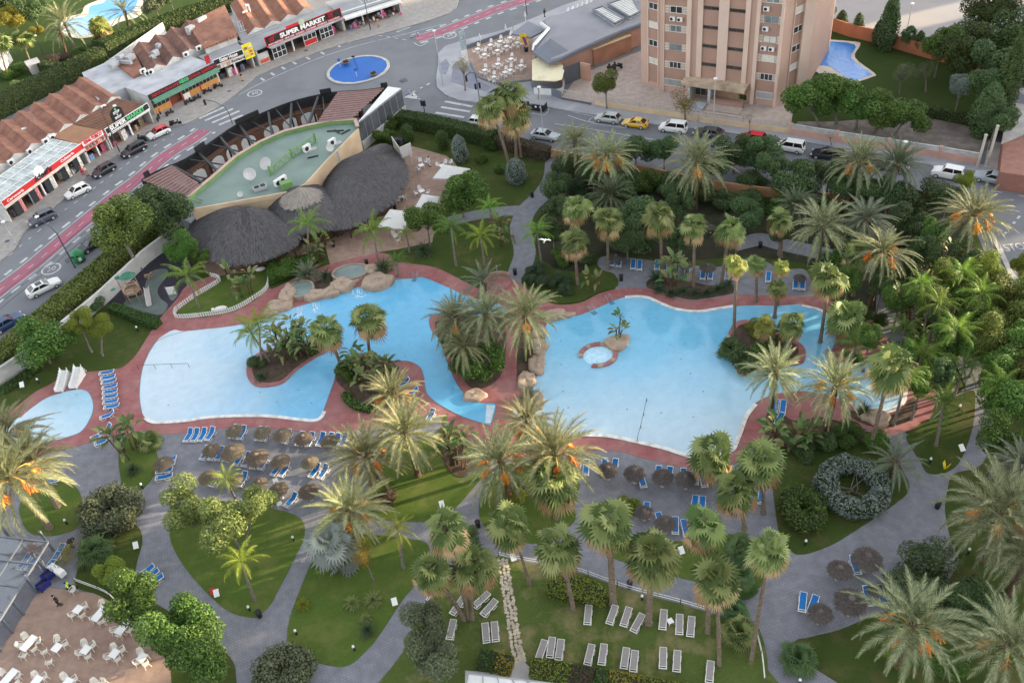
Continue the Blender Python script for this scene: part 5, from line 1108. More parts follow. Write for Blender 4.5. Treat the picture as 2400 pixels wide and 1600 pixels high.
def strel_mb(seed,ns=8,spread=1.3,hmin=1.3,hmax=3.6,ls=1.0):
    r=random.Random(seed);lf,st=MB(),MB()
    for i in range(ns):
        a=r.uniform(0,6.28);d=spread*math.sqrt(r.random());b=Vector((d*math.cos(a),d*math.sin(a),0));h=r.uniform(hmin,hmax);top=b+Vector((math.cos(a)*h*.16,math.sin(a)*h*.16,h))
        st.tube([b,b.lerp(top,.5)+Vector((r.uniform(-.1,.1),r.uniform(-.1,.1),0)),top],[.11,.09,.07],5)
        fa=r.uniform(0,6.28)
        for j in range(7):
            s=-1 if j % 2 else 1;el=R(82-13*j)+r.uniform(-.1,.1);az=fa+(0 if s > 0 else PI)+r.uniform(-.45,.45);H=Vector((math.cos(az),math.sin(az),0));S_=Vector((-math.sin(az),math.cos(az),0));pet=r.uniform(.55,.95)*ls
            p=top.copy();dd=H*math.cos(el)+Vector((0,0,math.sin(el)));e=p+dd*pet;st.tube([p,e],.022,3,0,False)
            BL_,w_=r.uniform(1.0,1.5)*ls,r.uniform(.20,.30)*ls;k=len(lf.v);el3=el
            for q in range(5):
                u=q/4;el3=el-u*R(65);ww=w_*(0.25,.95,1.0,.75,.08)[q];up=Vector((0,0,.16*ww/w_*w_));lf.v += [tuple(e-S_*ww+up),tuple(e),tuple(e+S_*ww+up)]
                e=e+(H*math.cos(el3)+Vector((0,0,math.sin(el3))))*(BL_/4)
            for q in range(4):
                for c in (0,1): lf.f.append((k+3*q+c,k+3*q+c+1,k+3*q+c+4,k+3*q+c+3));lf.m.append(0)
    return lf,st
def crown_pts(seed,n,lobes=13,flat=.85,inner=.25):
    """leaf centres and normals in a lumpy crown of radius about 1"""
    g=np.random.default_rng(seed);LC=g.normal(size=(lobes,3));LC /= np.linalg.norm(LC,axis=1)[:,None];LC *= g.uniform(.38,.82,(lobes,1));LC[:,2] *= flat;LC[:,2] += .05;LR=g.uniform(.2,.46,lobes)
    w_=LR**2/np.sum(LR**2);k=g.choice(lobes,n,p=w_);d=g.normal(size=(n,3));d[:,2] += .25;d /= np.linalg.norm(d,axis=1)[:,None]
    rr=np.where(g.random(n) < inner,g.uniform(.3,.9,n),g.normal(1.0,.08,n));C=LC[k]+d*(LR[k]*rr)[:,None]
    N=d+g.normal(scale=.65,size=(n,3))+np.array([0,0,.35]);return C,N
CM={}
def crown_mesh(v,size=.043,n=11000,**kw):
    k=('c',v,size,n)
    if k not in CM: C,N=crown_pts(100+v,n,**kw);CM[k]=quads_mesh('crown',C,N,npr.uniform(size*.6,size*1.25,n),.55,LM['mid'])
    return CM[k]
def setmat(o,mat):
    o.material_slots[0].link='OBJECT';o.material_slots[0].material=mat;return o
def stand(base,crown,h=None):
    """ground point and crown point of a plant from the pixels of its foot and of its crown's middle"""
    if base is None: C_=G(*crown,h);return Vector((C_.x,C_.y,0)),C_
    B=G(*base);d=ray(*crown);t=(B-CP).xy.dot(d.xy)/d.xy.length_squared;C_=CP+d*t
    if C_.z < .8: C_.z=.8
    return B,C_
def trunk(mb,top,r0,r1,n=8,bulge=0.0):
    P=[Vector((0,0,-.1)),Vector((0,0,.35))+top*.02]+[Vector((top.x*u**1.25,top.y*u**1.25,top.z*u)) for u in (.2,.35,.5,.65,.8,.92,1.0)];ra=[r0*1.55,r0*1.1]+[r0+(r1-r0)*u for u in (.2,.35,.5,.65,.8,.92,1.0)]
    if bulge: ra[-1] *= 1+bulge;ra[-2] *= 1+bulge*.7
    return mb.tube(P,ra,n)
def ringed(mb,top,r0,n=8):
    """leaf-base scars: short collars up the trunk"""
    L=top.length;k=int(L/.28)
    for i in range(k):
        u=(i+.5)/k;p=Vector((top.x*u**1.25,top.y*u**1.25,top.z*u));a=i*2.4
        for j in range(3): q=a+j*2.094;d=Vector((math.cos(q),math.sin(q),0));s=Vector((-d.y,d.x,0));e=p+d*r0*.9;mb.add([e-s*.09,e+s*.09,e+d*.10+Vector((0,0,.15))],[(0,1,2)],1)
    return mb
DC=[date_crown(s).mesh('crown',LM['date']) for s in (1,2,3,4)];DCt=[date_crown(s,30,4.1,1.0,.9).mesh('crown',LM['date']) for s in (7,8)];DB=[date_bunch(s).mesh('date_cluster',[m_date,m_stalk]) for s in (1,2)]
PYG=date_crown(21,26,3.0,1.5,1.15).mesh('crown',LM['pyg'])
FC=[fan_crown(s,n_).mesh('crown',LM['fan']) for s,n_ in ((1,30),(2,26),(3,34),(4,23),(5,30))];SK=[skirt_mb(s).mesh('dry_skirt',LM['skirt']) for s in (1,2)];FB=fan_crown(9,44,.7,.75,0).mesh('crown',LM['fan']);SF=fan_crown(11,30,1.2,1.35,-45,.12).mesh('crown',LM['silver'])
QC=[queen_crown(s).mesh('crown',LM['queen']) for s in (1,2,3)]
def reach(me,q=97): a=np.empty(len(me.vertices)*3);me.vertices.foreach_get('co',a);a=a.reshape(-1,3);return float(np.percentile(np.hypot(a[:,0],a[:,1]),q))
RD,RF_,RQ=reach(DC[0]),reach(FC[0]),reach(QC[0])
def part(t,name,me,off,s,rz=0.0,mat=None,tilt=None):
    o=link(name,me,t,off,rz);o.scale=(s,)*3
    if tilt: o.rotation_euler=(tilt[0],tilt[1],rz)
    if mat: setmat(o,mat)
    return o
NP=[0]
def date_palm(lab,crown,Rpx,base=None,h=6.5,dates=0,mat=None,thin=False,dark=True,grp='date palms of the hotel garden'):
    B,C_=stand(base,crown,h);s=Rpx/ppm(*crown,C_.z)/RD*1.06;t=thing('date_palm',lab,'palm tree',B,0,grp);top=C_-B;k=NP[0];NP[0] += 1
    mb=trunk(MB(),top,.22+.05*s,.24,8,.5);ringed(mb,top,.27);mb.build('trunk',[m_barkd if dark else m_bark,m_bark if dark else m_scar],t)
    o=part(t,'crown',(DCt if thin else DC)[k % (2 if thin else 4)],top,s,rnd.uniform(0,6.28),mat,(rnd.uniform(-.13,.13),rnd.uniform(-.13,.13)));o.scale=(s*rnd.uniform(.92,1.08),s*rnd.uniform(.92,1.08),s*rnd.uniform(.8,1.2))
    MB().lathe([(0,-.7),(.34,-.6),(.42,-.1),(.3,.25),(0,.4)],9).build('crown_heart',m_core,t,top)
    for i in range(dates): part(t,'date_cluster',DB[i % 2],top+Vector((0,0,-.1)),s*1.15,-PI/2+(i-(dates-1)/2)*(5.4/max(dates,3))+rnd.uniform(-.25,.25))
    return t
def fan_palm(lab,crown,Rpx,base=None,h=6.5,mat=None,skirt=1.0,r0=.17,grp='fan palms of the hotel garden',mb_=None):
    B,C_=stand(base,crown,h);s=Rpx/ppm(*crown,C_.z)/RF_*1.05;t=thing('fan_palm',lab,'palm tree',B,0,grp);top=C_-B;k=NP[0];NP[0] += 1
    top=top+Vector((0,0,-.25*s));mb=trunk(MB(),top,r0*1.15,r0*.85);ringed(mb,top,r0*.9);mb.build('trunk',[mb_ or m_bark,m_scar],t)
    o=part(t,'crown',FC[k % 5],top,s,rnd.uniform(0,6.28),mat,(rnd.uniform(-.16,.16),rnd.uniform(-.16,.16)));o.scale=(s*rnd.uniform(.9,1.1),s*rnd.uniform(.9,1.1),s*rnd.uniform(.85,1.25))
    if skirt: part(t,'dry_skirt',SK[k % 2],top+Vector((0,0,-.28*s)),s*skirt,rnd.uniform(0,6.28))
    return t
def queen_palm(lab,crown,Rpx,base=None,h=5.0,mat=None,grp='queen palms of the hotel garden'):
    B,C_=stand(base,crown,h);s=Rpx/ppm(*crown,C_.z)/RQ*1.1;t=thing('queen_palm',lab,'palm tree',B,0,grp);top=C_-B;k=NP[0];NP[0] += 1
    trunk(MB(),top,.15,.10).build('trunk',m_barkg,t);part(t,'crown',QC[k % 3],top,s,rnd.uniform(0,6.28),mat);return t
def paddle(lab,px,Rpx,base=None,ns=8,ls=1.0,hm=3.2,mat=None):
    g=G(*(base or px),0) if base else None
    if g is None: c=G(*px,hm*.6);g=Vector((c.x,c.y,0))
    rad=Rpx/ppm(*px,1.5);t=thing('bird_of_paradise_plant',lab,'plant',g,0,'giant bird of paradise clumps');lf,st=strel_mb(rnd.randint(0,9999),ns,max(.25,rad*.62),hm*.4,hm,ls)
    st.build('stem',m_barkd,t);lf.build('leaf_clump',mat or LM['strel'],t);return t
def broad_tree(lab,crown,Rpx,base=None,h=4.0,mat='mid',flat=None,v=None,size=.043,grp=None,tr=.13,tall=1.0,name='leafy_tree',cat='tree',n=11000):
    B,C_=stand(base,crown,h);Rw=Rpx/ppm(*crown,C_.z);t=thing(name,lab,cat,B,0,grp);top=C_-B;k=NP[0];NP[0] += 1
    mb=trunk(MB(),top*.85,tr,tr*.6);r=random.Random(k)
    for i in range(6): a=i*1.05+r.random();e=top+Vector((math.cos(a)*Rw*.55,math.sin(a)*Rw*.55,r.uniform(-.1,.4)*Rw));mb.tube([top*.6,top*.6+(e-top*.6)*.5+Vector((0,0,.1*Rw)),e],[tr*.55,tr*.35,tr*.12],5)
    mb.build('trunk',m_barkg,t)
    o=part(t,'crown',crown_mesh((v if v is not None else k) % 4,size,n),top,Rw*1.06,rnd.uniform(0,6.28),LM[mat]);o.scale=(Rw*1.06,Rw*1.06,Rw*(flat or .95)*tall);return t
def bush(lab,px,Rpx,mat='mid',flat=.75,z=.0,v=None,name='shrub',cat='shrub',ry=None,size=.052,grp=None,n=6500):
    h=Rpx/ppm(*px)*flat;c=G(*px,h*.8+z);g=Vector((c.x,c.y,z));Rw=Rpx/ppm(*px,h);k=NP[0];NP[0] += 1
    o=link(name,crown_mesh((v if v is not None else k) % 4,size,n),None,(g.x,g.y,z+Rw*flat*.72),rnd.uniform(0,6.28));o.scale=(Rw*1.1,Rw*1.1*(ry or 1),Rw*flat);setmat(o,LM[mat]);return tag(o,lab,cat,grp)
def cycad(lab,px,Rpx,mat='cyc',h=.5,me=None,name='cycad',cat='plant',grp='low cycads and small palms'):
    C_=G(*px,h);s=Rpx/ppm(*px,h)/(reach(me) if me else RD)*1.1;t=thing(name,lab,cat,(C_.x,C_.y,0),0,grp);MB().tube([(0,0,-.1),(0,0,h)],[.22,.16],7).build('trunk',m_barkd,t)
    part(t,'crown',me or DC[NP[0] % 4],Vector((0,0,h)),s,rnd.uniform(0,6),LM[mat]);NP[0] += 1;return t
def shell(name,lab,cat,P,z0,z1,mat,per=55,size=.16,core=None,grp=None,jit=.10):
    """clipped hedge over a ground outline P (world): a dense body with leaves over it"""
    t=thing(name,lab,cat,(0,0,0),0,grp);P=[tuple(p)[:2] for p in P]
    if sum(P[i][0]*P[(i+1) % len(P)][1]-P[(i+1) % len(P)][0]*P[i][1] for i in range(len(P))) < 0: P=P[::-1]
    c=MB();c.prism(P,z0,z1-.1);c.build('twig_body',core or M('hedge_core',(.028,.036,.014),.95,.3,3),t)
    Cs,Ns=[],[];n=len(P);tri=tessellate_polygon([[Vector((*p,0)) for p in P]])
    for i in range(n):
        a,b=np.array(P[i]),np.array(P[(i+1) % n]);L=np.linalg.norm(b-a);k=int(L*(z1-z0)*per)
        if k < 1: continue
        u,h=npr.random(k),npr.random(k);d=(b-a)/max(L,1e-6);nn=np.array([d[1],-d[0],.15]);C_=np.empty((k,3));C_[:,:2]=a+np.outer(u,b-a);C_[:,2]=z0+h*(z1-z0);C_ += nn*npr.uniform(-.04,jit,(k,1));Cs.append(C_);Ns.append(nn+npr.normal(scale=.5,size=(k,3)))
    for q in tri:
        a,b,c_=(np.array(P[i]) for i in q);ar=abs((b[0]-a[0])*(c_[1]-a[1])-(b[1]-a[1])*(c_[0]-a[0]))/2;k=int(ar*per)
        if k < 1: continue
        u,v=npr.random(k),npr.random(k);f=u+v > 1;u[f]=1-u[f];v[f]=1-v[f];C_=np.empty((k,3));C_[:,:2]=a+np.outer(u,b-a)+np.outer(v,c_-a);C_[:,2]=z1-.06+npr.uniform(-.05,jit*1.3,k);Cs.append(C_);Ns.append(np.array([0,0,1.])+npr.normal(scale=.5,size=(k,3)))
    C_=np.concatenate(Cs);N_=np.concatenate(Ns);link('foliage',quads_mesh('foliage',C_,N_,npr.uniform(size*.6,size*1.2,len(C_)),.55,LM[mat]),t);return t
def hedge(lab,px,wd,z1,mat,z0=0.0,ztrace=None,grp=None,per=55,size=.16,name='hedge'):
    P=smooth_open(gp(px,z1 if ztrace is None else ztrace),3);L,R_=strip_pts(P,wd);return shell(name,lab,'hedge',L+R_[::-1],z0,z1,mat,per,size,grp=grp)
def ring_bush(lab,px,rx,ry,tube,mat,z=.9,per=60,size=.15,trunks=2):
    c=G(*px,z);k=ppm(*px,z);Rx,Ry=rx/k,ry/k*1.18;t=thing('hollow_bush',lab,'shrub',(c.x,c.y,0),0,'round bushes clipped hollow in the middle');n=int(4*PI*PI*((Rx+Ry)/2-tube)*tube*per)
    a,b=npr.random(n)*2*PI,npr.random(n)*2*PI;bb=b;rr=tube*1.08*(1+npr.normal(scale=.09,size=n));rr *= 1+.08*np.sin(a*5)+.07*np.sin(a*9+1)+.06*np.sin(a*3+b*2)
    C_=np.stack([np.cos(a)*(Rx-tube+rr*np.cos(bb)),np.sin(a)*(Ry-tube+rr*np.cos(bb)),z+rr*np.sin(bb)*.9],1);N_=np.stack([np.cos(a)*np.cos(bb),np.sin(a)*np.cos(bb),np.sin(bb)+.2],1)+npr.normal(scale=.55,size=(n,3))
    link('foliage',quads_mesh('foliage',C_,N_,npr.uniform(size*.6,size*1.2,n),.5,LM[mat]),t);mb=MB()
    for i in range(28):
        for j in range(8):
            q,w_=2*PI*i/28,2*PI*j/8;mb.v.append((math.cos(q)*(Rx-tube+tube*.86*math.cos(w_)),math.sin(q)*(Ry-tube+tube*.86*math.cos(w_)),z+tube*.78*math.sin(w_)))
    for i in range(28):
        for j in range(8): mb.f.append((i*8+j,((i+1) % 28)*8+j,((i+1) % 28)*8+(j+1) % 8,i*8+(j+1) % 8));mb.m.append(0)
    mb.build('twig_body',M('hedge_core',(.028,.036,.014),.95,.3,3),t);br=MB()
    for i in range(trunks):
        o_=Vector((rnd.uniform(-.4,.4),rnd.uniform(-.5,.3),0))
        for j in range(4): q=rnd.uniform(0,6.28);br.tube([o_,o_+Vector((math.cos(q)*.3,math.sin(q)*.3,z*.5)),Vector((math.cos(q+.3)*(Rx-tube)*.6,math.sin(q+.3)*(Ry-tube)*.6,z*.9)),Vector((math.cos(q)*(Rx-tube*1.4),math.sin(q)*(Ry-tube*1.4),z*1.1))],[.09,.05,.03,.015],5)
    br.build('branch',m_barkg,t);return t
def cone_tree(lab,px_top,px_base,wpx,mat,n=2600,size=.13,name='clipped_conifer',cat='shrub',prof=None,grp=None):
    B=G(*px_base);d=ray(*px_top);q=(B-CP).xy.dot(d.xy)/d.xy.length_squared;H=max(1.0,(CP+d*q).z);Rw=wpx/ppm(*px_base,H/2);t=thing(name,lab,cat,B,0,grp)
    u=npr.random(n)**.85;a=npr.random(n)*2*PI;pf=prof or (lambda v: np.sin(np.pi*np.clip(v*.86+.14,0,1))**.6);r_=Rw*pf(u)*(1+.12*np.sin(a*4+u*9))*npr.normal(1,.07,n)
    C_=np.stack([np.cos(a)*r_,np.sin(a)*r_,u*H],1);N_=np.stack([np.cos(a),np.sin(a),.35+u],1)+npr.normal(scale=.5,size=(n,3));link('crown',quads_mesh('crown',C_,N_,npr.uniform(size*.6,size*1.2,n),.5,LM[mat]),t)
    mb=MB();vs=np.linspace(0,1,9);mb.lathe([(max(.01,Rw*.85*float(pf(np.array(v)))),v*H*.96) for v in vs],10);mb.build('twig_body',M('hedge_core',(.028,.036,.014),.95,.3,3),t);MB().tube([(0,0,-.1),(0,0,.4)],.12,6).build('trunk',m_barkg,t);return t
# ---------------------------------------------------------------- the plants, one by one (photograph pixels of crown and foot)
D=date_palm;ORD_=('first','second','third','fourth','fifth','sixth')
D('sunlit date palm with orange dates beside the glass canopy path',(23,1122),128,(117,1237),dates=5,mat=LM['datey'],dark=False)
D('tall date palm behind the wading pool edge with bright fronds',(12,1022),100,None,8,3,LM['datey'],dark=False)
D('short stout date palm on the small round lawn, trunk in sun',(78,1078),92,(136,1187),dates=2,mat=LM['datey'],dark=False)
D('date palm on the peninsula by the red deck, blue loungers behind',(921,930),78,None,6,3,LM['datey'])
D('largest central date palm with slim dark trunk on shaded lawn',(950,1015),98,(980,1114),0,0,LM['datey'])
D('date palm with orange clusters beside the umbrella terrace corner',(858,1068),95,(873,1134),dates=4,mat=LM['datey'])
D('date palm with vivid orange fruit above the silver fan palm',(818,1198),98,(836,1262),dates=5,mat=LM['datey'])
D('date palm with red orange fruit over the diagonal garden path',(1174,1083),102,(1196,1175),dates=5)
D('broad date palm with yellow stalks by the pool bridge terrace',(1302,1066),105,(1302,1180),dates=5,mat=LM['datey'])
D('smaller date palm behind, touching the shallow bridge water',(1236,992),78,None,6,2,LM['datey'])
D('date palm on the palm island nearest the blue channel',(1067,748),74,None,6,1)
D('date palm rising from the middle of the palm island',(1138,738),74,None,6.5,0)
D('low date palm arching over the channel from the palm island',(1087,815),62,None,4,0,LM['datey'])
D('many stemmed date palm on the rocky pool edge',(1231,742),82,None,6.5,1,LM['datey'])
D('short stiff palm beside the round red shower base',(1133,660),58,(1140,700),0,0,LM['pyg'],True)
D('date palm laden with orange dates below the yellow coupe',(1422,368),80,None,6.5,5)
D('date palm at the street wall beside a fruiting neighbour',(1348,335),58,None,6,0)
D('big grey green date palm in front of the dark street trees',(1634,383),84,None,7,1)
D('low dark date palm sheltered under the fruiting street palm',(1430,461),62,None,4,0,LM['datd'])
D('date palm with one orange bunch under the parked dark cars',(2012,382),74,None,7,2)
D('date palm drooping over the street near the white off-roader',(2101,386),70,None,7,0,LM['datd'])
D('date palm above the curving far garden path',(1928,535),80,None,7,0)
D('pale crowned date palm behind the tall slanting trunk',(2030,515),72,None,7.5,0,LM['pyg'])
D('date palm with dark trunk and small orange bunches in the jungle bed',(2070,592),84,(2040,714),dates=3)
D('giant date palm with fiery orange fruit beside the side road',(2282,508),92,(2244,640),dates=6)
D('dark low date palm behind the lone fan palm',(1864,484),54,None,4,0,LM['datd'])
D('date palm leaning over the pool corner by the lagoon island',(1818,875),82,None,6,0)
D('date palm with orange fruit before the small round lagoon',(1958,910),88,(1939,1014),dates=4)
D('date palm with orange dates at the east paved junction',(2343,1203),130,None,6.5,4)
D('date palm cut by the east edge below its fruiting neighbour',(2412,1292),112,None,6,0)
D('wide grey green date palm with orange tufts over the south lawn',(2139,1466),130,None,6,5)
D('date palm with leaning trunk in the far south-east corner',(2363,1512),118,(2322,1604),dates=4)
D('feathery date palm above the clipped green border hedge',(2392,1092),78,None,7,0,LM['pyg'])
D('tall sunlit date palm beside the neighbour swimming pool',(153,57),58,(177,116),0,0,LM['datey'],True,False,'date palms of the neighbour garden')
D('shorter date palm crowded beside the tall neighbour palm',(143,76),38,(158,134),0,0,LM['datd'],True,True,'date palms of the neighbour garden')
D('date palm standing over the pool terrace of the neighbour garden',(292,28),54,(306,76),0,0,None,True,True,'date palms of the neighbour garden')
D('slender soft leaved palm in the lawn beside silver ring hedge',(2101,1085),66,(2086,1124),mat=LM['pyg'],thin=True)
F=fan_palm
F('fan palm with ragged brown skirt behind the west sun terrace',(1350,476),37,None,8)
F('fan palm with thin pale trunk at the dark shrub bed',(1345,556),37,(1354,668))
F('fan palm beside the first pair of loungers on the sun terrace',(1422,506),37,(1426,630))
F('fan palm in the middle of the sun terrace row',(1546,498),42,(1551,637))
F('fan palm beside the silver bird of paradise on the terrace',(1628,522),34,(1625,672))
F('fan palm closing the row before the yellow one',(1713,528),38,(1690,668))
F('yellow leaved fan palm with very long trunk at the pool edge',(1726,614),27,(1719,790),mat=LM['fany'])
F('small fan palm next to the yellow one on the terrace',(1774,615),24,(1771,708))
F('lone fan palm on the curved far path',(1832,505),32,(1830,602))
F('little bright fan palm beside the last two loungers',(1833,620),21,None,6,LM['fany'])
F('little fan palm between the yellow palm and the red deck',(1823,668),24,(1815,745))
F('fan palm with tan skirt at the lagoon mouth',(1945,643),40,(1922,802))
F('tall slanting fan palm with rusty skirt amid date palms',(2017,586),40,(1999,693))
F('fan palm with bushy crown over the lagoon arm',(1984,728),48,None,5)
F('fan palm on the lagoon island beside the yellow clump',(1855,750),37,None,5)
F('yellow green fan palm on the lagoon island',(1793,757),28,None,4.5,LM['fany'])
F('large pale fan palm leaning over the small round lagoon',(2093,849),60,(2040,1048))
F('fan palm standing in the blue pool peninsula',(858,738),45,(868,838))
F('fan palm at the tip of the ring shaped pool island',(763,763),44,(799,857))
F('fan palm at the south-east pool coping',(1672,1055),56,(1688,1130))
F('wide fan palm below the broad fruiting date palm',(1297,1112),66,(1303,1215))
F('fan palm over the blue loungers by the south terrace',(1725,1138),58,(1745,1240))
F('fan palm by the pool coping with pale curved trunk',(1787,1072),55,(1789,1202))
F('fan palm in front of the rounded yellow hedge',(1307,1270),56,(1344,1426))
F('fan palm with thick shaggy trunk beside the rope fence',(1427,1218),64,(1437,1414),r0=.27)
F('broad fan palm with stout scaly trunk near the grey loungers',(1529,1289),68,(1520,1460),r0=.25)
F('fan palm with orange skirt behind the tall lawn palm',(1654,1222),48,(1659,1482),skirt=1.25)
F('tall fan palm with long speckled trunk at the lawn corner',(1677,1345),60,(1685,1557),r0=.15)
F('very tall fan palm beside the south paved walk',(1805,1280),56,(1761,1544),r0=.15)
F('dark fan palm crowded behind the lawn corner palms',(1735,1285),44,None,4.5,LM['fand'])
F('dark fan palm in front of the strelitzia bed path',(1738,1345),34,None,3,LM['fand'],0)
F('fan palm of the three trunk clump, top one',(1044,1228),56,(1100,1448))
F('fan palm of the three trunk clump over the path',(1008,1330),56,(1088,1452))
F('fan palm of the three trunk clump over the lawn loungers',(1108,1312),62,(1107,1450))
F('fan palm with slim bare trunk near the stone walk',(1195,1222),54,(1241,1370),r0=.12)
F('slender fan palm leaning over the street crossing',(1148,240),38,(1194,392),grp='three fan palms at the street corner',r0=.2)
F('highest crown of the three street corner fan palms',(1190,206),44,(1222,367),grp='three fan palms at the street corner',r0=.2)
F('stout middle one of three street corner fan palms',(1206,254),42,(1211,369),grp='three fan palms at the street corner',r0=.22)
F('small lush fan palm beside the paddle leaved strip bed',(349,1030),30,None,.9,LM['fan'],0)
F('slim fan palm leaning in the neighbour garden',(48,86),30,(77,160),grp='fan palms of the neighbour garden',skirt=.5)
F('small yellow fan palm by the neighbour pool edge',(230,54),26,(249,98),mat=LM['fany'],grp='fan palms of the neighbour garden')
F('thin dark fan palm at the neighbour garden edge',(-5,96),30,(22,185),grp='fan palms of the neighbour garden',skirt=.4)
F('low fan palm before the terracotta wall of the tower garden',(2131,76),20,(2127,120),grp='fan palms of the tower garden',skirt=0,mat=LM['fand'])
cycad('round low fan palm beside the east paved walk',(1869,1542),44,'fand',.9,FB,'dwarf_fan_palm','palm bush');cycad('low fan palm bush at the foot of the lawn palms',(1731,1482),44,'fan',.8,FB,'dwarf_fan_palm','palm bush');cycad('dark low fan palm bush behind the lawn corner',(1722,1432),32,'fand',.8,FB,'dwarf_fan_palm','palm bush');cycad('spiky low fan palm bush below the hollow olive bush',(222,1292),44,'fand',.7,FB,'dwarf_fan_palm','palm bush')
cycad('dark low fan palm on the lagoon island rocks',(1716,818),32,'fand',.8,FB,'dwarf_fan_palm','palm bush')
t=F('silver blue fan palm with huge pleated leaves over the lawn',(765,1262),62,(806,1318),mat=LM['silver'],skirt=0,r0=.25);t.children[1].data=SF
Q=queen_palm
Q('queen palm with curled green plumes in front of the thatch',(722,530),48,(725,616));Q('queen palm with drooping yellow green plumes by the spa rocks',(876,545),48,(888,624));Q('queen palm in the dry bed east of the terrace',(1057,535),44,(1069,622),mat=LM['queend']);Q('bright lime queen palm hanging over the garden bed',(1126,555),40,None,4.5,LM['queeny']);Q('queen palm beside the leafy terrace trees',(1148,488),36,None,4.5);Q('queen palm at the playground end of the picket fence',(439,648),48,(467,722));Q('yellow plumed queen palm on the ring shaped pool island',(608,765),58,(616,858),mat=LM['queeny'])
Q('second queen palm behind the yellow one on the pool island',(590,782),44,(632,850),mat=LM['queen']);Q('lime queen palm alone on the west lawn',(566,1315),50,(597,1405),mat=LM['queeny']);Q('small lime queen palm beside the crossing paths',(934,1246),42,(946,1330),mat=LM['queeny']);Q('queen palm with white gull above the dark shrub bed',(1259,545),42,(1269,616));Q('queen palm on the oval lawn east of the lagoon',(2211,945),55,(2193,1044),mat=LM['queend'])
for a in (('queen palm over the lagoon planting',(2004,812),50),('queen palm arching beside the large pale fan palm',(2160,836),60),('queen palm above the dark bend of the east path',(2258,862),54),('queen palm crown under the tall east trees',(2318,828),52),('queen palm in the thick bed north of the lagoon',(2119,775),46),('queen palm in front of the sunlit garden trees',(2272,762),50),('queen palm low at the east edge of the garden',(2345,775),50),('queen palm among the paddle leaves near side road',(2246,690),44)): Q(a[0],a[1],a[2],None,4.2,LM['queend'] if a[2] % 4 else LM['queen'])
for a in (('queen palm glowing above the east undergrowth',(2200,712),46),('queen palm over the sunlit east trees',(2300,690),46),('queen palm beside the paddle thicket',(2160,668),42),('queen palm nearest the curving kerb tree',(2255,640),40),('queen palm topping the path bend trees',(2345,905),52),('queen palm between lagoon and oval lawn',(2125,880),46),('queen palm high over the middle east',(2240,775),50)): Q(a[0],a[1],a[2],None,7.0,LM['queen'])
Q('lime queen palm poking through the big leafy tree',(530,1124),38,None,4.5,LM['queeny']);Q('tiny yellowing palm at the terrace edge near tables',(952,548),24,(960,590),mat=LM['queeny']);Q('small queen palm standing on the red deck',(929,612),30,(934,648),mat=LM['queend'])
P_=paddle
P_('paddle leaved clump in the strip bed beside wading pool',(300,1010),52,(305,1060),7);P_('paddle leaved clump on the picket fence lawn',(556,628),38,(569,690),6);P_('dense paddle leaved clump on the peninsula tip',(840,838),42,(850,868),9,.9);P_('dry brown paddle leaved clump on the peninsula',(880,870),50,(885,905),9,.9);P_('tall paddle leaved clump with bundled bare stems',(1052,975),34,(1070,1100),10,1.0,4.2)
P_('row of paddle leaved stems on the ring shaped island',(690,775),40,(690,822),9,.8);P_('thin paddle leaved stems behind the yellow island palm',(655,770),26,(655,828),5,.8);P_('crowded paddle leaved stems at the island middle',(715,785),34,(722,828),9,.85);P_('short paddle leaved stems on the island shore',(668,805),28,(668,848),7,.8,2.6);P_('silvery paddle leaved clump on the sun terrace',(1575,625),38,(1578,678),7);P_('small banana like stem in the bare bed',(1383,646),14,(1386,680),1,.9,2.4);P_('shorter banana like stem in the bare bed',(1402,655),14,(1404,682),1,.9,1.6);P_('little paddle leaved tree on the round spa planter',(1446,762),18,(1448,795),3,.7,2.6)
for a in (('paddle leaved clump behind the date palm jungle',(2162,622),36),('paddle leaved clump at the foot of the giant date palm',(2208,602),32),('paddle leaved clump in the thick east bed',(2132,692),36),('sunlit paddle leaved clump above the east path',(2183,690),36),('paddle leaved clump over the narrow grey path',(2146,738),32),('paddle leaved clump near the pale lagoon palm',(2010,770),30)): P_(a[0],a[1],a[2],None,6,.95,2.8)
P_('paddle leaved clump beside the last red deck corner',(1841,1022),44,None,7,1,2.6);P_('smaller paddle leaved clump at the lagoon hedge',(1886,1030),32,None,4,1,2.4);P_('paddle leaved clump among queen palms east of terrace',(1182,548),30,None,5,.9,2.8);P_('paddle leaved clump beside the thatch queen palm',(748,560),30,(752,610),5,.9,2.8);P_('paddle leaved clump on the lagoon island rim',(1830,800),28,None,4,.8,2)
for a in (('dark cycad by the spa rocks',(901,628),26),('dark cycad below the terrace edge',(993,590),26),('dark cycad in the terrace bed corner',(1540,655),26),('dark cycad at the east end of terrace bed',(1706,668),18),('dark cycad on the cascade rocks',(765,650),24),('grey green cycad over the cascade basin',(722,648),40),('spiky pale agave on the pool bridge rocks',(1237,928),28),('grey agave below the street palms',(1240,352),22),('cycad under the rocky edge palm',(1240,830),24),('low palm on the lawn tip nearest the path',(862,1478),22),('small palm in the middle lawn group',(826,1415),22),('young palm in the middle lawn group, brightest',(858,1450),15),('young palm in the middle lawn group, darkest',(875,1408),24),('pale variegated yucca on the middle lawn',(710,1417),18),('dark cycad by the round lagoon wall',(2026,962),22),('cycad at the base of strip bed',(312,1102),20),('dark cycad at the end of the ring island',(612,885),18)):
    cycad(a[0],a[1],a[2],'yel' if 'variegated' in a[0] else 'pyg' if 'pale' in a[0] or 'grey' in a[0] else 'fan' if 'young' in a[0] or 'small' in a[0] else 'cyc',.35)
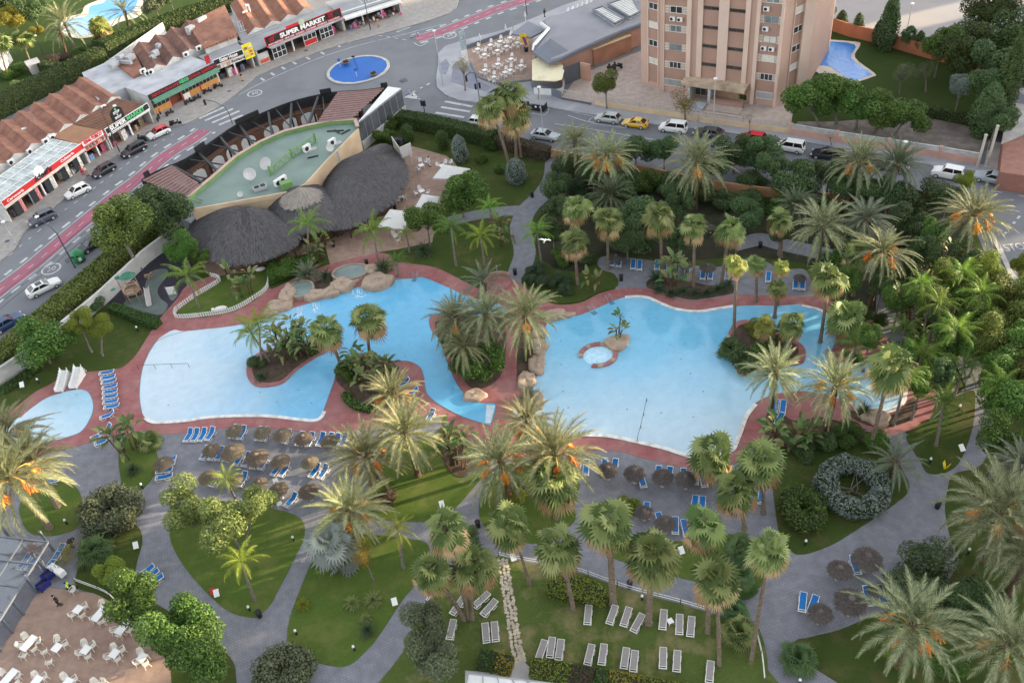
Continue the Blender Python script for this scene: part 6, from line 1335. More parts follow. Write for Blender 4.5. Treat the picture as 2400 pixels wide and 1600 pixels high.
for i,(x,y,r_) in enumerate(((1572,690),(1600,685),(1628,690),(1656,688),(1685,680),(1540,680)) and ((1572,690,18),(1600,684,18),(1628,690,17),(1656,688,17),(1684,680,18),(1545,680,18))): cycad('dark tufted plant in the stone edged terrace bed',(x,y),r_,'cyc',.2,None,'tufted_plant','plant','tufted plants in the terrace bed')
T=broad_tree
T('big dark street tree with leaning trunk at the white wall',(266,525),74,(329,632),mat='warm',tr=.28);T('big dark tree covering the corner of the rotunda restaurant',(388,495),68,None,5,'dark');T('light green tree by the dark thatch eave',(428,585),40,None,3.5,'light');T('small light tree in front of the thatch',(468,598),23,None,3,'light')
T('round green tree beside the white wall and blue car',(98,795),74,(118,850),mat='mid');T('yellow green tree on the west lawn, two crowned',(186,757),36,(215,825),mat='ygr');T('little yellow green tree with short trunk',(238,770),32,(241,833),mat='ygr')
T('wide pale green tree over the umbrella terrace, west crown',(432,1180),62,None,3.6,'olv');T('wide pale tree over the lawn corner, middle crown',(520,1215),74,(560,1280),mat='olv');T('wide pale tree with sunny east crown',(600,1180),52,(577,1277),mat='olv')
T('leafy tree between the cafe tables and blue loungers',(314,1402),66,(322,1470),mat='mid',size=.046);T('leafy tree shading the east tables of the terrace',(408,1466),76,(420,1530),mat='mid',size=.046);T('dark leafy tree at the bottom terrace corner',(472,1538),78,(478,1600),mat='mid',size=.046);T('small yellow green bushy tree near the blue loungers',(258,1340),42,None,2,'ygr')
T('grey green olive tree by the diagonal path',(993,1472),62,None,3.2,'olive');T('second grey green olive tree near the bottom hedge',(1020,1542),66,None,3,'olive')
T('rich green mango tree over the white parasol',(1077,450),57,(1087,510),mat='mid',size=.046);T('rich green tree between parasol and small palm',(1000,515),52,(1008,575),mat='mid',size=.046)
T('round street tree in front of the paved forecourt',(1419,199),34,(1422,256),mat='warm',grp='street trees in the pavement');T('sparse ochre street tree before the tower entrance',(1602,236),38,(1606,282),mat='gold',grp='street trees in the pavement',n=1500);T('small autumn tree on the blue tiled corner',(1085,152),24,(1091,214),mat='gold',grp='street trees in the pavement',n=1200);T('nearly bare young tree by the cafe awning',(1262,194),18,(1262,238),mat='dark',grp='street trees in the pavement',n=350,tr=.06);T('nearly bare young tree outside the tower fence',(1757,276),15,(1757,312),mat='dark',grp='street trees in the pavement',n=300,tr=.06);T('nearly bare young tree outside the pink wall',(1945,318),14,(1948,342),mat='dark',grp='street trees in the pavement',n=300,tr=.06);T('thin young tree by the pink wall palms',(2147,344),18,(2135,375),mat='dark',grp='street trees in the pavement',n=400,tr=.06)
for x,y,r_,w_ in ((1490,354,46,'behind the fruiting street palm'),(1557,354,42,'under the white people carrier'),(1722,356,52,'beside the parked white van'),(1776,356,50,'touching the parked white van'),(1812,394,42,'below the parked white van'),(1886,402,38,'below the black parked car'),(1945,404,40,'between the two drooping street palms'),(1880,432,58,'nearest the far curving path'),(1519,530,64,'behind the terrace fan palms'),(1470,560,44,'shading the second lounger pair'),(2160,464,58,'beside the white off-roader'),(2222,464,42,'below the silver saloon'),(1592,560,40,'behind the silvery paddle plant'),(1440,530,44,'between two terrace fan palms'),(1665,385,40,'filling the gap by the big grey palm'),(2085,450,48,'under the drooping street palm'),(2040,452,44,'above the pale crowned palm'),(1985,440,46,'beside the orange bunch palm'),(2130,520,46,'in the shade of the giant palm'),(1390,405,34,'below the street wall palms'),(1300,490,34,'along the upper grey path'),(1296,545,32,'by the gull palm'),(1830,545,28,'at the lone fan palm foot')): T('dark glossy tree '+w_,(x,y),r_,None,3.4,'dark',grp='dark street trees inside the garden wall')
T('small sunlit yellow tree beside the silver saloon',(2268,422),26,None,4,'ygr')
for i,(x,y,r_,b,w_) in enumerate(((1892,235,62,(1920,301),'touching the tower corner'),(1955,222,62,(1960,290),'second from the tower'),(2016,242,62,(2005,303),'in the middle of its row'),(2078,258,60,(2048,312),'with slanting twin trunks'),(2126,272,54,(2093,326),'at the bare ground end of the row'))): T('round green carob tree '+w_,(x,y),r_,b,mat='mid',flat=.85,grp='carob trees above the pink wall',tr=.2)
for x,y,r_,w_,m_ in ((2323,30,62,'highest over the parking lot','pine'),(2370,85,74,'at the upper corner','pine'),(2280,100,58,'spreading over the terracotta wall','pine'),(2208,104,46,'with forked pale trunk','mid'),(2312,205,52,'dark behind the grey cypress','dark'),(2340,270,46,'near the tall white posts','dark'),(2250,130,54,'dark and broad behind the forked trunk','pine'),(2335,150,60,'dense in the shaded corner','dark'),(2390,180,60,'cut by the east frame above the garage','pine'),(2254,200,32,'grey leaved on the dark lawn','blue')): T('garden tree '+w_,(x,y),r_,None,5.5,m_,grp='trees of the tower garden')
T('small round fruit tree on the dark lawn, nearer the pool',(2114,170),28,(2106,220),mat='olive',grp='small fruit trees of the tower garden',n=1800);T('small round fruit tree on the dark lawn, behind',(2170,166),24,(2169,215),mat='olive',grp='small fruit trees of the tower garden',n=1500);T('dark leafy tree at the tower side',(1935,30),25,None,4,'dark')
cone_tree('tall dark cypress before the parking lot',(2084,-14),(2074,118),22,'dark',3600,.2,'cypress');cone_tree('second narrow cypress hugging the tall one',(2056,46),(2054,106),12,'dark',1600,.18,'cypress');cone_tree('feathery grey cypress beside the bare ground',(2380,75),(2335,300),26,'pine',4200,.22,'cypress');cone_tree('broad dark conifer at the end of bare ground',(2318,190),(2300,318),34,'dark',3600,.22,'conifer')
for x,y,b,lab in ((1968,24,(1970,68),'ivy column nearest the tower on the terracotta wall'),(2008,30,(2008,84),'ivy column in the middle of terracotta wall'),(2152,72,(2150,124),'ivy column beside the low wall palm')): cone_tree(lab,(x,y),b,13,'dark',1200,.16,'ivy_column','climber')
E_=lambda u: np.sqrt(np.clip(1-(2*u-1)**2,.02,1))
cone_tree('clipped egg shaped conifer nearest the thatched roof',(958,290),(959,335),14,'hedge',2000,.12,prof=E_);cone_tree('clipped egg shaped conifer in front of the street hedge',(1040,304),(1040,350),14,'hedge',2000,.12,prof=E_);cone_tree('silver blue upright shrub by the white table',(1077,315),(1081,378),18,'blue',2600,.12,'upright_shrub');cone_tree('silver upright shrub by the grey garden path',(1211,370),(1212,428),24,'blue',2800,.12,'upright_shrub')
T('ragged yellow and orange young tree by the silver palm',(851,1298),27,(877,1362),mat='gold',tall=1.9,n=2600,tr=.08)
B_=bush
B_('round clipped shrub between silver shrub and palms',(1150,338),21,'hedge');B_('ragged shrub at the glass screen end wall',(900,318),26,'mid');B_('climbing shrub on the cream garden corner',(915,290),22,'mid');B_('bright low shrub on the corner lawn',(1175,395),18,'light');B_('low green shrub near the white lamps',(1130,372),16,'light')
for x,y,r_,w_ in ((1256,632,25,'beside the narrow path'),(1278,662,24,'nearest the red deck corner'),(1318,652,21,'roundest of the group'),(1328,678,20,'lowest by the pool path'),(1240,655,18,'closest to the round shower base')): B_('dark clipped ball '+w_,(x,y),r_,'cyc',.8,grp='dark shrub balls in the bed',)
B_('lush green shrub bed under the thatch eave',(660,630),40,'light',.5,);B_('second lush shrub in the bed by the cascade',(712,622),34,'mid',.5,);B_('lush shrub at the picket fence end',(642,650),24,'light',.5,)
B_('big glossy bush filling the end of the palm island',(1130,850),56,'mid',.85,);B_('glossy bush on the palm island shore',(1085,858),34,'mid',.7);B_('dark bush under the palm island trunks',(1060,800),36,'dark',.6);B_('dark bush under the peninsula palms',(905,885),34,'dark',.6);B_('thicket around the peninsula trunks',(820,870),34,'mid',.6)
B_('shrub beside the playground hedge',(225,715),26,'dark',.7);B_('dark dome shrub spreading over the south-east paving',(2170,1340),92,'dark',.62,size=.036,n=11000);B_('second part of the dark dome beneath the wide date palm',(2255,1400),74,'dark',.62,size=.036,n=11000)
B_('shrub under the lagoon date palms',(1985,1020),40,'hedge',.6);B_('shrub hiding the lagoon palm foot',(2055,1035),34,'mid',.6);B_('shrub by the strelitzia and date palm',(1925,1030),38,'dark',.6);B_('low shrub at the lagoon lawn corner',(1885,1060),34,'dark',.5);B_('yellowing shrub under the wide date palm',(2105,1530),36,'ygr',.6);B_('shrub beneath the south lawn palms',(2230,1560),40,'mid',.5);B_('dark shrub at foot of the three trunk palms',(1085,1250),34,'dark',.5);B_('yellow green shrub behind the central date palms',(1215,1150),30,'ygr',.7);B_('yellow green shrub in front of the round umbrella',(1475,1180),26,'ygr',.8);B_('low shrub beside the south rope fence palms',(1745,1372),34,'hedge',.4)
B_('golden young tree beside the canopy posts',(150,1300),34,'gold',.9,n=700);B_('brown dry shrub below the central palm lawn',(905,1165),34,'boug',.5);B_('ground shrub beside the ring shaped island stems',(720,812),30,'mid',.5);B_('dark shrub at the ring shaped island end',(600,850),24,'dark',.6);B_('shrub on the lagoon island',(1740,840),40,'dark',.6);B_('yellow shrub on the lagoon island crest',(1772,770),28,'ygr',.8);B_('shrub thicket on the lagoon island',(1800,830),40,'mid',.6)
for x,y,r_,m_,w_ in ((2305,640,42,'ygr','bright yellow beside the curving kerb'),(2374,695,62,'warm','at the edge below the side road'),(2320,705,46,'warm','between yellow tree and east edge'),(2396,800,56,'mid','overhanging the east edge'),(2362,950,72,'mid','along the dark path bend'),(2352,1035,64,'mid','lowest of the east group'),(2398,890,56,'warm','behind the bend trees'),(2270,700,38,'mid','over the jungle bed'),(2200,760,36,'dark','deep in the jungle bed'),(2260,600,40,'dark','at the giant palm foot'),(2150,590,44,'dark','behind the jungle paddle leaves'),(2190,545,40,'mid','west of the giant palm'),(2300,800,54,'warm','over the queen palms'),(2235,800,46,'mid','covering the grey path head'),(2340,870,56,'mid','above the path bend'),(2400,620,30,'ygr','by the road kerb corner'),(2180,710,40,'warm','sunlit over the paddle leaves'),(2110,700,36,'mid','beside the inner grey path head'),(2295,745,50,'warm','brightest of the middle east'),(2230,655,44,'warm','near the curving kerb palms'),(2420,730,70,'warm','tall, cut by the east frame'),(2450,850,80,'mid','tall, mostly beyond the east frame'),(2120,830,34,'mid','behind the pale fan palm'),(2070,660,34,'dark','under the dark trunk date palm'),(1990,660,32,'mid','at the lagoon mouth palm'),(2040,790,32,'mid','over the lagoon wall'),(2160,900,36,'mid','over the red deck bend'),(2215,880,34,'dark','at the oval lawn head')): T('garden tree '+w_,(x,y),r_,None,5.0,m_,grp='trees along the east garden edge',tall=1.25)
for x,y,r_,w_ in ((2085,690,30,'beside the inner grey path'),(2050,745,28,'by the lagoon corner'),(2175,650,34,'under the paddle leaves'),(2110,640,32,'behind the slanting palm'),(2240,735,34,'near the queen palms'),(2160,790,30,'above the pale fan palm'),(2005,840,24,'against the lagoon rocks'),(2215,830,34,'at the head of the oval lawn')): B_('jungle undergrowth shrub '+w_,(x,y),r_,rnd.choice(('dark','mid','hedge')),.6,grp='undergrowth shrubs of the east bed')
for x,y,r_,m_,w_ in ((20,-5,60,'dark','dark crown at the top corner'),(70,20,44,'dark','dark crown beside the tall palm'),(26,40,32,'gold','golden sunlit crown'),(360,8,30,'olive','grey feathery crown by the pool'),(395,-8,28,'dark','crown at the top hedge')): T('neighbour garden tree with '+w_,(x,y),r_,None,4.5,m_,grp='trees of the neighbour garden')
B_('yellow shrub on the neighbour lawn',(85,70),14,'gold',.9);B_('dark round shrub at the end of neighbour hedge',(192,122),22,'conif',.8);B_('clipped dark ball beside the hedge gap',(228,100),16,'conif',.8);B_('low flower bed under the neighbour palms',(130,140),34,'boug',.4);B_('leafy palms bed beside the pump house',(30,165),30,'mid',.5);B_('planting below the white kiosk',(45,200),30,'fan',.5)
ring_bush('grey green hollow olive bush by the west path',(257,1196),74,60,1.15,'olive',1.25);ring_bush('hollow olive bush at the bottom edge',(664,1572),72,58,1.0,'olive',1.15);ring_bush('silver leaved hollow ring hedge with bare branches inside',(1999,1138),82,74,.85,'blue',1.1);ring_bush('small bright green hollow bush beside the silver ring',(1882,1190),52,54,.85,'mid',1.1)
hedge('tall clipped hedge along the street behind the rotunda',[(935,278),(985,285),(1045,298),(1100,312),(1160,326)],2.2,2.3,'hedge',ztrace=1.2);hedge('dark flowering hedge continuing to the garden gate',[(1165,328),(1210,340),(1255,352),(1285,360)],1.8,1.9,'boug',ztrace=1.0)
hedge('overgrown olive brown hedge on top of the white wall',[(-20,842),(52,778),(112,727),(185,664),(257,602),(310,560),(368,508)],2.9,2.6,'warm',.0,2.4,size=.2)
hedge('small clipped hedge between playground and lawn',[(263,718),(300,733),(340,748),(368,757)],1.3,1.1,'hedge',ztrace=.7);hedge('low curved green hedge round the peninsula bed',[(808,920),(818,938),(838,950),(862,956),(878,955)],.9,.55,'mid',.1,.4)
w_=smooth_closed(gp([(1285,1375),(1300,1360),(1350,1358),(1405,1375),(1425,1395),(1420,1412),(1395,1412),(1330,1402),(1290,1393)],.6));shell('hedge','rounded yellow green hedge under the rope fence','hedge',w_,.05,1.25,'ygr',60,.13)
for a,b,m_,lab in (((1122,1540),(1160,1548),'hedge','green stretch of bottom hedge beside the slab'),((1163,1549),(1198,1557),'gold','yellow stretch of bottom hedge beside the slab'),((1245,1560),(1338,1577),'ygr','yellow green stretch of bottom hedge near grey loungers'),((1340,1577),(1392,1587),'boug','brownish stretch of the bottom hedge'),((1393,1587),(1425,1592),'hedge','green stretch in the middle of bottom hedge'),((1427,1592),(1505,1606),'gold','golden stretch at the end of bottom hedge'),((1507,1606),(1640,1630),'ygr','last green stretch of the bottom hedge')): hedge(lab,[a,b],1.5,1.0,m_,ztrace=.8,grp='clipped bottom hedge stretches',size=.12)
hedge('long clipped conifer hedge behind the cafe roofs',[(-60,262),(8,226),(80,190),(160,152),(236,116)],3.0,3.4,'conif',ztrace=3.0,per=30,size=.22);hedge('long sunlit conifer hedge behind the restaurant roofs',[(236,100),(300,72),(380,42),(470,12),(560,-18)],3.0,3.2,'conif',ztrace=3.0,per=30,size=.22);hedge('inner clipped hedge of the neighbour garden',[(95,150),(120,152),(150,160)],2.0,2.0,'conif',ztrace=1.6,per=30)
hedge('sparse hedge of thin conifers along the bare ground',[(2165,255),(2210,262),(2275,276)],.9,1.6,'conif',ztrace=1.2,per=20,size=.2)
hedge('green planting spilling over the tower planter',[(1686,212),(1720,218),(1750,226)],.8,1.3,'mid',.5,1.0)
hedge('ivy tumbling at the white wall foot',[(0,912),(40,890),(80,858)],1.4,.5,'hedge')
for i,(x,y,h) in enumerate(((96,83,8),(100,77,9),(98,70,8.5),(104,90,9.5),(92,64,8),(110,74,10))): o=broad_tree('unseen added shade tree beyond the east street, %s one' % ORD_[i],(2400,800),60,None,5,'mid',grp='unseen shade trees added beyond the east street');o.location=(x,y,0);o.scale=(1,1,h/7.0)  # out-of-view row added to keep the low sun off the pool
for x,y,r_,m_,w_ in ((1480,420,34,'dark','in the shaded upper lawn'),(1560,430,36,'dark','under the big grey date palm'),(1760,420,36,'dark','before the orange garden wall'),(1700,470,30,'dark','on the dark lawn middle'),(1400,470,32,'dark','under the low dark date palm'),(1355,440,30,'cyc','along the upper path'),(1320,600,28,'mid','beside the pale trunk palm'),(1370,600,26,'dark','at the terrace west end'),(1990,560,30,'dark','below the far date palms'),(1960,600,30,'mid','on the far path bank'),(2100,560,36,'dark','in the deep east bed')): B_('dense shade shrub '+w_,(x,y),r_,m_,.7,grp='shade shrubs of the upper garden')
for x,y,w_ in ((1325,388,'nearest the garden gate path'),(1385,402,'under two street palms'),(1450,416,'by the fruiting palm foot'),(1512,428,'in the deep shade'),(1580,438,'west of the big grey palm'),(1645,452,'east of the big grey palm'),(1765,470,'before the hidden white car'),(1835,482,'at the low dark palm'),(1930,488,'under the drooping palms'),(2010,490,'at the east wall end')): B_('shrub screening the orange wall '+w_,(x,y),36,rnd.choice(('dark','dark','mid')),.75,grp='shrubs screening the orange garden wall')
for x,y,h,w_ in ((1455,440,3.4,'deep behind the terrace palms'),(1590,470,3.2,'on the dark lawn by the big palm'),(1750,505,3.0,'by the bend of the far path'),(1300,440,3.0,'at the grey path edge')): T('dark glossy tree '+w_,(x,y),42,None,h,'dark',grp='dark street trees inside the garden wall')
# ================================================================ rocks, furniture, vehicles, people
def boulder(lab,px,rx,ry,h,seed):
    c=G(*px,h*.4);k=ppm(*px);g=np.random.default_rng(seed);a,b=rx/k*1.12,ry/k*1.7;h *= .85;mb=MB();n,m=18,8;ph=g.uniform(0,6.28,8);am=g.uniform(.03,.09,8)
    for j in range(m+1):
        v=j/m*PI/2
        for i in range(n):
            q=2*PI*i/n;s=1+sum(am[e]*math.sin((e+2)*q+ph[e]+v*(e % 3)) for e in range(5));flat=min(1.0,math.sin(v)*1.5)
            mb.v.append((a*s*math.cos(q)*math.cos(v)**.55,b*s*math.sin(q)*math.cos(v)**.55,h*flat*(1+.12*math.sin(3*q+ph[5]))))
    for j in range(m):
        for i in range(n): mb.f.append((j*n+i,j*n+(i+1) % n,(j+1)*n+(i+1) % n,(j+1)*n+i));mb.m.append(0)
    o=mb.build('boulder',m_rock,None,(c.x,c.y,0),0,True);return tag(o,lab,'rock','artificial rocks round the pools')
for i,(x,y,rx,ry,h,w_) in enumerate(((884,660,36,17,1.1,'largest, beside the upper spa basin'),(803,668,26,15,1.0,'between the two spa basins'),(775,685,20,12,.8,'above the waterfall lip'),(742,692,26,11,.8,'in front of the grey cycad'),(674,690,18,20,1.1,'west of the lower basin'),(655,716,30,13,.8,'at the deck by the cascade'),(632,731,18,9,.6,'last of the cascade row'),(870,632,16,12,.8,'behind the upper spa basin'),(834,658,8,6,.5,'small, at the waterfall'),(1300,738,28,11,.7,'at the pool corner below the rocky palm'),(1330,738,18,6,.4,'flat, on the north pool edge'),(1264,778,16,14,.5,'dark under the rocky palm'),(1262,812,20,20,.5,'on the bridge side of big pool'),(1258,852,20,21,.55,'bulging into the big pool'),(1234,890,22,16,.55,'square, by the agave'),(1262,936,13,18,.4,'near the bridge water'),(1112,926,26,13,.45,'at the end of the channel'),(1742,868,16,9,.5,'on the lagoon island tip'),(1712,800,7,14,.5,'on the west shore of lagoon island'),(2055,978,28,17,.5,'large flat, below the round lagoon'),(1950,840,8,18,.7,'on the lagoon wall'),(1965,870,10,12,.6,'at the lagoon bend'))): boulder('tan artificial rock '+w_,(x,y),rx,ry,h,i)
for px,rx,ry in (((824,644),2.3,1.5),((707,684),1.6,1.6)):
    c=G(*px);q=MB();q.lathe([(0,.52),(1,.52)],26,(0,0,0),0,rx,ry);q.lathe([(1.0,.3),(1.0,.6),(1.12,.62),(1.14,.0)],26,(0,0,0),1,rx,ry);structure(q.build('spa_basin',[M('basin_water',(.15,.20,.19),.1,.15,.8,spec=.5),m_rock],None,(c.x,c.y,.02)))
foam=M('white_foam',(.62,.72,.80),.6,.15,3.0)
def cascade(lab,px,wd,z0):
    c=G(*px,.1);t=thing('waterfall',lab,'waterfall',(c.x,c.y,.07),0);q=MB()
    for i in range(12): x=rnd.uniform(-wd,wd);y=rnd.uniform(.1,.5);q.add([(x,y+.3,z0),(x+.02,y+.3,z0),(x+.04,y,.02),(x-.02,y,.02)],[(0,1,2,3)])
    q.build('falling_water',foam,t);q=MB()
    for i in range(46): x,y,r_=rnd.gauss(0,wd*.5),rnd.gauss(-.2,.35),rnd.uniform(.02,.09);q.lathe([(0,.05),(r_,.01)],6,(x,y,0))
    q.build('foam',foam,t)
cascade('splashing fall below the upper spa rocks',(840,692),.8,.5);cascade('splashing fall at the lower spa basin',(740,722),.5,.45);cascade('westmost splash of the lower spa basin',(702,733),.5,.45)
# round spa inside the big pool
c=G(1402,834);t=thing('pool_spa','ring shaped red and stone spa wall inside the big pool','spa',(c.x,c.y,.07));rx,ry=2.15,1.95
for i in range(17):
    a0,a1=R(-118+i*17.5),R(-118+(i+1)*17.5)
    q=MB();q.prism([(r_*rx*math.cos(a),r_*ry*math.sin(a)) for r_,a in ((.8,a0),(1.05,a0),(1.05,a1),(.8,a1))],-.1,.22+.04*(i % 2));q.build('wall_block',m_rock if i % 3 == 1 or 6 < i < 10 else m_deck,t)
q=MB();q.lathe([(0,.012),(.8,.012)],24,(0,0,0),0,rx,ry);q.build('bubbling_water',M('spa_water',(.42,.66,.82),.2,.15,2.0,bump=.5),t)
q=MB();q.prism(smooth_closed([(x-c.x,y-c.y) for x,y in gp([(1415,806),(1440,792),(1472,790),(1474,806),(1460,822),(1440,826)])]),-.1,.38);q.build('rock_planter',m_rock,t)
# ladders, rails, small metal
def rail(lab,px,h=.8,name='handrail',n=4,rad=.025):
    P=[Vector((*q,.05)) for q in gp(px)];t=thing(name,lab,'handrail');q=MB();k=len(P)
    q.tube([p+Vector((0,0,h)) for p in P],rad,5)
    for i in range(n): s=i/(n-1)*(k-1);j=min(int(s),k-2);p=P[j].lerp(P[j+1],s-j);q.tube([p,p+Vector((0,0,h))],rad,5)
    q.build('rail',m_black if 'dark' in lab else m_gmet,t)
rail('dark metal handrail in the white shallow end',[(326,866),(385,864),(445,862)],.7);rail('dark metal handrail stepping into the big pool',[(1494,1034),(1502,1005),(1509,975),(1516,942)],.6)
def pool_ladder(lab,px,ang):
    c=G(*px);t=thing('pool_ladder',lab,'ladder',(c.x,c.y,.05),ang,'pool ladders');q=MB()
    for x in (-.3,.3): q.tube([(x,-.5,.02),(x,-.4,.03),(x,-.2,.04)],.025,5);q.tube([(x,.5,0),(x,.5,.7),(x,.2,.85),(x,-.1,.5),(x,-.2,.03)],.03,6)
    q.build('side_rail',m_gmet,t);q=MB()
    for i in range(4): q.box(0,-.2-.18*i,.03,.6,.1,.03)
    q.build('rung',mP('ladder_rung',(.06,.16,.26)),t)
pool_ladder('steel pool ladder at the worn red corner',(974,652),-.3);pool_ladder('steel pool ladder on the big pool north edge',(1428,706),.45);pool_ladder('blue pool ladder beneath the rocky palm',(1387,730),.5)
def slide(lab,px):
    c=G(*px);t=thing('water_slide',lab,'water slide',(c.x,c.y,.05),R(-100),'white slides of the wading pool');q=MB();n=8
    for i in range(n):
        u0,u1=i/n,(i+1)/n;z=lambda u: .15+1.1*(1-u)**1.6;x=lambda u: -1.3+2.6*u
        for y0,y1,h0,h1 in ((-.45,-.35,.55,0),(-.35,.35,0,0),(.35,.45,0,.55)): q.add([(x(u0),y0,z(u0)+h0),(x(u1),y0,z(u1)+h0*.6),(x(u1),y1,z(u1)+h1*.6),(x(u0),y1,z(u0)+h1)],[(0,1,2,3)])
        q.add([(x(u0),-.46,z(u0)+.5),(x(u1),-.46,z(u1)+.3),(x(u1),-.46,0),(x(u0),-.46,0)],[(0,1,2,3)]);q.add([(x(u0),.46,z(u0)+.5),(x(u1),.46,z(u1)+.3),(x(u1),.46,0),(x(u0),.46,0)],[(0,1,2,3)])
    q.build('chute',m_whp,t);q=MB()
    for i in range(3): q.box(-1.45-.12*i,0,.9-.35*i,.12,.8,.08)
    q.build('step',m_whp,t)
slide('white water slide farther from the blue loungers',(150,903));slide('white water slide nearer the blue loungers',(183,895))
# sun loungers
m_blue=mP('blue_mesh',(.003,.135,.40),.75,.12,3);m_taupe=mP('taupe_mesh',(.265,.245,.235),.8,.1,3);m_plw=mP('white_plastic',(.76,.755,.74),.45,.05,3);m_plc=mP('cream_plastic',(.66,.625,.56),.5,.06,3)
def lounger_proto(mat,up,nm):
    t=link('sun_lounger',None);t['label']=nm;t['category']='sun lounger';hx,hz=math.cos(up),math.sin(up);q=MB();zs=.33
    for s in (-.31,.31):
        bar(q,(s,0,zs),(s,1.25,zs),.05,.07);bar(q,(s,1.25,zs),(s,1.25+.75*hx,zs+.75*hz),.05,.06)
        q.tube([(s*1.06,.02,zs),(s*1.12,.1,.03),(s*1.12,.55,.03),(s*1.04,.75,zs)],.03,5);q.tube([(s*1.04,1.05,zs),(s*1.12,1.2,.03),(s*1.12,1.75,.03),(s*1.04,1.45,zs)],.03,5)
    bar(q,(-.33,0,zs),(.33,0,zs),.07,.06);bar(q,(-.33,.22,zs),(.33,.22,zs),.05,.05);bar(q,(-.33,1.25+.75*hx,zs+.75*hz),(.33,1.25+.75*hx,zs+.75*hz),.07,.06)
    if up > .1: q.tube([(-.3,1.25+.45*hx,zs+.45*hz),(-.3,1.6,.2)],.02,4);q.tube([(.3,1.25+.45*hx,zs+.45*hz),(.3,1.6,.2)],.02,4)
    q.build('frame',m_plw,t);q=MB()
    q.add([(-.29,.26,zs+.035),(.29,.26,zs+.035),(.29,.75,zs+.01),(.29,1.25,zs+.035),(-.29,1.25,zs+.035),(-.29,.75,zs+.01)],[(0,1,2,5),(5,2,3,4)]);q.build('seat_sling',mat,t);q=MB()
    a,b,n=Vector((0,1.26,zs+.037)),Vector((0,1.25+.74*hx,zs+.74*hz+.037)),Vector((.29,0,0));q.add([a-n,a+n,b+n,b-n],[(0,1,2,3)]);q.build('back_sling',mat,t);return t
LB={k: lounger_proto(m_blue,k,'blue lounger') for k in (R(12),R(38))};LG=lounger_proto(m_taupe,R(6),'grey lounger')
def lounger(proto,f,h,lab,grp,z=.05):
    A,B=G(*f,z+.2),G(*h,z+.35);d=B-A;o=once(USED,proto,(A.x,A.y,z),math.atan2(d.y,d.x)-PI/2,lab,grp,.92);return o
ORD=('first','second','third','fourth','fifth','sixth','seventh','eighth','ninth','tenth','eleventh','twelfth')
def row(P,what,grp,up=R(38),z=.05,proto=None):
    for i,q in enumerate(P):
        lab=what.replace('#',ORD[i] if len(P) > 1 else '');lounger(proto or LB[up],q[:2],q[2:],' '.join(lab.split()),grp,z)
class _Q(tuple): pass
def qd(*v): return [((v[i],v[i+1]),(v[i+2],v[i+3])) for i in range(0,len(v),4)]
def row2(v,what,grp,up=R(38),z=.06,proto=None):
    P=qd(*v)
    for i,(f,h) in enumerate(P): lounger(proto or LB[up],f,h,' '.join(what.replace('#',ORD[i]).split()),grp,z)
GA='blue sun loungers round the pools'
row2((233,876,270,869,236,888,275,880,238,898,277,889,240,910,279,901),'# blue lounger from the top in the stack facing the white shallows',GA,R(12))
row2((241,921,281,914,241,932,283,925,242,944,284,937,244,956,283,948),'# blue lounger from the top in the lower stack beside wading pool',GA,R(12))
row2((235,981,270,966),'single blue lounger askew below the two stacks',GA,R(38));row2((213,1029,236,1017,222,1042,255,1027,232,1020,248,1006),'# blue lounger tucked under the strip bed paddle leaves',GA)
row2((94,1105,140,1101,98,1117,141,1113,102,1129,139,1124),'# blue lounger from the top half hidden by sunlit date palm',GA,R(12))
row2((375,1081,413,1072,372,1092,412,1084,366,1106,411,1098,365,1122,408,1112),'# blue lounger from the umbrella in the stack by strip bed',GA,R(12))
row2((434,1036,449,1009,451,1036,464,1009,467,1035,482,1007,484,1033,500,1007),'# blue lounger of the open air four at the terrace corner',GA)
row2((541,1028,554,1004,559,1030,574,1002,602,1033,614,1008,615,1034,628,1007,664,1039,679,1012,697,1045,710,1019,720,1046,733,1019,745,1046,757,1022,763,1047,776,1024,781,1049,794,1023,799,1048,810,1022),'# blue lounger along the pool side row of straw umbrellas',GA)
row2((472,1078,486,1054,492,1079,506,1054,508,1080,519,1056,526,1082,537,1060,551,1092,566,1064,570,1094,583,1068,590,1099,603,1073,608,1101,624,1073,638,1115,656,1087,656,1117,676,1087,727,1119,748,1089,748,1122,768,1091),'# blue lounger along the middle row of straw umbrellas',GA)
row2((494,1140,508,1116,560,1140,573,1116),'# blue lounger glimpsed through the wide pale tree',GA);row2((669,1188,697,1157),'lone blue lounger beside a small white table by the lawn',GA)
row2((928,906,958,892,948,927,976,914),'# blue lounger behind the date palm on the red peninsula',GA);row2((895,1021,918,996,838,1118,852,1098,1000,990,1014,966),'# blue lounger mostly hidden by central date palm fronds',GA)
row2((1433,624,1437,601,1449,626,1452,602),'# blue lounger of the pair under the first terrace umbrella',GA,R(12));row2((1483,632,1485,602,1498,634,1500,604),'# blue lounger of the pair in the open terrace middle',GA,R(12));row2((1539,633,1542,606,1556,636,1558,610),'# blue lounger of the pair behind the middle fan palm',GA,R(12));row2((1609,647,1613,617),'blue lounger beside the silvery paddle leaved clump',GA,R(12));row2((1646,656,1650,624,1664,656,1667,624),'# blue lounger of the pair under the fringed terrace umbrella',GA,R(12));row2((1704,656,1708,624,1723,658,1727,628),'# blue lounger of the pair by the yellow fan palm',GA,R(12));row2((1864,679,1866,645,1880,680,1882,647),'# blue lounger of the pair at the terrace east end',GA,R(12));row2((1800,662,1802,634),'blue lounger peeking behind the small terrace palms',GA,R(12))
row2((1292,428,1300,404,1302,422,1309,398),'# blue lounger beside the upper garden path',GA,R(12));row2((1485,482,1492,466),'blue lounger in shade under the dark street trees',GA,R(12))
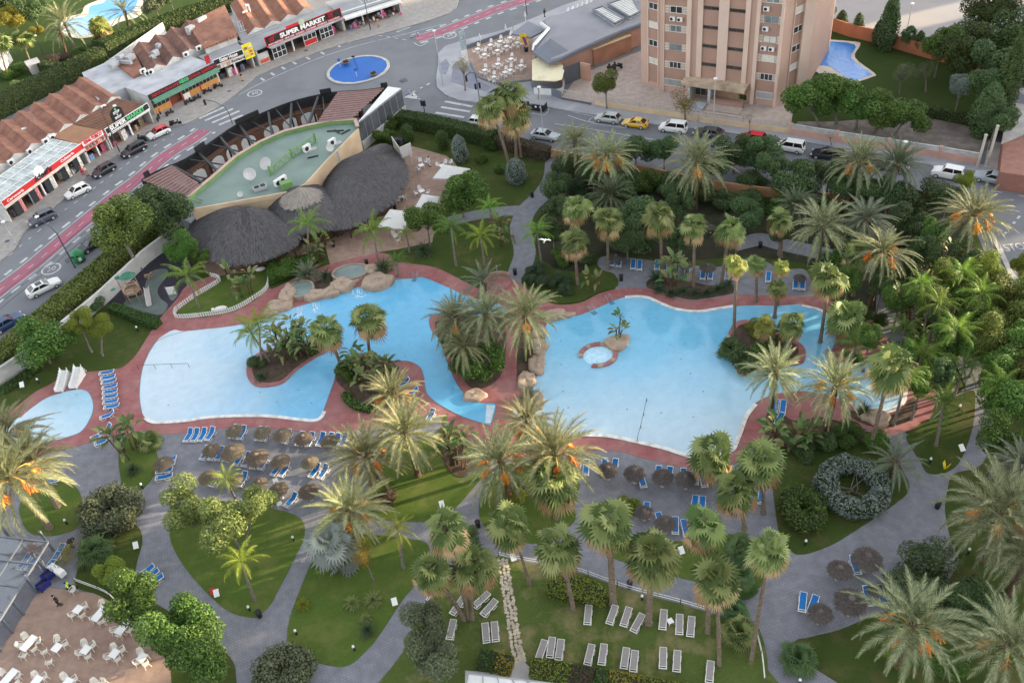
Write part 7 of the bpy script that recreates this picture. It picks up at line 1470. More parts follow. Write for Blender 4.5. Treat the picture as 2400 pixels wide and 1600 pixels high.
row2((1352,1112,1354,1086,1372,1115,1374,1090),'# blue lounger veiled by the broad date palm',GA);row2((1414,1111,1417,1086,1435,1112,1442,1085),'# blue lounger under the umbrella nearest broad date palm',GA);row2((1510,1143,1501,1114),'blue lounger alone in the open south of the big pool',GA,R(12));row2((1542,1130,1544,1103,1562,1131,1569,1106),'# blue lounger under the middle umbrella south of big pool',GA);row2((1601,1136,1602,1110,1629,1136,1630,1109,1653,1142,1645,1108),'# blue lounger near the coping fan palm',GA)
row2((1626,1200,1629,1174,1644,1202,1646,1177),'# blue lounger behind the orange skirted palm',GA,R(12));row2((1515,1216,1516,1188,1556,1240,1545,1210,1583,1252,1583,1223,1611,1258,1603,1222),'# blue lounger around the lone dark umbrella',GA,R(12));row2((1783,1182,1785,1162),'blue lounger glimpsed behind the pale curved trunk',GA)
row2((2012,1346,1996,1302,2032,1338,2015,1300),'# blue lounger between two dark umbrellas on the east paving',GA);row2((1879,1434,1883,1393),'blue lounger standing free on the east paving',GA,R(12));row2((1897,1438,1912,1398),'blue lounger under the nearest dark east umbrella',GA,R(12));row2((2044,1420,2029,1380,2076,1418,2060,1380),'# blue lounger beside the biggest dark umbrella',GA);row2((2350,1482,2316,1438),'blue lounger under the far corner date palm',GA,R(12))
row2((1816,968,1819,944,1833,970,1836,946,1818,998,1827,980),'# blue lounger at the lagoon corner of red deck',GA,R(12));row2((321,1354,357,1327,331,1363,367,1338,340,1373,378,1350),'# blue lounger of the trio on the west path',GA,R(12));row2((43,1334,69,1299,64,1337,88,1300,112,1331,134,1300,128,1312,142,1285),'# blue lounger beneath and beside the glass canopy',GA,R(12))
GG='grey sun loungers on the worn lawn';tl=lambda x,y: (1200+x/3.92,1200+y/3.92)
def grey(L_,what):
    for i,(a,b,c,d) in enumerate(L_): lounger(LG,tl(a,b),tl(c,d),' '.join(what.replace('#',ORD[i]).split()),GG,.08)
grey([(690,1035,705,872)],'grey lounger alone in front of the rounded hedge');grey([(890,1030,945,872),(1020,1050,1072,888),(1110,1100,1190,948)],'# grey lounger between the two stout palm trunks');grey([(1380,1080,1395,918)],'grey lounger beside the small white table');grey([(1537,1125,1540,958),(1636,1145,1650,980)],'# grey lounger east of the small white table')
grey([(240,1360,295,1195),(345,1340,368,1170),(425,1360,450,1185)],'# grey lounger of the trio by the stone walk');grey([(690,1405,730,1230),(820,1405,845,1225)],'# grey lounger of the pair near the brownish hedge');grey([(1025,1440,1050,1262),(1110,1468,1130,1288)],'# grey lounger of the pair above the golden hedge');grey([(1385,1440,1390,1262),(1510,1468,1520,1285)],'# grey lounger of the spaced pair in the lawn middle');grey([(1810,1568,1825,1392)],'grey lounger at the lawn bottom under the tall palm')
tm=lambda x,y: (600+x/3.92,1200+y/3.92)
for (a,b,c,d),lab in zip([(1800,940,1890,805),(2000,870,2130,745),(2080,950,2195,815),(1775,1170,1810,1012),(2120,1203,2105,1032),(2203,1192,2190,1012)],('grey lounger behind the three trunk palms','grey lounger just east of the three trunks, upper','grey lounger just east of the three trunks, lower','grey lounger half hidden by the olive tree','grey lounger of the pair on dry grass, nearer the trunks','grey lounger of the pair on dry grass, nearer stone walk')): lounger(LG,tm(a,b),tm(c,d),lab,GG,.08)
# straw umbrellas
def umb_proto():
    t=link('straw_umbrella',None);t['label']='straw umbrella';t['category']='umbrella';MB().tube([(0,0,-.05),(0,0,2.35)],.06,7).build('pole',m_barkd,t);MB().lathe([(0,0),(.3,0),(.25,.12),(0,.14)],10).build('base',m_conc,t)
    o=thatch([(1.35*math.cos(a)*rnd.uniform(.96,1.04),1.35*math.sin(a)*rnd.uniform(.96,1.04)) for a in np.linspace(0,2*PI,22,False)],[(0,0,2.72)],2.02,800,m_th2,t,'straw_canopy',-.02,.38,.02,.09)
    q=MB();q.lathe([(.0,2.86),(.16,2.74),(.30,2.66)],12);q.lathe([(.75,2.50),(.80,2.44)],22);q.build('straw_cap',m_th2,o);return t
UP=umb_proto();UPg=dup(UP,(0,0,0));
for ch in UPg.children:
    if ch.name.startswith('straw_canopy'): [setmat(q_,leaf('umbrella_straw_grey',[(.070,.060,.057),(.105,.090,.084),(.135,.118,.108),(.055,.047,.045)],0,.9,.1)) for q_ in ch.children];setmat(ch,leaf('umbrella_straw_grey',[(.070,.060,.057),(.105,.090,.084),(.135,.118,.108),(.055,.047,.045)],0,.9,.1))
def umb(px,rpx,lab,grey_=False):
    c=G(*px,2.3);once(USED,UPg if grey_ else UP,(c.x,c.y,.05),rnd.uniform(0,6),lab,'straw umbrellas over the loungers',rpx/ppm(*px,2.2)/1.38)
for a in ((543,996,20,'straw umbrella at the pool end of the row'),(608,1000,20,'straw umbrella second along the pool row'),(656,1006,21,'straw umbrella third along the pool row'),(706,1014,21,'straw umbrella fourth along pool row, half sunlit'),(767,1021,21,'sunlit straw umbrella last along the pool row'),(489,1042,21,'straw umbrella behind the open air four'),(541,1052,27,'largest straw umbrella of the middle row'),(598,1064,26,'golden straw umbrella in the middle row'),(652,1068,22,'frayed straw umbrella in the middle row'),(719,1069,20,'sunlit straw umbrella at the end of middle row'),(376,1074,22,'straw umbrella over the stack by strip bed'),(482,1106,23,'straw umbrella behind the wide pale tree'),(543,1106,19,'straw umbrella behind the lime palm plumes'),(600,1118,19,'straw umbrella above the pale tree crown'),(647,1134,22,'dark topped straw umbrella of the front row'),(717,1139,23,'straw umbrella last in the front row')): umb(a[:2],a[2],a[3])
for a in ((1424,1088,23,'grey straw umbrella nearest broad date palm'),(1487,1096,24,'grey straw umbrella second south of big pool'),(1553,1104,24,'grey straw umbrella third south of big pool'),(1608,1109,24,'grey straw umbrella by the coping fan palm'),(1509,1183,20,'grey straw umbrella behind the yellow shrub'),(1560,1213,24,'dark straw umbrella alone on south terrace'),(1444,590,17,'small straw umbrella on the far terrace, first'),(1608,605,14,'small coiled straw umbrella behind silvery plant'),(1660,613,18,'fringed straw umbrella on the far terrace'),(1724,612,13,'small straw umbrella behind yellow fan palm'),(1877,632,14,'round straw umbrella above the last pair'),(1667,512,11,'little straw umbrella on the dark lawn'),(1971,1322,27,'smaller dark umbrella of the upper east pair'),(2036,1302,33,'larger dark umbrella of the upper east pair'),(1925,1424,27,'dark umbrella over the free standing lounger'),(1996,1403,36,'biggest dark umbrella with pale centre'),(2056,1362,18,'brown umbrella hidden by the dark dome'),(873,1092,18,'straw umbrella behind central date palm trunk')): umb(a[:2],a[2],a[3],True)
# white parasols on the bar terrace
def parasol(cs,lab,z=2.5):
    P=[G(*c,z) for c in cs];c=sum(P,Vector())/len(P);t=thing('white_parasol',lab,'parasol',(c.x,c.y,.04),0,'white parasols of the bar terrace');MB().tube([(0,0,0),(0,0,z+.6)],.05,6).build('pole',m_plw,t);q=MB();n=len(P);ed=[p-c for p in P]
    q.v=[(0,0,z+.75)]+[(e.x,e.y,z) for e in ed]+[(e.x,e.y,z-.2) for e in ed]
    for i in range(n): j=(i+1) % n;q.f += [(0,1+i,1+j),(1+j,1+i,1+n+i,1+n+j)];q.m += [0,0]
    q.build('canopy',mP('parasol_canvas',(.56,.555,.54),.8,.05,1),t)
parasol([(914,491),(965,497),(948,538),(886,531)],'square white parasol beside the rich green tree');parasol([(990,455),(1030,462),(1018,500),(968,495)],'white parasol half hidden by the rich green tree');parasol([(1040,386),(1102,396),(1072,420),(1014,418)],'white parasol by the mango tree and lawn')
def closed(px,px2,lab,z0=.1):
    B,T_=stand(px,px2);t=thing('closed_parasol',lab,'parasol',(B.x,B.y,z0));h=max(1.8,T_.z);MB().tube([(0,0,0),(0,0,h)],.04,5).build('pole',m_plw,t);MB().lathe([(.16,h*.38),(.26,h*.45),(.14,h*.8),(.02,h)],8).build('folded_canopy',mP('parasol_canvas',(.56,.555,.54),.8,.05,1),t)
closed((1127,107),(1126,80),'closed cream parasol at the cafe planter edge');closed((1187,83),(1186,58),'closed cream parasol by the cafe porch roof');closed((1232,50),(1232,42),'closed parasol behind the cafe porch');closed((967,388),(958,342),'closed tall parasol at the thatch screen')
q=MB();P=[G(*c,0) for c in ((923,345),(941,372),(967,360))];t=thing('screen_wall','folding white screen hiding goods behind the thatch','screen')
for a,b in zip(P,P[1:]): bar(q,a+Vector((0,0,1.0)),b+Vector((0,0,1.0)),.08,1.9)
q.build('panel',m_whp,t);c=G(940,335);q=MB()
for i in range(9): q.box(rnd.uniform(-1.4,1.4),rnd.uniform(-.7,.7),rnd.uniform(.3,.8),rnd.uniform(.4,1),rnd.uniform(.4,.8),.6,rnd.uniform(0,3))
tag(q.build('stacked_furniture',STOCK[4],None,(c.x,c.y,0)),'heap of dark stored furniture behind the white screen','furniture heap')
# tables and chairs
def chair_proto(mat):
    t=link('plastic_chair',None);t['label']='plastic chair';t['category']='chair';MB().box(0,0,.43,.46,.44,.04).build('seat',mat,t)
    q=MB();q.prism([(-.22,0),(.22,0),(.23,.3),(.17,.46),(-.17,.46),(-.23,.3)],-.02,.02);q.xf(Matrix.Translation((0,-.21,.43)) @ Matrix.Rotation(R(102),4,'X'));q.build('backrest',mat,t)
    for s in (-1,1):
        q=MB();q.tube([(s*.25,-.26,.68),(s*.27,.0,.66),(s*.27,.2,.63),(s*.25,.24,.43)],.025,5);q.build('armrest',mat,t)
        for y in (-.2,.2): MB().tube([(s*.2,y,.43),(s*.27,y*1.35,0)],[.03,.022],5).build('leg',mat,t)
    return t
CH=chair_proto(m_plc);CHW=chair_proto(m_plw)
def table_proto(wd,ln,far=False):
    t=link('white_table',None);t['label']='white table';t['category']='table';MB().box(0,0,.72,wd,ln,.04).build('tabletop',m_plw,t)
    for sx in (-1,1):
        for sy in (-1,1): MB().tube([(sx*wd*.42,sy*ln*.42,.71),(sx*wd*.46,sy*ln*.46,0)],.03,5).build('leg',m_plc,t)
    return t
TB=table_proto(.8,.8);TBL=table_proto(.8,1.55)
def tab(px,z,lab,grp,rz,proto=None,ch=(),chlab='',cp=None,cgrp=''):
    c=G(*px,z+.72);o=once(USED,proto or TB,(c.x,c.y,z),rz,lab,grp)
    for i,q in enumerate(ch):
        k=G(*q,z+.5);d=c-k;once(USED,cp or CH,(k.x,k.y,z),math.atan2(d.y,d.x)-PI/2,chlab.replace('#',ORD[i]),cgrp)
tz=lambda x,y: (x/3.92,1200+y/3.92)
RT=R(-30);GT,GC='white tables on the brown terrace','cream chairs on the brown terrace'
for (p,long,chs,w_) in (((715,890),0,((778,862),(665,938),(757,946)),'nearest the standing waiter'),((912,930),1,((935,842),(862,975),(928,1003),(975,985)),'partly under the leafy tree'),((1130,1050),1,((1218,1012),(1050,1082),(1100,1122),(1190,1080)),'by the rope edge of the terrace'),((262,1200),1,((230,1140),(350,1182),(182,1216),(312,1256),(215,1312)),'long double one near the canopy posts'),((520,1240),0,((525,1165),(596,1208)),'with two loose chairs beside it'),((787,1260),0,((777,1205),(850,1220),(735,1290),(810,1320)),'in the middle of the terrace'),((1050,1295),0,((1047,1243),(1120,1262),(995,1325),(1080,1345)),'with an ashtray on it'),((1305,1330),0,((1260,1372),(1338,1388),(1290,1285)),'half under the dark leafy tree'),((82,1510),1,((18,1470),(160,1500),(150,1560)),'long one in the bottom corner'),((340,1540),0,((325,1498),(405,1508)),'on the bottom edge, westerly'),((620,1560),0,((590,1510),(682,1532)),'on the bottom edge, middle'),((905,1610),0,((868,1560),(940,1565)),'on the bottom edge, only chairs showing')):
    tab(tz(*p),.08,'white table '+w_,GT,RT,TBL if long else TB,[tz(*c) for c in chs],'# cream chair at the table '+w_,CH,GC)
for p,a,lab in (((412,1282),.5,'loose cream chair nearer the double table'),((455,1378),.3,'loose cream chair turned away on the terrace'),((385,490),2.2,'white chair behind the canopy posts'),((668,718),2.6,'white chair with the yellow vested person')): c=G(*tz(*p),.5);once(USED,CH,(c.x,c.y,.08),a,lab,GC)
GT2,GC2='white tables of the bar terrace','white chairs of the bar terrace'
for p,chs,w_ in (((939,460),((930,468),(948,462)),'at the thatch eave corner'),((988,447),((976,452),(983,441),(1003,450)),'between parasol and thatch'),((849,532),((841,526),(852,520),(862,528)),'under the middle thatch edge'),((928,552),((922,546),(938,549),(934,562)),'south of the square parasol'),((987,387),((985,376),(1000,378),(980,396)),'at the terrace north corner'),((1036,388),((1026,386),(1044,380),(1056,380)),'by the lawn parasol'),((866,520),((872,512),),'second under the thatch edge')): tab(p,.05,'white bar table '+w_,GT2,.4,TB,chs,'# white chair at the bar table '+w_,CHW,GC2)
zc_=lambda x,y: (1000+x/4.704,y/4.704)
GT3,GC3='white tables of the corner cafe','white chairs of the corner cafe'
for i,((x,y),w_) in enumerate((((560,540),'first along the planter edge'),((700,495),'second along the planter edge'),((808,455),'third along the planter edge'),((918,415),'fourth along the planter edge'),((635,600),'first in the second row'),((780,555),'second in the second row'),((880,510),'third in the second row'),((1000,470),'by the feather flag'),((930,650),'in the open middle'),((782,705),'west of the open middle'),((1038,722),'near the cream awning'),((640,772),'at the west rail'),((865,795),'behind the street palms'),((735,850),'at the rail corner'),((920,772),'just above the palm crowns'))):
    p=zc_(x,y);tab(p,.17,'white cafe table '+w_,GT3,.5,TB,[zc_(x-38,y+28),zc_(x+10,y-40),zc_(x+44,y+12),zc_(x+6,y+46)],'# white chair at the cafe table '+w_,CHW,GC3)
for i in range(9): c=G(1330+i*11,20-i*4.3,1.0);once(USED,CHW,(c.x,c.y,.13),2.3,'%s white chair in the line behind the cafe roof' % ORD[i],'white chairs lined up behind the cafe')
def small_table(px,lab,z): c=G(*px,z+.35);t=thing('side_table',lab,'side table',(c.x,c.y,z),.3,'small white side tables');MB().box(0,0,.40,.5,.5,.04).build('tabletop',m_plw,t);[MB().tube([(sx*.2,sy*.2,.4),(sx*.23,sy*.23,0)],.025,4).build('leg',m_plw,t) for sx in (-1,1) for sy in (-1,1)]
small_table((1571,1455),'small white table between grey loungers',.08);small_table((655,1180),'small white table beside the lone blue lounger',.05);small_table((645,1125),'small pale table under the front umbrellas',.05)
# bins, garden lamps, signs
def bin_(px,lab): c=G(*px,.4);t=thing('litter_bin',lab,'litter bin',(c.x,c.y,.05),0,'black litter bins');MB().lathe([(0,0),(.22,0),(.27,.8),(.25,.85),(.0,.9)],10).build('body',m_black,t);MB().lathe([(.28,.72),(.29,.78),(.28,.82)],10).build('rim',M('bin_rim',(.05,.05,.055),.5),t)
for p,lab in (((1120,1228),'black bin on the crossing paths'),((607,1439),'black bin at the tip of west lawn'),((1476,1370),'black bin behind the rope fence'),((859,616),'black bin on the red deck by the spa'),((1456,652),'black bin at the sun terrace entrance'),((1247,457),'black bin at the upper path fork'),((1207,638),'black bin beside the narrow path'),((1782,575),'black bin on the far curving path'),((2198,1184),'black bin at the east junction'),((781,573),'black bin at the terrace post'),((925,487),'black bin by the thatch eave tables')): bin_(p,lab)
def glamp(px,lab,z=.07): c=G(*px,.3);t=thing('garden_light',lab,'garden light',(c.x,c.y,z-.05),0,'low black garden lights with white tops');MB().lathe([(.09,0),(.09,.55),(.11,.6)],8).build('post',m_black,t);MB().lathe([(.11,.6),(.13,.72),(.08,.84),(0,.86)],8).build('lamp_head',m_plw,t)
for i,(p,w_) in enumerate((((155,1224),'on the small round lawn'),((688,1264),'near the silver fan palm path'),((694,1483),'on the middle lawn west side'),((830,1520),'on the middle lawn tip'),((584,1427),'on the west lawn tip'),((333,1140),'at the strip bed end'),((1888,1273),'on the ring hedge lawn edge'),((1984,1048),'above the silver ring hedge'),((2083,1162),'east of the silver ring hedge'),((2180,1081),'on the oval lawn tip'),((2248,957),'by the dark path bend'),((2270,1293),'under the junction date palm'),((1505,1402),'beside the stout scaly trunk'),((1472,588),'behind the sun terrace'),((90,894),'by the wading pool lawn'),((322,772),'beside the lawn notice'),((1874,1598),'by the low round palm'))): glamp(p,'low black garden light '+w_)
def notice(px,lab,wd=.5,hd=.7,z=.5,mat=None): c=G(*px,z);t=thing('notice_board',lab,'sign',(c.x,c.y,.05),.2,'white garden notices');MB().box(0,0,z*.5,.05,.05,z).build('post',m_gmet,t);q=MB();q.box(0,0,0,wd,hd,.04);q.xf(Matrix.Translation((0,0,z+.1)) @ Matrix.Rotation(R(35),4,'X'));q.build('panel',mat or m_plw,t)
for p,lab in (((336,752),'white notice on the hedge side lawn'),((319,1279),'white notice by the hollow olive bush'),((1036,1183),'white notice board on the shaded central lawn'),((1597,1291),'white notice on the lawn by terrace loungers'),((2254,1051),'white notice on the oval lawn'),((508,1391),'white card beside a red one on the lawn'),((925,1411),'white board at the middle lawn edge'),((1203,1307),'white panel at the stone walk gate'),((52,903),'white box by the wading pool lawn')): notice(p,lab)
notice((500,1387),'red card at the west lawn edge',.5,.6,.3,m_red)
c=G(2215,1098);t=thing('caution_sign','yellow folding caution sign on the oval lawn tip','sign',(c.x,c.y,.07),.7)
for s in (-1,1): q=MB();q.box(0,0,0,.42,.8,.03);q.xf(Matrix.Translation((0,s*.17,.4)) @ Matrix.Rotation(R(90-s*20),4,'X'));q.build('panel',m_yel,t)
rp=MB();P=[Vector((*q,.07)) for q in smooth_open(gp([(983,1447),(1000,1420),(1021,1390)]),3)]
def rope(px,lab,h=.75):
    P=[Vector((*q,.07)) for q in smooth_open(gp(px),3)];t=thing('rope_fence',lab,'rope fence');q=MB();po=MB();q.tube([p+Vector((0,0,h)) for p in P],.03,4);q.tube([p+Vector((0,0,h*.55)) for p in P],.03,4)
    for p in P[::3]: po.tube([p,p+Vector((0,0,h+.05))],.045,5)
    q.build('rope',m_plw,t);po.build('post',m_barkd,t)
rope([(1170,1305),(1200,1312),(1264,1324),(1353,1342),(1379,1350),(1447,1375),(1506,1393),(1595,1416),(1654,1434)],'white rope fence between grey lounger lawn and path');rope([(983,1447),(1000,1420),(1021,1390)],'short white rope fence by the olive trees');rope([(1766,1470),(1784,1536),(1791,1600)],'white rope along the south lawn edge');rope([(180,1366),(235,1386),(262,1400),(290,1428),(350,1476)],'pale rope edging the brown terrace')
# playground
m_wood=mP('weathered_wood',(.30,.20,.13),.85,.25,2);m_tgr=mP('turtle_green',(.035,.16,.10),.6);c=G(318,700)
t=thing('play_tower','wooden play tower with green turtle roof and small slide','playground tower',(c.x,c.y,.05),.2);q=MB()
for i in range(6): a=i*PI/3;q.tube([(1.1*math.cos(a),1.1*math.sin(a),0),(1.1*math.cos(a),1.1*math.sin(a),2.3 if i % 3 else 3.4)],.07,6)
q.build('post',m_wood,t);q=MB();q.lathe([(0,1.25),(1.15,1.25),(1.15,1.35),(0,1.35)],6);q.build('platform',m_wood,t);q=MB()
for i in range(6):
    if i != 5: a,b=i*PI/3,(i+1)*PI/3;A_,B2=Vector((1.1*math.cos(a),1.1*math.sin(a),2.1)),Vector((1.1*math.cos(b),1.1*math.sin(b),2.1));bar(q,A_,B2,.08,.12);bar(q,A_-Vector((0,0,.4)),B2-Vector((0,0,.4)),.06,.3)
q.build('guard_rail',mP('pale_wood',(.48,.36,.27),.8),t);q=MB();q.box(1.9,-1.4,.65,.6,2.6,.06);q.v=[(x,y,z+(y+2.7)*.42-.55) for x,y,z in q.v];bar(q,(1.6,-.1,1.4),(1.6,-2.7,.25),.06,.2);bar(q,(2.2,-.1,1.4),(2.2,-2.7,.25),.06,.2);q.build('slide',mP('slide_panel',(.50,.46,.43),.5),t)
q=MB();q.lathe([(0,.45),(.7,.35),(1.15,.0),(1.1,-.05),(0,.1)],10,(.2,.3,3.5),0,1.0,.75);q.build('turtle_shell',m_tgr,t);q=MB();q.lathe([(0,.25),(.35,.1),(.3,-.1),(0,-.12)],8,(-1.1,.5,3.5));q.lathe([(0,.1),(.35,.0),(0,-.08)],8,(-1.9,-.6,2.6));q.build('turtle_head',m_tgr,t)
c=G(350,655);t=thing('spring_rider','brown spring rider on the green playground floor','playground toy',(c.x,c.y,.06));MB().tube([(0,0,0),(.05,0,.4)],.08,6).build('spring',m_gmet,t);MB().box(.1,0,.6,1.0,.3,.4).box(.6,0,.85,.25,.3,.4).build('seat',m_wood,t)
c=G(405,690);t=thing('play_house','white play panel beside the playground palm','playground panel',(c.x,c.y,.05));MB().box(0,0,.6,1.3,.1,1.2).build('panel',m_plw,t);MB().box(-.6,0,.65,.1,.14,1.3).box(.6,0,.65,.1,.14,1.3).build('post',m_wood,t)
for p,s,lab in (((518,728),1.0,'white animal sculpture lying on the picket fence lawn'),((612,636),.8,'white stone bench by the thatch eave')):
    c=G(*p);t=thing('garden_sculpture',lab,'sculpture',(c.x,c.y,.08),.2);q=MB();q.lathe([(0,0),(.5,.1),(.62,.3),(.4,.55),(0,.6)],10,(0,0,0),0,1.5*s,.55*s);q.build('body',m_plw,t,None,0,True);q=MB();q.lathe([(0,0),(.2,.1),(.22,.3),(0,.45)],8,(-.9*s,0,.25));q.build('head',m_plw,t,None,0,True)
c=G(1169,664);t=thing('shower_base','round red tiled shower base with low curved wall','shower',(c.x,c.y,.05));MB().lathe([(0,.06),(1.5,.06),(1.5,0)],24).build('floor',m_deck,t);q=MB()
for i in range(14): a,b=R(20+i*11),R(31+i*11);bar(q,(1.55*math.cos(a),1.55*math.sin(a),.35),(1.55*math.cos(b),1.55*math.sin(b),.35),.2,.7)
q.build('curved_wall',mP('pink_brown_wall',(.36,.20,.16)),t);MB().tube([(0,.9,0),(0,.9,2.2),(0,.3,2.3)],.04,6).build('shower_pipe',m_gmet,t)
for p,lab in (((103,1372),'dark blue laundry trolley nearer the waiter'),((114,1350),'dark blue laundry trolley by the canopy post')): c=G(*p,.4);t=thing('laundry_trolley',lab,'trolley',(c.x,c.y,.08),.9,'blue laundry trolleys');q=MB();q.bx(-.55,-.35,.2,.55,.35,.25);[q.bx(*v) for v in ((-.55,-.37,.2,.55,-.33,.85),(-.55,.33,.2,.55,.37,.85),(-.57,-.35,.2,-.53,.35,.85),(.53,-.35,.2,.57,.35,.85))];q.build('tub',mP('navy_plastic',(.015,.02,.16)),t);MB().bx(-.5,-.3,.3,.5,.3,.55).build('towels',STOCK[4],t);[MB().lathe([(.0,-.04),(.08,-.04),(.08,.04),(0,.04)],8,(x,y,.08)).build('wheel',m_black,t) for x in (-.45,.45) for y in (-.25,.25)]
c=G(133,1336,.6);t=thing('stacked_loungers','stack of bare white lounger frames by the golden young tree','lounger stack',(c.x,c.y,.05),.95);[MB().box(0,0,.25+.14*i,.66,1.9,.05).box(0,.6,.3+.14*i,.6,.1,.06).build('lounger_frame',m_plw,t) for i in range(5)]
# street furniture
m_lpo=mP('lamp_grey',(.42,.44,.46),.5);m_lpd=mP('lamp_dark',(.06,.06,.07),.5)
def street_lamp(base,top,lab,arm=None,dark=False,z0=.1):
    B,T_=stand(base,top);t=thing('street_lamp',lab,'street lamp',(B.x,B.y,0),0,'street lamps');h=max(4,T_.z);m_=m_lpd if dark else m_lpo
    if arm: E2=CP+ray(*arm)*((h+.8-CAMH)/ray(*arm).z);e=Vector((E2.x-B.x,E2.y-B.y,h+.8));MB().tube([(0,0,0),(0,0,h*.6),(0,0,h),e*.25+Vector((0,0,(h+.5)*.75)),e*.6+Vector((0,0,(h+.85)*.4)),e],[.11,.09,.07,.06,.05,.05],7).build('pole',m_,t)
    else: e=Vector((0,0,h));MB().tube([(0,0,0),(0,0,h)],[.1,.06],7).build('pole',m_,t)
    MB().lathe([(0,.12),(.3,.05),(.32,-.05),(0,-.1)],12,tuple(e)).build('lamp_head',m_plw,t)
street_lamp((176,627),(132,548),'arched street lamp over the grey compact car',(86,508),True);street_lamp((281,357),(240,262),'dark street lamp in front of the corner supermarket',(268,248),True);street_lamp((1039,203),(1018,72),'tall grey street lamp on the cafe corner kerb');street_lamp((1274,326),(1265,204),'grey street lamp beside the rubbish container');street_lamp((1671,298),(1674,184),'grey street lamp before the tower entrance');street_lamp((869,72),(856,-5),'dark lamp pole outside the clothes shop',None,True);street_lamp((1235,36),(1234,-20),'thin dark pole behind the cafe porch',None,True);street_lamp((2128,62),(2133,38),'globe lamp over the parking lot wall');street_lamp((37,572),(16,526),'short grey sign pole near the pavement end');street_lamp((102,127),(80,90),'black garden lamp on the neighbour lawn',None,True);street_lamp((2110,392),(2040,325),'white lamp head beside the pink wall')
c=G(1075,412,1.5);t=thing('globe_lamp','black lamp post with white globes by the silver shrub','lamp',(c.x-.2,c.y-.8,0));MB().tube([(0,0,0),(0,0,2.4)],.05,6).build('post',m_black,t);[MB().lathe([(0,-.2),(.15,-.13),(.2,0),(.15,.13),(0,.2)],10,(x,y,z)).build('globe',m_plw,t) for x,y,z in ((-.35,0,2.3),(.35,0,2.4),(0,.2,2.65))]
def traffic_light(base,top,lab,heads,arm=None):
    B,T_=stand(base,top);h=max(2.6,min(6.5,T_.z));t=thing('traffic_light',lab,'traffic light',(B.x,B.y,.05),0,'traffic lights at the junction');q=MB()
    if arm: E2=CP+ray(*arm)*((h+.3-CAMH)/ray(*arm).z);e=Vector((E2.x-B.x,E2.y-B.y,h+.3));q.tube([(0,0,0),(0,0,h*.7),(e.x*.1,e.y*.1,h),(e.x*.5,e.y*.5,h+.5),e],.07,6)
    else: e=Vector((0,0,h));q.tube([(0,0,0),e],.07,6)
    q.build('pole',m_black if not arm else m_lpd,t)
    for dx,dz,w_ in heads:
        o_=(e if w_ else Vector((0,0,0)))+Vector((dx,-.1,dz));o=MB().box(*o_,.34,.3,.95).build('signal_head',m_black,t);[MB().lathe([(0,0),(.1,0),(.1,.12)],8).xf(Matrix.Translation(o_+Vector((0,-.16,.3-.3*i))) @ Matrix.Rotation(PI/2,4,'X')).build('lens',mP('lens_dark',(.05,.04,.03),.3),o) for i in range(3)]
traffic_light((545,291),(525,255),'traffic light hanging over the zebra crossing',((0,-.5,1),),(478,234));traffic_light((1124,236),(1113,172),'traffic light with arm and blue sign at the cafe corner',((0,-.5,1),(-.35,2.6,0),(.35,2.7,0)),(1092,178));traffic_light((997,272),(989,238),'traffic light at the hedge crossing',((-.25,-.3,1),(.25,-.4,1)))
for i,(x,y,w_) in enumerate(((954,224,'first'),(960,222,'second'),(958,219,'third'),(967,226,'fourth'),(980,231,'fifth'),(964,90,'sixth'),(972,86,'seventh'),(979,84,'eighth'),(976,80,'ninth'))): c=G(x,y);t=thing('flexible_bollard','%s blue and white flexible bollard on the traffic island' % w_,'bollard',(c.x,c.y,0),0,'flexible bollards');MB().tube([(0,0,0),(0,0,.8)],.11,8).build('post',mP('bollard_blue',(.03,.08,.25)),t);MB().lathe([(.125,.3),(.125,.45)],8).lathe([(.125,.58),(.125,.72)],8).build('band',m_plw,t)
structure(MB().prism(gp([(946,230),(968,216),(986,234)]),0,.06).build('traffic_island',m_white))
def skip(px,lab,body,lid,rz,s=1.0,green=False):
    c=G(*px,.6);t=thing('rubbish_container',lab,'container',(c.x,c.y,0),rz);q=MB()
    if green: q.lathe([(.55,0),(.85,.2),(.9,1.2),(.6,1.75),(0,1.9)],16);q.build('body',body,t,None,0,True);[MB().lathe([(0,0),(.17,0),(.17,.06)],10).xf(Matrix.Translation((.9*math.cos(a),.9*math.sin(a),1.3)) @ Matrix.Rotation(PI/2,4,'X')).build('opening',m_black,t) for a in (-1.2,-2.0)];MB().box(.5,-.75,.8,.4,.05,.5,.6).build('label',m_plw,t)
    else:
        q.bx(-.95*s,-.6*s,.15,.95*s,.6*s,1.25);q.build('body',body,t);MB().bx(-1.0*s,-.65*s,1.25,1.0*s,.65*s,1.42).build('lid',lid,t);[MB().lathe([(0,-.05),(.13,-.05),(.13,.05),(0,.05)],8,(x,y,.13)).build('wheel',m_black,t) for x in (-.8,.8) for y in (-.45,.45)];[MB().bx(x-.15,-.63*s,.7,x+.15,-.61*s,1.0).build('sticker',m_plw,t) for x in (-.4,.45)]
skip((1265,250),'black wheeled rubbish container with pale grey lid',m_blk,m_flat,-.55,1.1);skip((184,604),'green bottle bank by the wall hedge',mP('bank_green',(.02,.20,.07),.5),None,0,1,True)
def bowl(px,lab): c=G(*px,.4);t=thing('planter_bowl',lab,'planter',(c.x,c.y,.09),0,'planter bowls on the blue roundabout');MB().lathe([(.4,0),(.75,.5),(.8,.55),(.7,.5),(0,.45)],16).build('bowl',mP('grey_stone_bowl',(.22,.20,.18)),t);o=link('plants',crown_mesh(1,.085,2600),t,(0,0,.55));o.scale=(.6,.6,.25);setmat(o,LM['boug'])
bowl((811,147),'planter bowl nearer the shops on the roundabout');bowl((876,174),'planter bowl nearer the crossing on the roundabout')
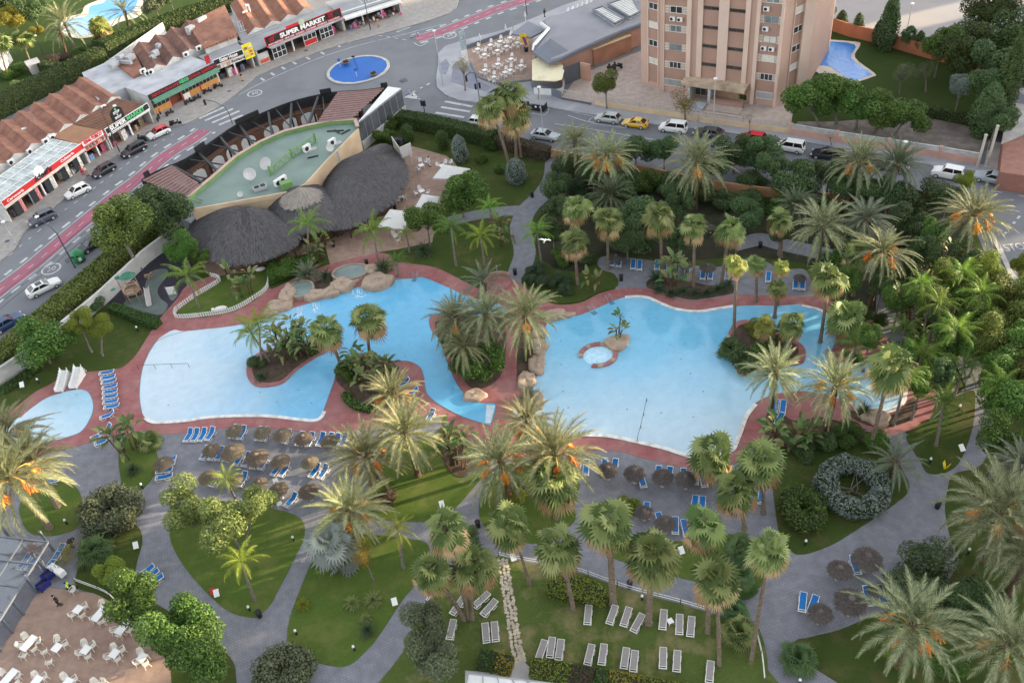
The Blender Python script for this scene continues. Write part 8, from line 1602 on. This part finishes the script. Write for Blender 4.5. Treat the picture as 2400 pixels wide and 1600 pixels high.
c=G(840,166);t=thing('roundabout_post','thin dark signpost leaning on the blue roundabout','signpost',(c.x,c.y,.1));MB().tube([(0,0,0),(-.4,.2,2.6)],.05,6).build('post',m_black,t);MB().box(-.4,.2,2.6,.6,.08,.3).build('sign_panel',m_black,t)
for p,lab in (((837,181),'round white and blue sign on the roundabout'),((798,158),'thin white sign post at roundabout edge')): c=G(*p);t=thing('traffic_sign',lab,'traffic sign',(c.x,c.y,.1),0,'signs on the roundabout');MB().tube([(0,0,0),(0,0,1.2)],.04,5).build('post',m_plw,t);MB().lathe([(0,0),(.3,0),(.3,.04),(0,.04)],16).xf(Matrix.Translation((0,0,1.3)) @ Matrix.Rotation(R(70),4,'X')).build('disc',mP('sign_blue',(.02,.12,.5)),t)
c=G(1085,92);t=thing('advert_column','tall white advertising column on the cafe corner','sign',(*G(1092,148)[:2],.1));MB().box(0,0,1.2,.9,.4,2.4,.4).build('base',m_plw,t);MB().box(0,0,4.2,1.1,.25,3.4,.4).build('panel',mP('mosaic_panel',(.35,.42,.45),.6,.7,6),t)
# gull gliding over the queen palm
p=G(1277,563,20.0);t=thing('gull','white gull gliding over the shrub bed','bird',p,1.2);q=MB();q.lathe([(0,-.24),(.05,-.18),(.075,0),(.05,.16),(.02,.26),(0,.27)],8).xf(Matrix.Rotation(PI/2,4,'Y'))
for s in (-1,1): q.add([(-.08,s*.04,.03),(.08,s*.04,.03),(.14,s*.32,.09),(.02,s*.62,.05),(-.06,s*.60,.05),(-.04,s*.3,.08)],[(0,1,2,5),(5,2,3,4)])
q.add([(-.24,0,0),(-.40,.09,0),(-.40,-.09,0)],[(0,1,2)]);q.build('body',m_whp,t)
for s in (-1,1): MB().add([(.02,s*.62,.052),(-.06,s*.60,.052),(-.07,s*.70,.045)],[(0,1,2)]).build('wing_tip',m_black,t)
cb=MB()
for a,b,z in (((-30,735),(345,412),7.0),((-30,748),(352,420),6.6),((-30,715),(340,405),7.4)): A_,B2=G(*a,z),G(*b,z);cb.tube([A_,A_.lerp(B2,.3)-Vector((0,0,.3)),A_.lerp(B2,.7)-Vector((0,0,.3)),B2],.03,4)
tag(cb.build('overhead_cable',m_black),'sagging black cables strung above the street and wall hedge','cables')
mh=MB()
for x,y in ((717,119),(537,214),(942,189),(17,565)): c=G(x,y,.13);mh.lathe([(0,.138),(.38,.138)],14,(c.x,c.y,0))
structure(mh.build('manhole_cover',m_lpd));pt=MB()
for P in ([(935,188),(950,183),(957,190),(942,195)],[(660,250),(700,235),(712,243),(672,258)],[(150,610),(175,590),(183,597),(158,618)],[(1330,300),(1360,304),(1352,314),(1322,310)],[(780,215),(800,222),(790,230),(770,222)]): pt.prism(gp(P),-.03,.002)
structure(pt.build('asphalt_patch',M('asphalt_dark',(.105,.11,.125),.85,.15,.8)))
# ---------------------------------------------------------------- vehicles
def paint(name,c): return M('paint_'+name,c,.28,.04,.5,spec=.6)
m_tyre=mP('tyre_rubber',(.02,.02,.021),.8);m_rim=mP('alloy_rim',(.42,.43,.45),.35,.1,5);m_cgl=mP('car_glass',(.012,.014,.017),.06,.2,1,spec=.8);m_hl=mP('headlight_lens',(.62,.64,.66),.15);m_tl=mP('tail_light_red',(.40,.01,.012),.3)
KIND={  # length, half width, bonnet z, belt z, roof z, cabin rear/front at belt, roof rear/front
 'hatch': (4.05,.87,.86,.96,1.46,-1.92,1.02,-1.45,.22),'coupe': (4.0,.86,.80,.90,1.34,-1.75,.95,-1.0,.10),'suv': (4.2,.91,1.0,1.08,1.60,-2.0,.98,-1.65,.25),'mpv': (4.3,.90,.98,1.06,1.70,-2.08,1.30,-1.85,.45),'saloon': (4.6,.91,.86,.94,1.40,-1.95,.95,-1.15,.15),'wagon': (4.5,.89,.88,.97,1.50,-2.15,1.0,-1.85,.25),'jeep': (3.9,.88,1.08,1.14,1.72,-1.85,.75,-1.8,.35)}
def car(front,rear,kind,col,lab,roof=None,z=.0,sunroof=False):
    A,B=G(*front,z+.5),G(*rear,z+.5);c=(A+B)/2;d=A-B;L,hw,zb,zl,zr_,cr,cf,rr,rf=KIND[kind]
    t=thing('parked_car',lab,'car',(c.x,c.y,z),math.atan2(d.y,d.x),'cars parked along the streets');h=L/2
    st=[(-h,.62,.80),(-h+.08,.92,.93),(-h+.35,zl,1.0),(cr+.3,zl+.02,1.0),(0,zl,1.0),(cf,zb+.05,1.0),(h-.55,zb-.06,.99),(h-.18,zb-.18,.93),(h,.58,.78)]
    q=MB();n=8
    for x,zt,k in st:
        w_=hw*k;q.v += [(x,-w_*.86,.2),(x,-w_*.98,.42),(x,-w_,zt-.22),(x,-w_*.88,zt),(x,w_*.88,zt),(x,w_,zt-.22),(x,w_*.98,.42),(x,w_*.86,.2)]
    for i in range(len(st)-1):
        for j in range(n): q.f.append((i*n+j,(i+1)*n+j,(i+1)*n+(j+1) % n,i*n+(j+1) % n));q.m.append(0)
    q.f += [tuple(range(n)),tuple(reversed(range((len(st)-1)*n,len(st)*n)))];q.m += [0,0];q.build('body',col,t,None,0,False)
    q=MB();wb,wt_=hw*.90,hw*.70;b0=[(cr,-wb,zl-.03),(cf,-wb*.96,zb),(cf,wb*.96,zb),(cr,wb,zl-.03)];t0=[(rr,-wt_,zr_-.03),(rf,-wt_,zr_-.03),(rf,wt_,zr_-.03),(rr,wt_,zr_-.03)]
    q.add(b0+t0,[(0,1,5,4),(1,2,6,5),(2,3,7,6),(3,0,4,7),(4,5,6,7)]);q.build('window_glass',m_cgl,t)
    q=MB();e=.03;T4=[(rr-.06,-wt_-e,zr_-.05),(rf+.06,-wt_-e,zr_-.05),(rf+.06,wt_+e,zr_-.05),(rr-.06,wt_+e,zr_-.05)];q.add(T4+[(rr,-wt_*.93,zr_+.01),(rf-.05,-wt_*.93,zr_),(rf-.05,wt_*.93,zr_),(rr,wt_*.93,zr_+.01)],[(0,1,5,4),(1,2,6,5),(2,3,7,6),(3,0,4,7),(4,5,6,7)])
    for i in range(4): bar(q,b0[i],t0[i],.10,.09)
    for s in (-1,1): u=.42;a=Vector(b0[0]).lerp(Vector(b0[1]),u);b=Vector(t0[0]).lerp(Vector(t0[1]),.5);a.y *= -s;b.y *= -s;bar(q,a,b,.09,.06)
    q.build('roof',roof or col,t)
    if sunroof: MB().box((rr+rf)/2+.1,0,zr_+.015,.8,.9,.03).build('sunroof',m_cgl,t)
    for sx in (-1,1):
        for sy in (-1,1):
            o=MB().lathe([(.0,-.1),(.29,-.1),(.32,-.06),(.32,.06),(.29,.1),(0,.1)],14).xf(Matrix.Translation((sx*h*.62,sy*(hw-.09),.32)) @ Matrix.Rotation(PI/2,4,'X')).build('wheel',m_tyre,t)
            MB().lathe([(0,.105),(.2,.105),(.2,.09)],10).xf(Matrix.Translation((sx*h*.62,sy*(hw-.09),.32)) @ Matrix.Rotation(-sy*PI/2,4,'X')).build('rim',m_rim,o)
    for sy in (-1,1):
        MB().box(h-.16,sy*hw*.66,zb-.27,.26,.38,.14,-sy*.3).build('headlight',m_hl,t);MB().box(-h+.10,sy*hw*.74,.84,.16,.28,.16).build('tail_light',m_tl,t);MB().box(cf-.15,sy*(hw+.07),zl+.05,.12,.2,.13).build('wing_mirror',roof or col,t)
    MB().box(h-.01,0,.45,.06,1.1,.16).build('grille',m_black,t);MB().box(-h+.0,0,.62,.04,.5,.11).build('number_plate',m_plw,t)
W_=paint('white',(.76,.76,.75));K_=paint('black',(.018,.02,.026));GY=paint('slate',(.075,.085,.115));SV=paint('silver',(.42,.43,.42));YE=paint('yellow',(.68,.40,.02));BLU=paint('navy',(.02,.05,.14));RD=paint('red',(.55,.02,.03));PS=paint('pale_silver',(.36,.40,.43));DG=paint('graphite',(.05,.052,.058))
for f,r_,k,p,lab,ro,su in (((344,324),(398,300),'hatch',W_,'white hatchback with bright red roof outside the supermarket',RD,False),((282,368),(343,337),'wagon',K_,'black estate car behind the dark street lamp',None,False),((213,416),(272,384),'hatch',K_,'black hatchback in front of the red cafe sign',None,False),((152,463),(211,435),'hatch',W_,'plain white hatchback between dark cars at the cafe',None,False),((67,527),(131,498),'suv',GY,'slate grey compact car under the arched lamp',None,False),((140,655),(64,692),'saloon',W_,'white saloon with sunroof beside the wall hedge',None,True),((52,736),(-20,778),'saloon',BLU,'dark blue car cut by the frame at the hedge',None,False),((192,587),(236,560),'hatch',K_,'dark car hidden behind the big leaning tree',None,False),
 ((1399,274),(1451,281),'hatch',SV,'small silver car nearest the sliding gate',None,False),((1460,285),(1518,293),'coupe',YE,'yellow coupe parked on the avenue',None,False),((1545,296),(1611,304),'mpv',W_,'white people carrier behind the yellow coupe',None,False),((1629,308),(1692,316),'saloon',DG,'graphite saloon half hidden by date palm fronds',None,False),((1738,320),(1790,328),'hatch',RD,'red car mostly hidden behind dark trees',None,False),((1820,340),(1881,350),'mpv',W_,'white van like car below the fence end',None,False),((1904,358),(1975,368),'wagon',K_,'black estate car below the pink wall',None,False),((1988,372),(2046,380),'hatch',DG,'dark car behind the orange bunch palm',None,False),((2058,384),(2120,394),'saloon',GY,'slate saloon screened by palm fronds',None,False),((2194,402),(2246,412),'jeep',W_,'white off-roader with roof rails past the palms',None,False),((2296,411),(2356,424),'saloon',PS,'pale silver saloon near the brick garage',None,False),((1860,424),(1812,414),'hatch',W_,'white car glimpsed through the dark street trees',None,False),((1305,322),(1250,314),'saloon',PS,'pale grey car behind the flowering hedge',None,False),((1150,290),(1102,284),'hatch',W_,'white car peeping over the clipped street hedge',None,False),((16,228),(-24,246),'hatch',W_,'white car at the back lane behind cafe roofs',None,False)): car(f,r_,k,p,lab,ro,.0,su)
def bike_proto():
    t=link('motor_scooter',None);t['label']='scooter';t['category']='motorbike'
    for x in (-.65,.65): MB().lathe([(.0,-.05),(.2,-.06),(.28,-.04),(.28,.04),(.2,.06),(0,.05)],12).xf(Matrix.Translation((x,0,.28)) @ Matrix.Rotation(PI/2,4,'X')).build('wheel',m_tyre,t)
    q=MB();q.prism([(-.8,.45),(-.2,.3),(.3,.3),(.5,.75),(.62,.95),(.45,1.0),(.25,.55),(-.1,.5),(-.2,.7),(-.85,.75)],-.16,.16);q.xf(Matrix.Rotation(PI/2,4,'X'));q.build('body',m_black,t);MB().box(-.45,0,.80,.8,.28,.1).build('seat',mP('black_seat',(.03,.03,.032),.7),t);MB().tube([(.45,-.34,1.1),(.52,0,1.02),(.45,.34,1.1)],.03,5).tube([(.5,0,1.0),(.66,0,.3)],.05,5).build('handlebar',m_gmet,t);MB().box(.62,0,.9,.1,.18,.16).build('headlight',m_hl,t);return t
MP_=bike_proto()
def bike(px,ang,lab,s=1.0,z=.0): c=G(*px,.4);once(USED,MP_,(c.x,c.y,z),ang,lab,'motorbikes and scooters',s)
for p,a,lab,s,z in (((332,325),2.6,'dark motorbike behind the red roofed hatchback',1.15,0),((411,289),.2,'black scooter lying at the zebra crossing corner',1.15,0),((372,279),1.6,'scooter with rider gear outside the supermarket door',1,.13),((398,266),.9,'silver scooter at the white poster board',1,.13),((442,240),.8,'dark scooter in front of the orange wall',1,.13),((462,231),.8,'second dark scooter along the orange wall',1,.13),((486,215),.5,'bicycle like motorbike at the window frames',1,.13),((511,203),.3,'motorbike at the end of the orange wall',1,.13),((1241,250),1.9,'motorbike beside the black rubbish container',1.1,0),((1433,160),2.3,'white and black motorbike on the forecourt',1.1,.02),((1447,155),2.5,'black motorbike on the forecourt',1.1,.02),((2358,430),.5,'black motorbike behind the pale silver saloon',1.15,0),((326,473),1.2,'dark scooter behind the big dark tree',1,0),((329,485),1.2,'second scooter behind the big dark tree',1,0)): bike(p,a,lab,s,z)
# ---------------------------------------------------------------- people
SKIN=mP('skin',(.46,.28,.20),.6);HAIR=mP('dark_hair',(.03,.022,.018),.8)
def skin_obj(name,V,Eg,Rd,mat,parent):
    me=bpy.data.meshes.new(name);me.from_pydata(V,Eg,[]);me.materials.append(mat);o=link(name,me,parent);o.modifiers.new('Skin','SKIN')
    if len(me.skin_vertices):
        for i,r_ in enumerate(Rd): me.skin_vertices[0].data[i].radius=(r_,r_)
        me.skin_vertices[0].data[0].use_root=True
    sb=o.modifiers.new('Subdivision','SUBSURF');sb.levels=1;sb.render_levels=1;return o
def person(px,ang,lab,shirt,legs,pose='walk',skirt=None,z=.1,s=1.0):
    c=G(*px,z);t=thing('person',lab,'person',(c.x,c.y,z),ang);t.scale=(s,s,s);J=dict(pel=(0,0,.94),abd=(0,0,1.15),che=(0,0,1.36),nec=(0,.01,1.50),hea=(0,.03,1.63),top=(0,.02,1.73))
    L=dict(hl=(.09,0,.90),kl=(.10,.12,.50),al=(.10,.04,.09),tl=(.10,.19,.04),hr=(-.09,0,.90),kr=(-.10,.02,.48),ar=(-.10,-.22,.12),tr=(-.10,-.08,.04));A_=dict(sl=(.19,0,1.42),el=(.25,-.10,1.14),wl=(.24,.04,.92),sr=(-.19,0,1.42),er=(-.25,.08,1.15),wr=(-.23,.22,.98))
    if pose == 'sit':
        for k in J: J[k]=(J[k][0],J[k][1]-.12,J[k][2]-.44)
        for k in A_: A_[k]=(A_[k][0],A_[k][1]-.08,A_[k][2]-.44)
        L=dict(hl=(.1,-.1,.50),kl=(.12,.34,.50),al=(.12,.38,.09),tl=(.12,.54,.04),hr=(-.1,-.1,.50),kr=(-.12,.34,.50),ar=(-.12,.38,.09),tr=(-.12,.54,.04));A_['wl']=(.16,.22,.58);A_['wr']=(-.16,.22,.58);A_['el']=(.27,.0,.66);A_['er']=(-.27,.0,.66)
    if pose == 'bend':
        J.update(abd=(0,.16,1.08),che=(0,.38,1.18),nec=(0,.52,1.20),hea=(0,.63,1.16),top=(0,.72,1.13));A_=dict(sl=(.19,.42,1.18),el=(.22,.52,.92),wl=(.15,.68,.72),sr=(-.19,.42,1.18),er=(-.22,.55,.92),wr=(-.15,.72,.74))
    J.update(L);J.update(A_);names=list(J);ix={k: i for i,k in enumerate(names)};V=[J[k] for k in names];E_=[('pel','abd'),('abd','che'),('che','nec'),('nec','hea'),('hea','top'),('pel','hl'),('hl','kl'),('kl','al'),('al','tl'),('pel','hr'),('hr','kr'),('kr','ar'),('ar','tr'),('che','sl'),('sl','el'),('el','wl'),('che','sr'),('sr','er'),('er','wr')]
    rad=dict(pel=.13,abd=.12,che=.14,nec=.055,hea=.095,top=.08,hl=.09,hr=.09,kl=.06,kr=.06,al=.04,ar=.04,tl=.035,tr=.035,sl=.065,sr=.065,el=.042,er=.042,wl=.03,wr=.03);Rd=[rad[k] for k in names];E2=[(ix[a],ix[b]) for a,b in E_]
    for w_,sx in (('wl',1),('wr',-1)):
        p=Vector(J[w_]);m=len(V);V.append(tuple(p+Vector((0,.03,-.07))));Rd.append(.032);E2.append((ix[w_],m))
        for f in range(5):
            if f == 4: q=p+Vector((-sx*.05,.05,-.08));r2_=p+Vector((-sx*.06,.07,-.11))
            else: q=p+Vector((sx*(.024-.016*f),.05,-.12-.006*(f % 3)));r2_=q+Vector((0,.025,-.035))
            V += [tuple(q),tuple(r2_)];Rd += [.009,.008];E2 += [(m,len(V)-2),(len(V)-2,len(V)-1)]
    skin_obj('body',V,E2,Rd,SKIN,t)
    def cloth(nm,ks,mat,k=1.16):
        jj=[x for x in names if x in ks];m={x: i for i,x in enumerate(jj)};skin_obj(nm,[J[x] for x in jj],[(m[a],m[b]) for a,b in E_ if a in m and b in m],[rad[x]*k+.012 for x in jj],mat,t)
    cloth('shirt',('abd','che','sl','sr','el','er','pel'),shirt);cloth('trousers',('pel','hl','hr','kl','kr')+(('al','ar') if not skirt else ()),legs)
    h=Vector(J['hea']);MB().lathe([(.0,.125),(.07,.105),(.105,.05),(.11,-.01),(.09,-.07)],10,(h.x,h.y-.022,h.z+.02)).build('hair',HAIR,t,None,0,True)
    if skirt: b=Vector(J['pel']);MB().lathe([(.15,.1),(.2,-.1),(.3,-.55)],12,tuple(b)).build('dress',skirt,t)
    for k in ('tl','tr'): v=J[k];MB().box(v[0],v[1]-.05,.045,.09,.26,.09).build('shoe',m_black,t)
    return t
cBK=mP('black_cloth',(.018,.018,.022),.9);cWH=mP('white_cloth',(.75,.74,.72),.9);cHV=mP('neon_vest',(.45,.75,.06),.8);cRD=mP('red_cloth',(.48,.03,.05),.9);cJN=mP('jeans',(.05,.07,.13),.9);cOR=mP('orange_cloth',(.52,.22,.08),.9);cSK=mP('bare_tan',(.45,.27,.19),.8);cPK=mP('pink_cloth',(.62,.06,.20),.9)
person((141,1418),2.2,'waiter in black clothes standing alone on the brown terrace',cBK,cBK,'walk',None,.08);person((167,1381),-1.3,'seated person in neon yellow vest at the terrace edge',cHV,cBK,'sit',None,.08);person((170,1281),-1.6,'person in black bending over beside the golden young tree',cBK,cBK,'bend',None,.05)
person((569,190),-1.9,'person in black walking past the steak restaurant',cBK,cSK,'walk',None,.13);person((196,409),-.6,'woman in red dress walking beside the cafe',cRD,cSK,'walk',cRD,.13);person((206,412),-.6,'person in pale top behind the woman in red',cWH,cSK,'walk',None,.13);person((177,406),1.8,'person in black jacket leaving the cafe',cBK,cJN,'walk',None,.13);person((887,63),.4,'walker in orange top outside the clothes shop',cOR,cSK,'walk',None,.13);person((940,26),.4,'person in red coat at the shop row end',cPK,cJN,'walk',None,.13);person((2322,616),1.0,'person in white shirt beside the curving kerb',cWH,cBK,'walk',None,.05);person((1277,40),.9,'person in dark clothes on the pavement behind the cafe',cBK,cBK,'walk',None,.13);person((377,272),2.0,'rider in blue jacket on the scooter by the supermarket',cJN,cBK,'sit',None,.42);person((1008,390),1.3,'person in white standing by the silver shrub table',cWH,cWH,'walk',None,.05)
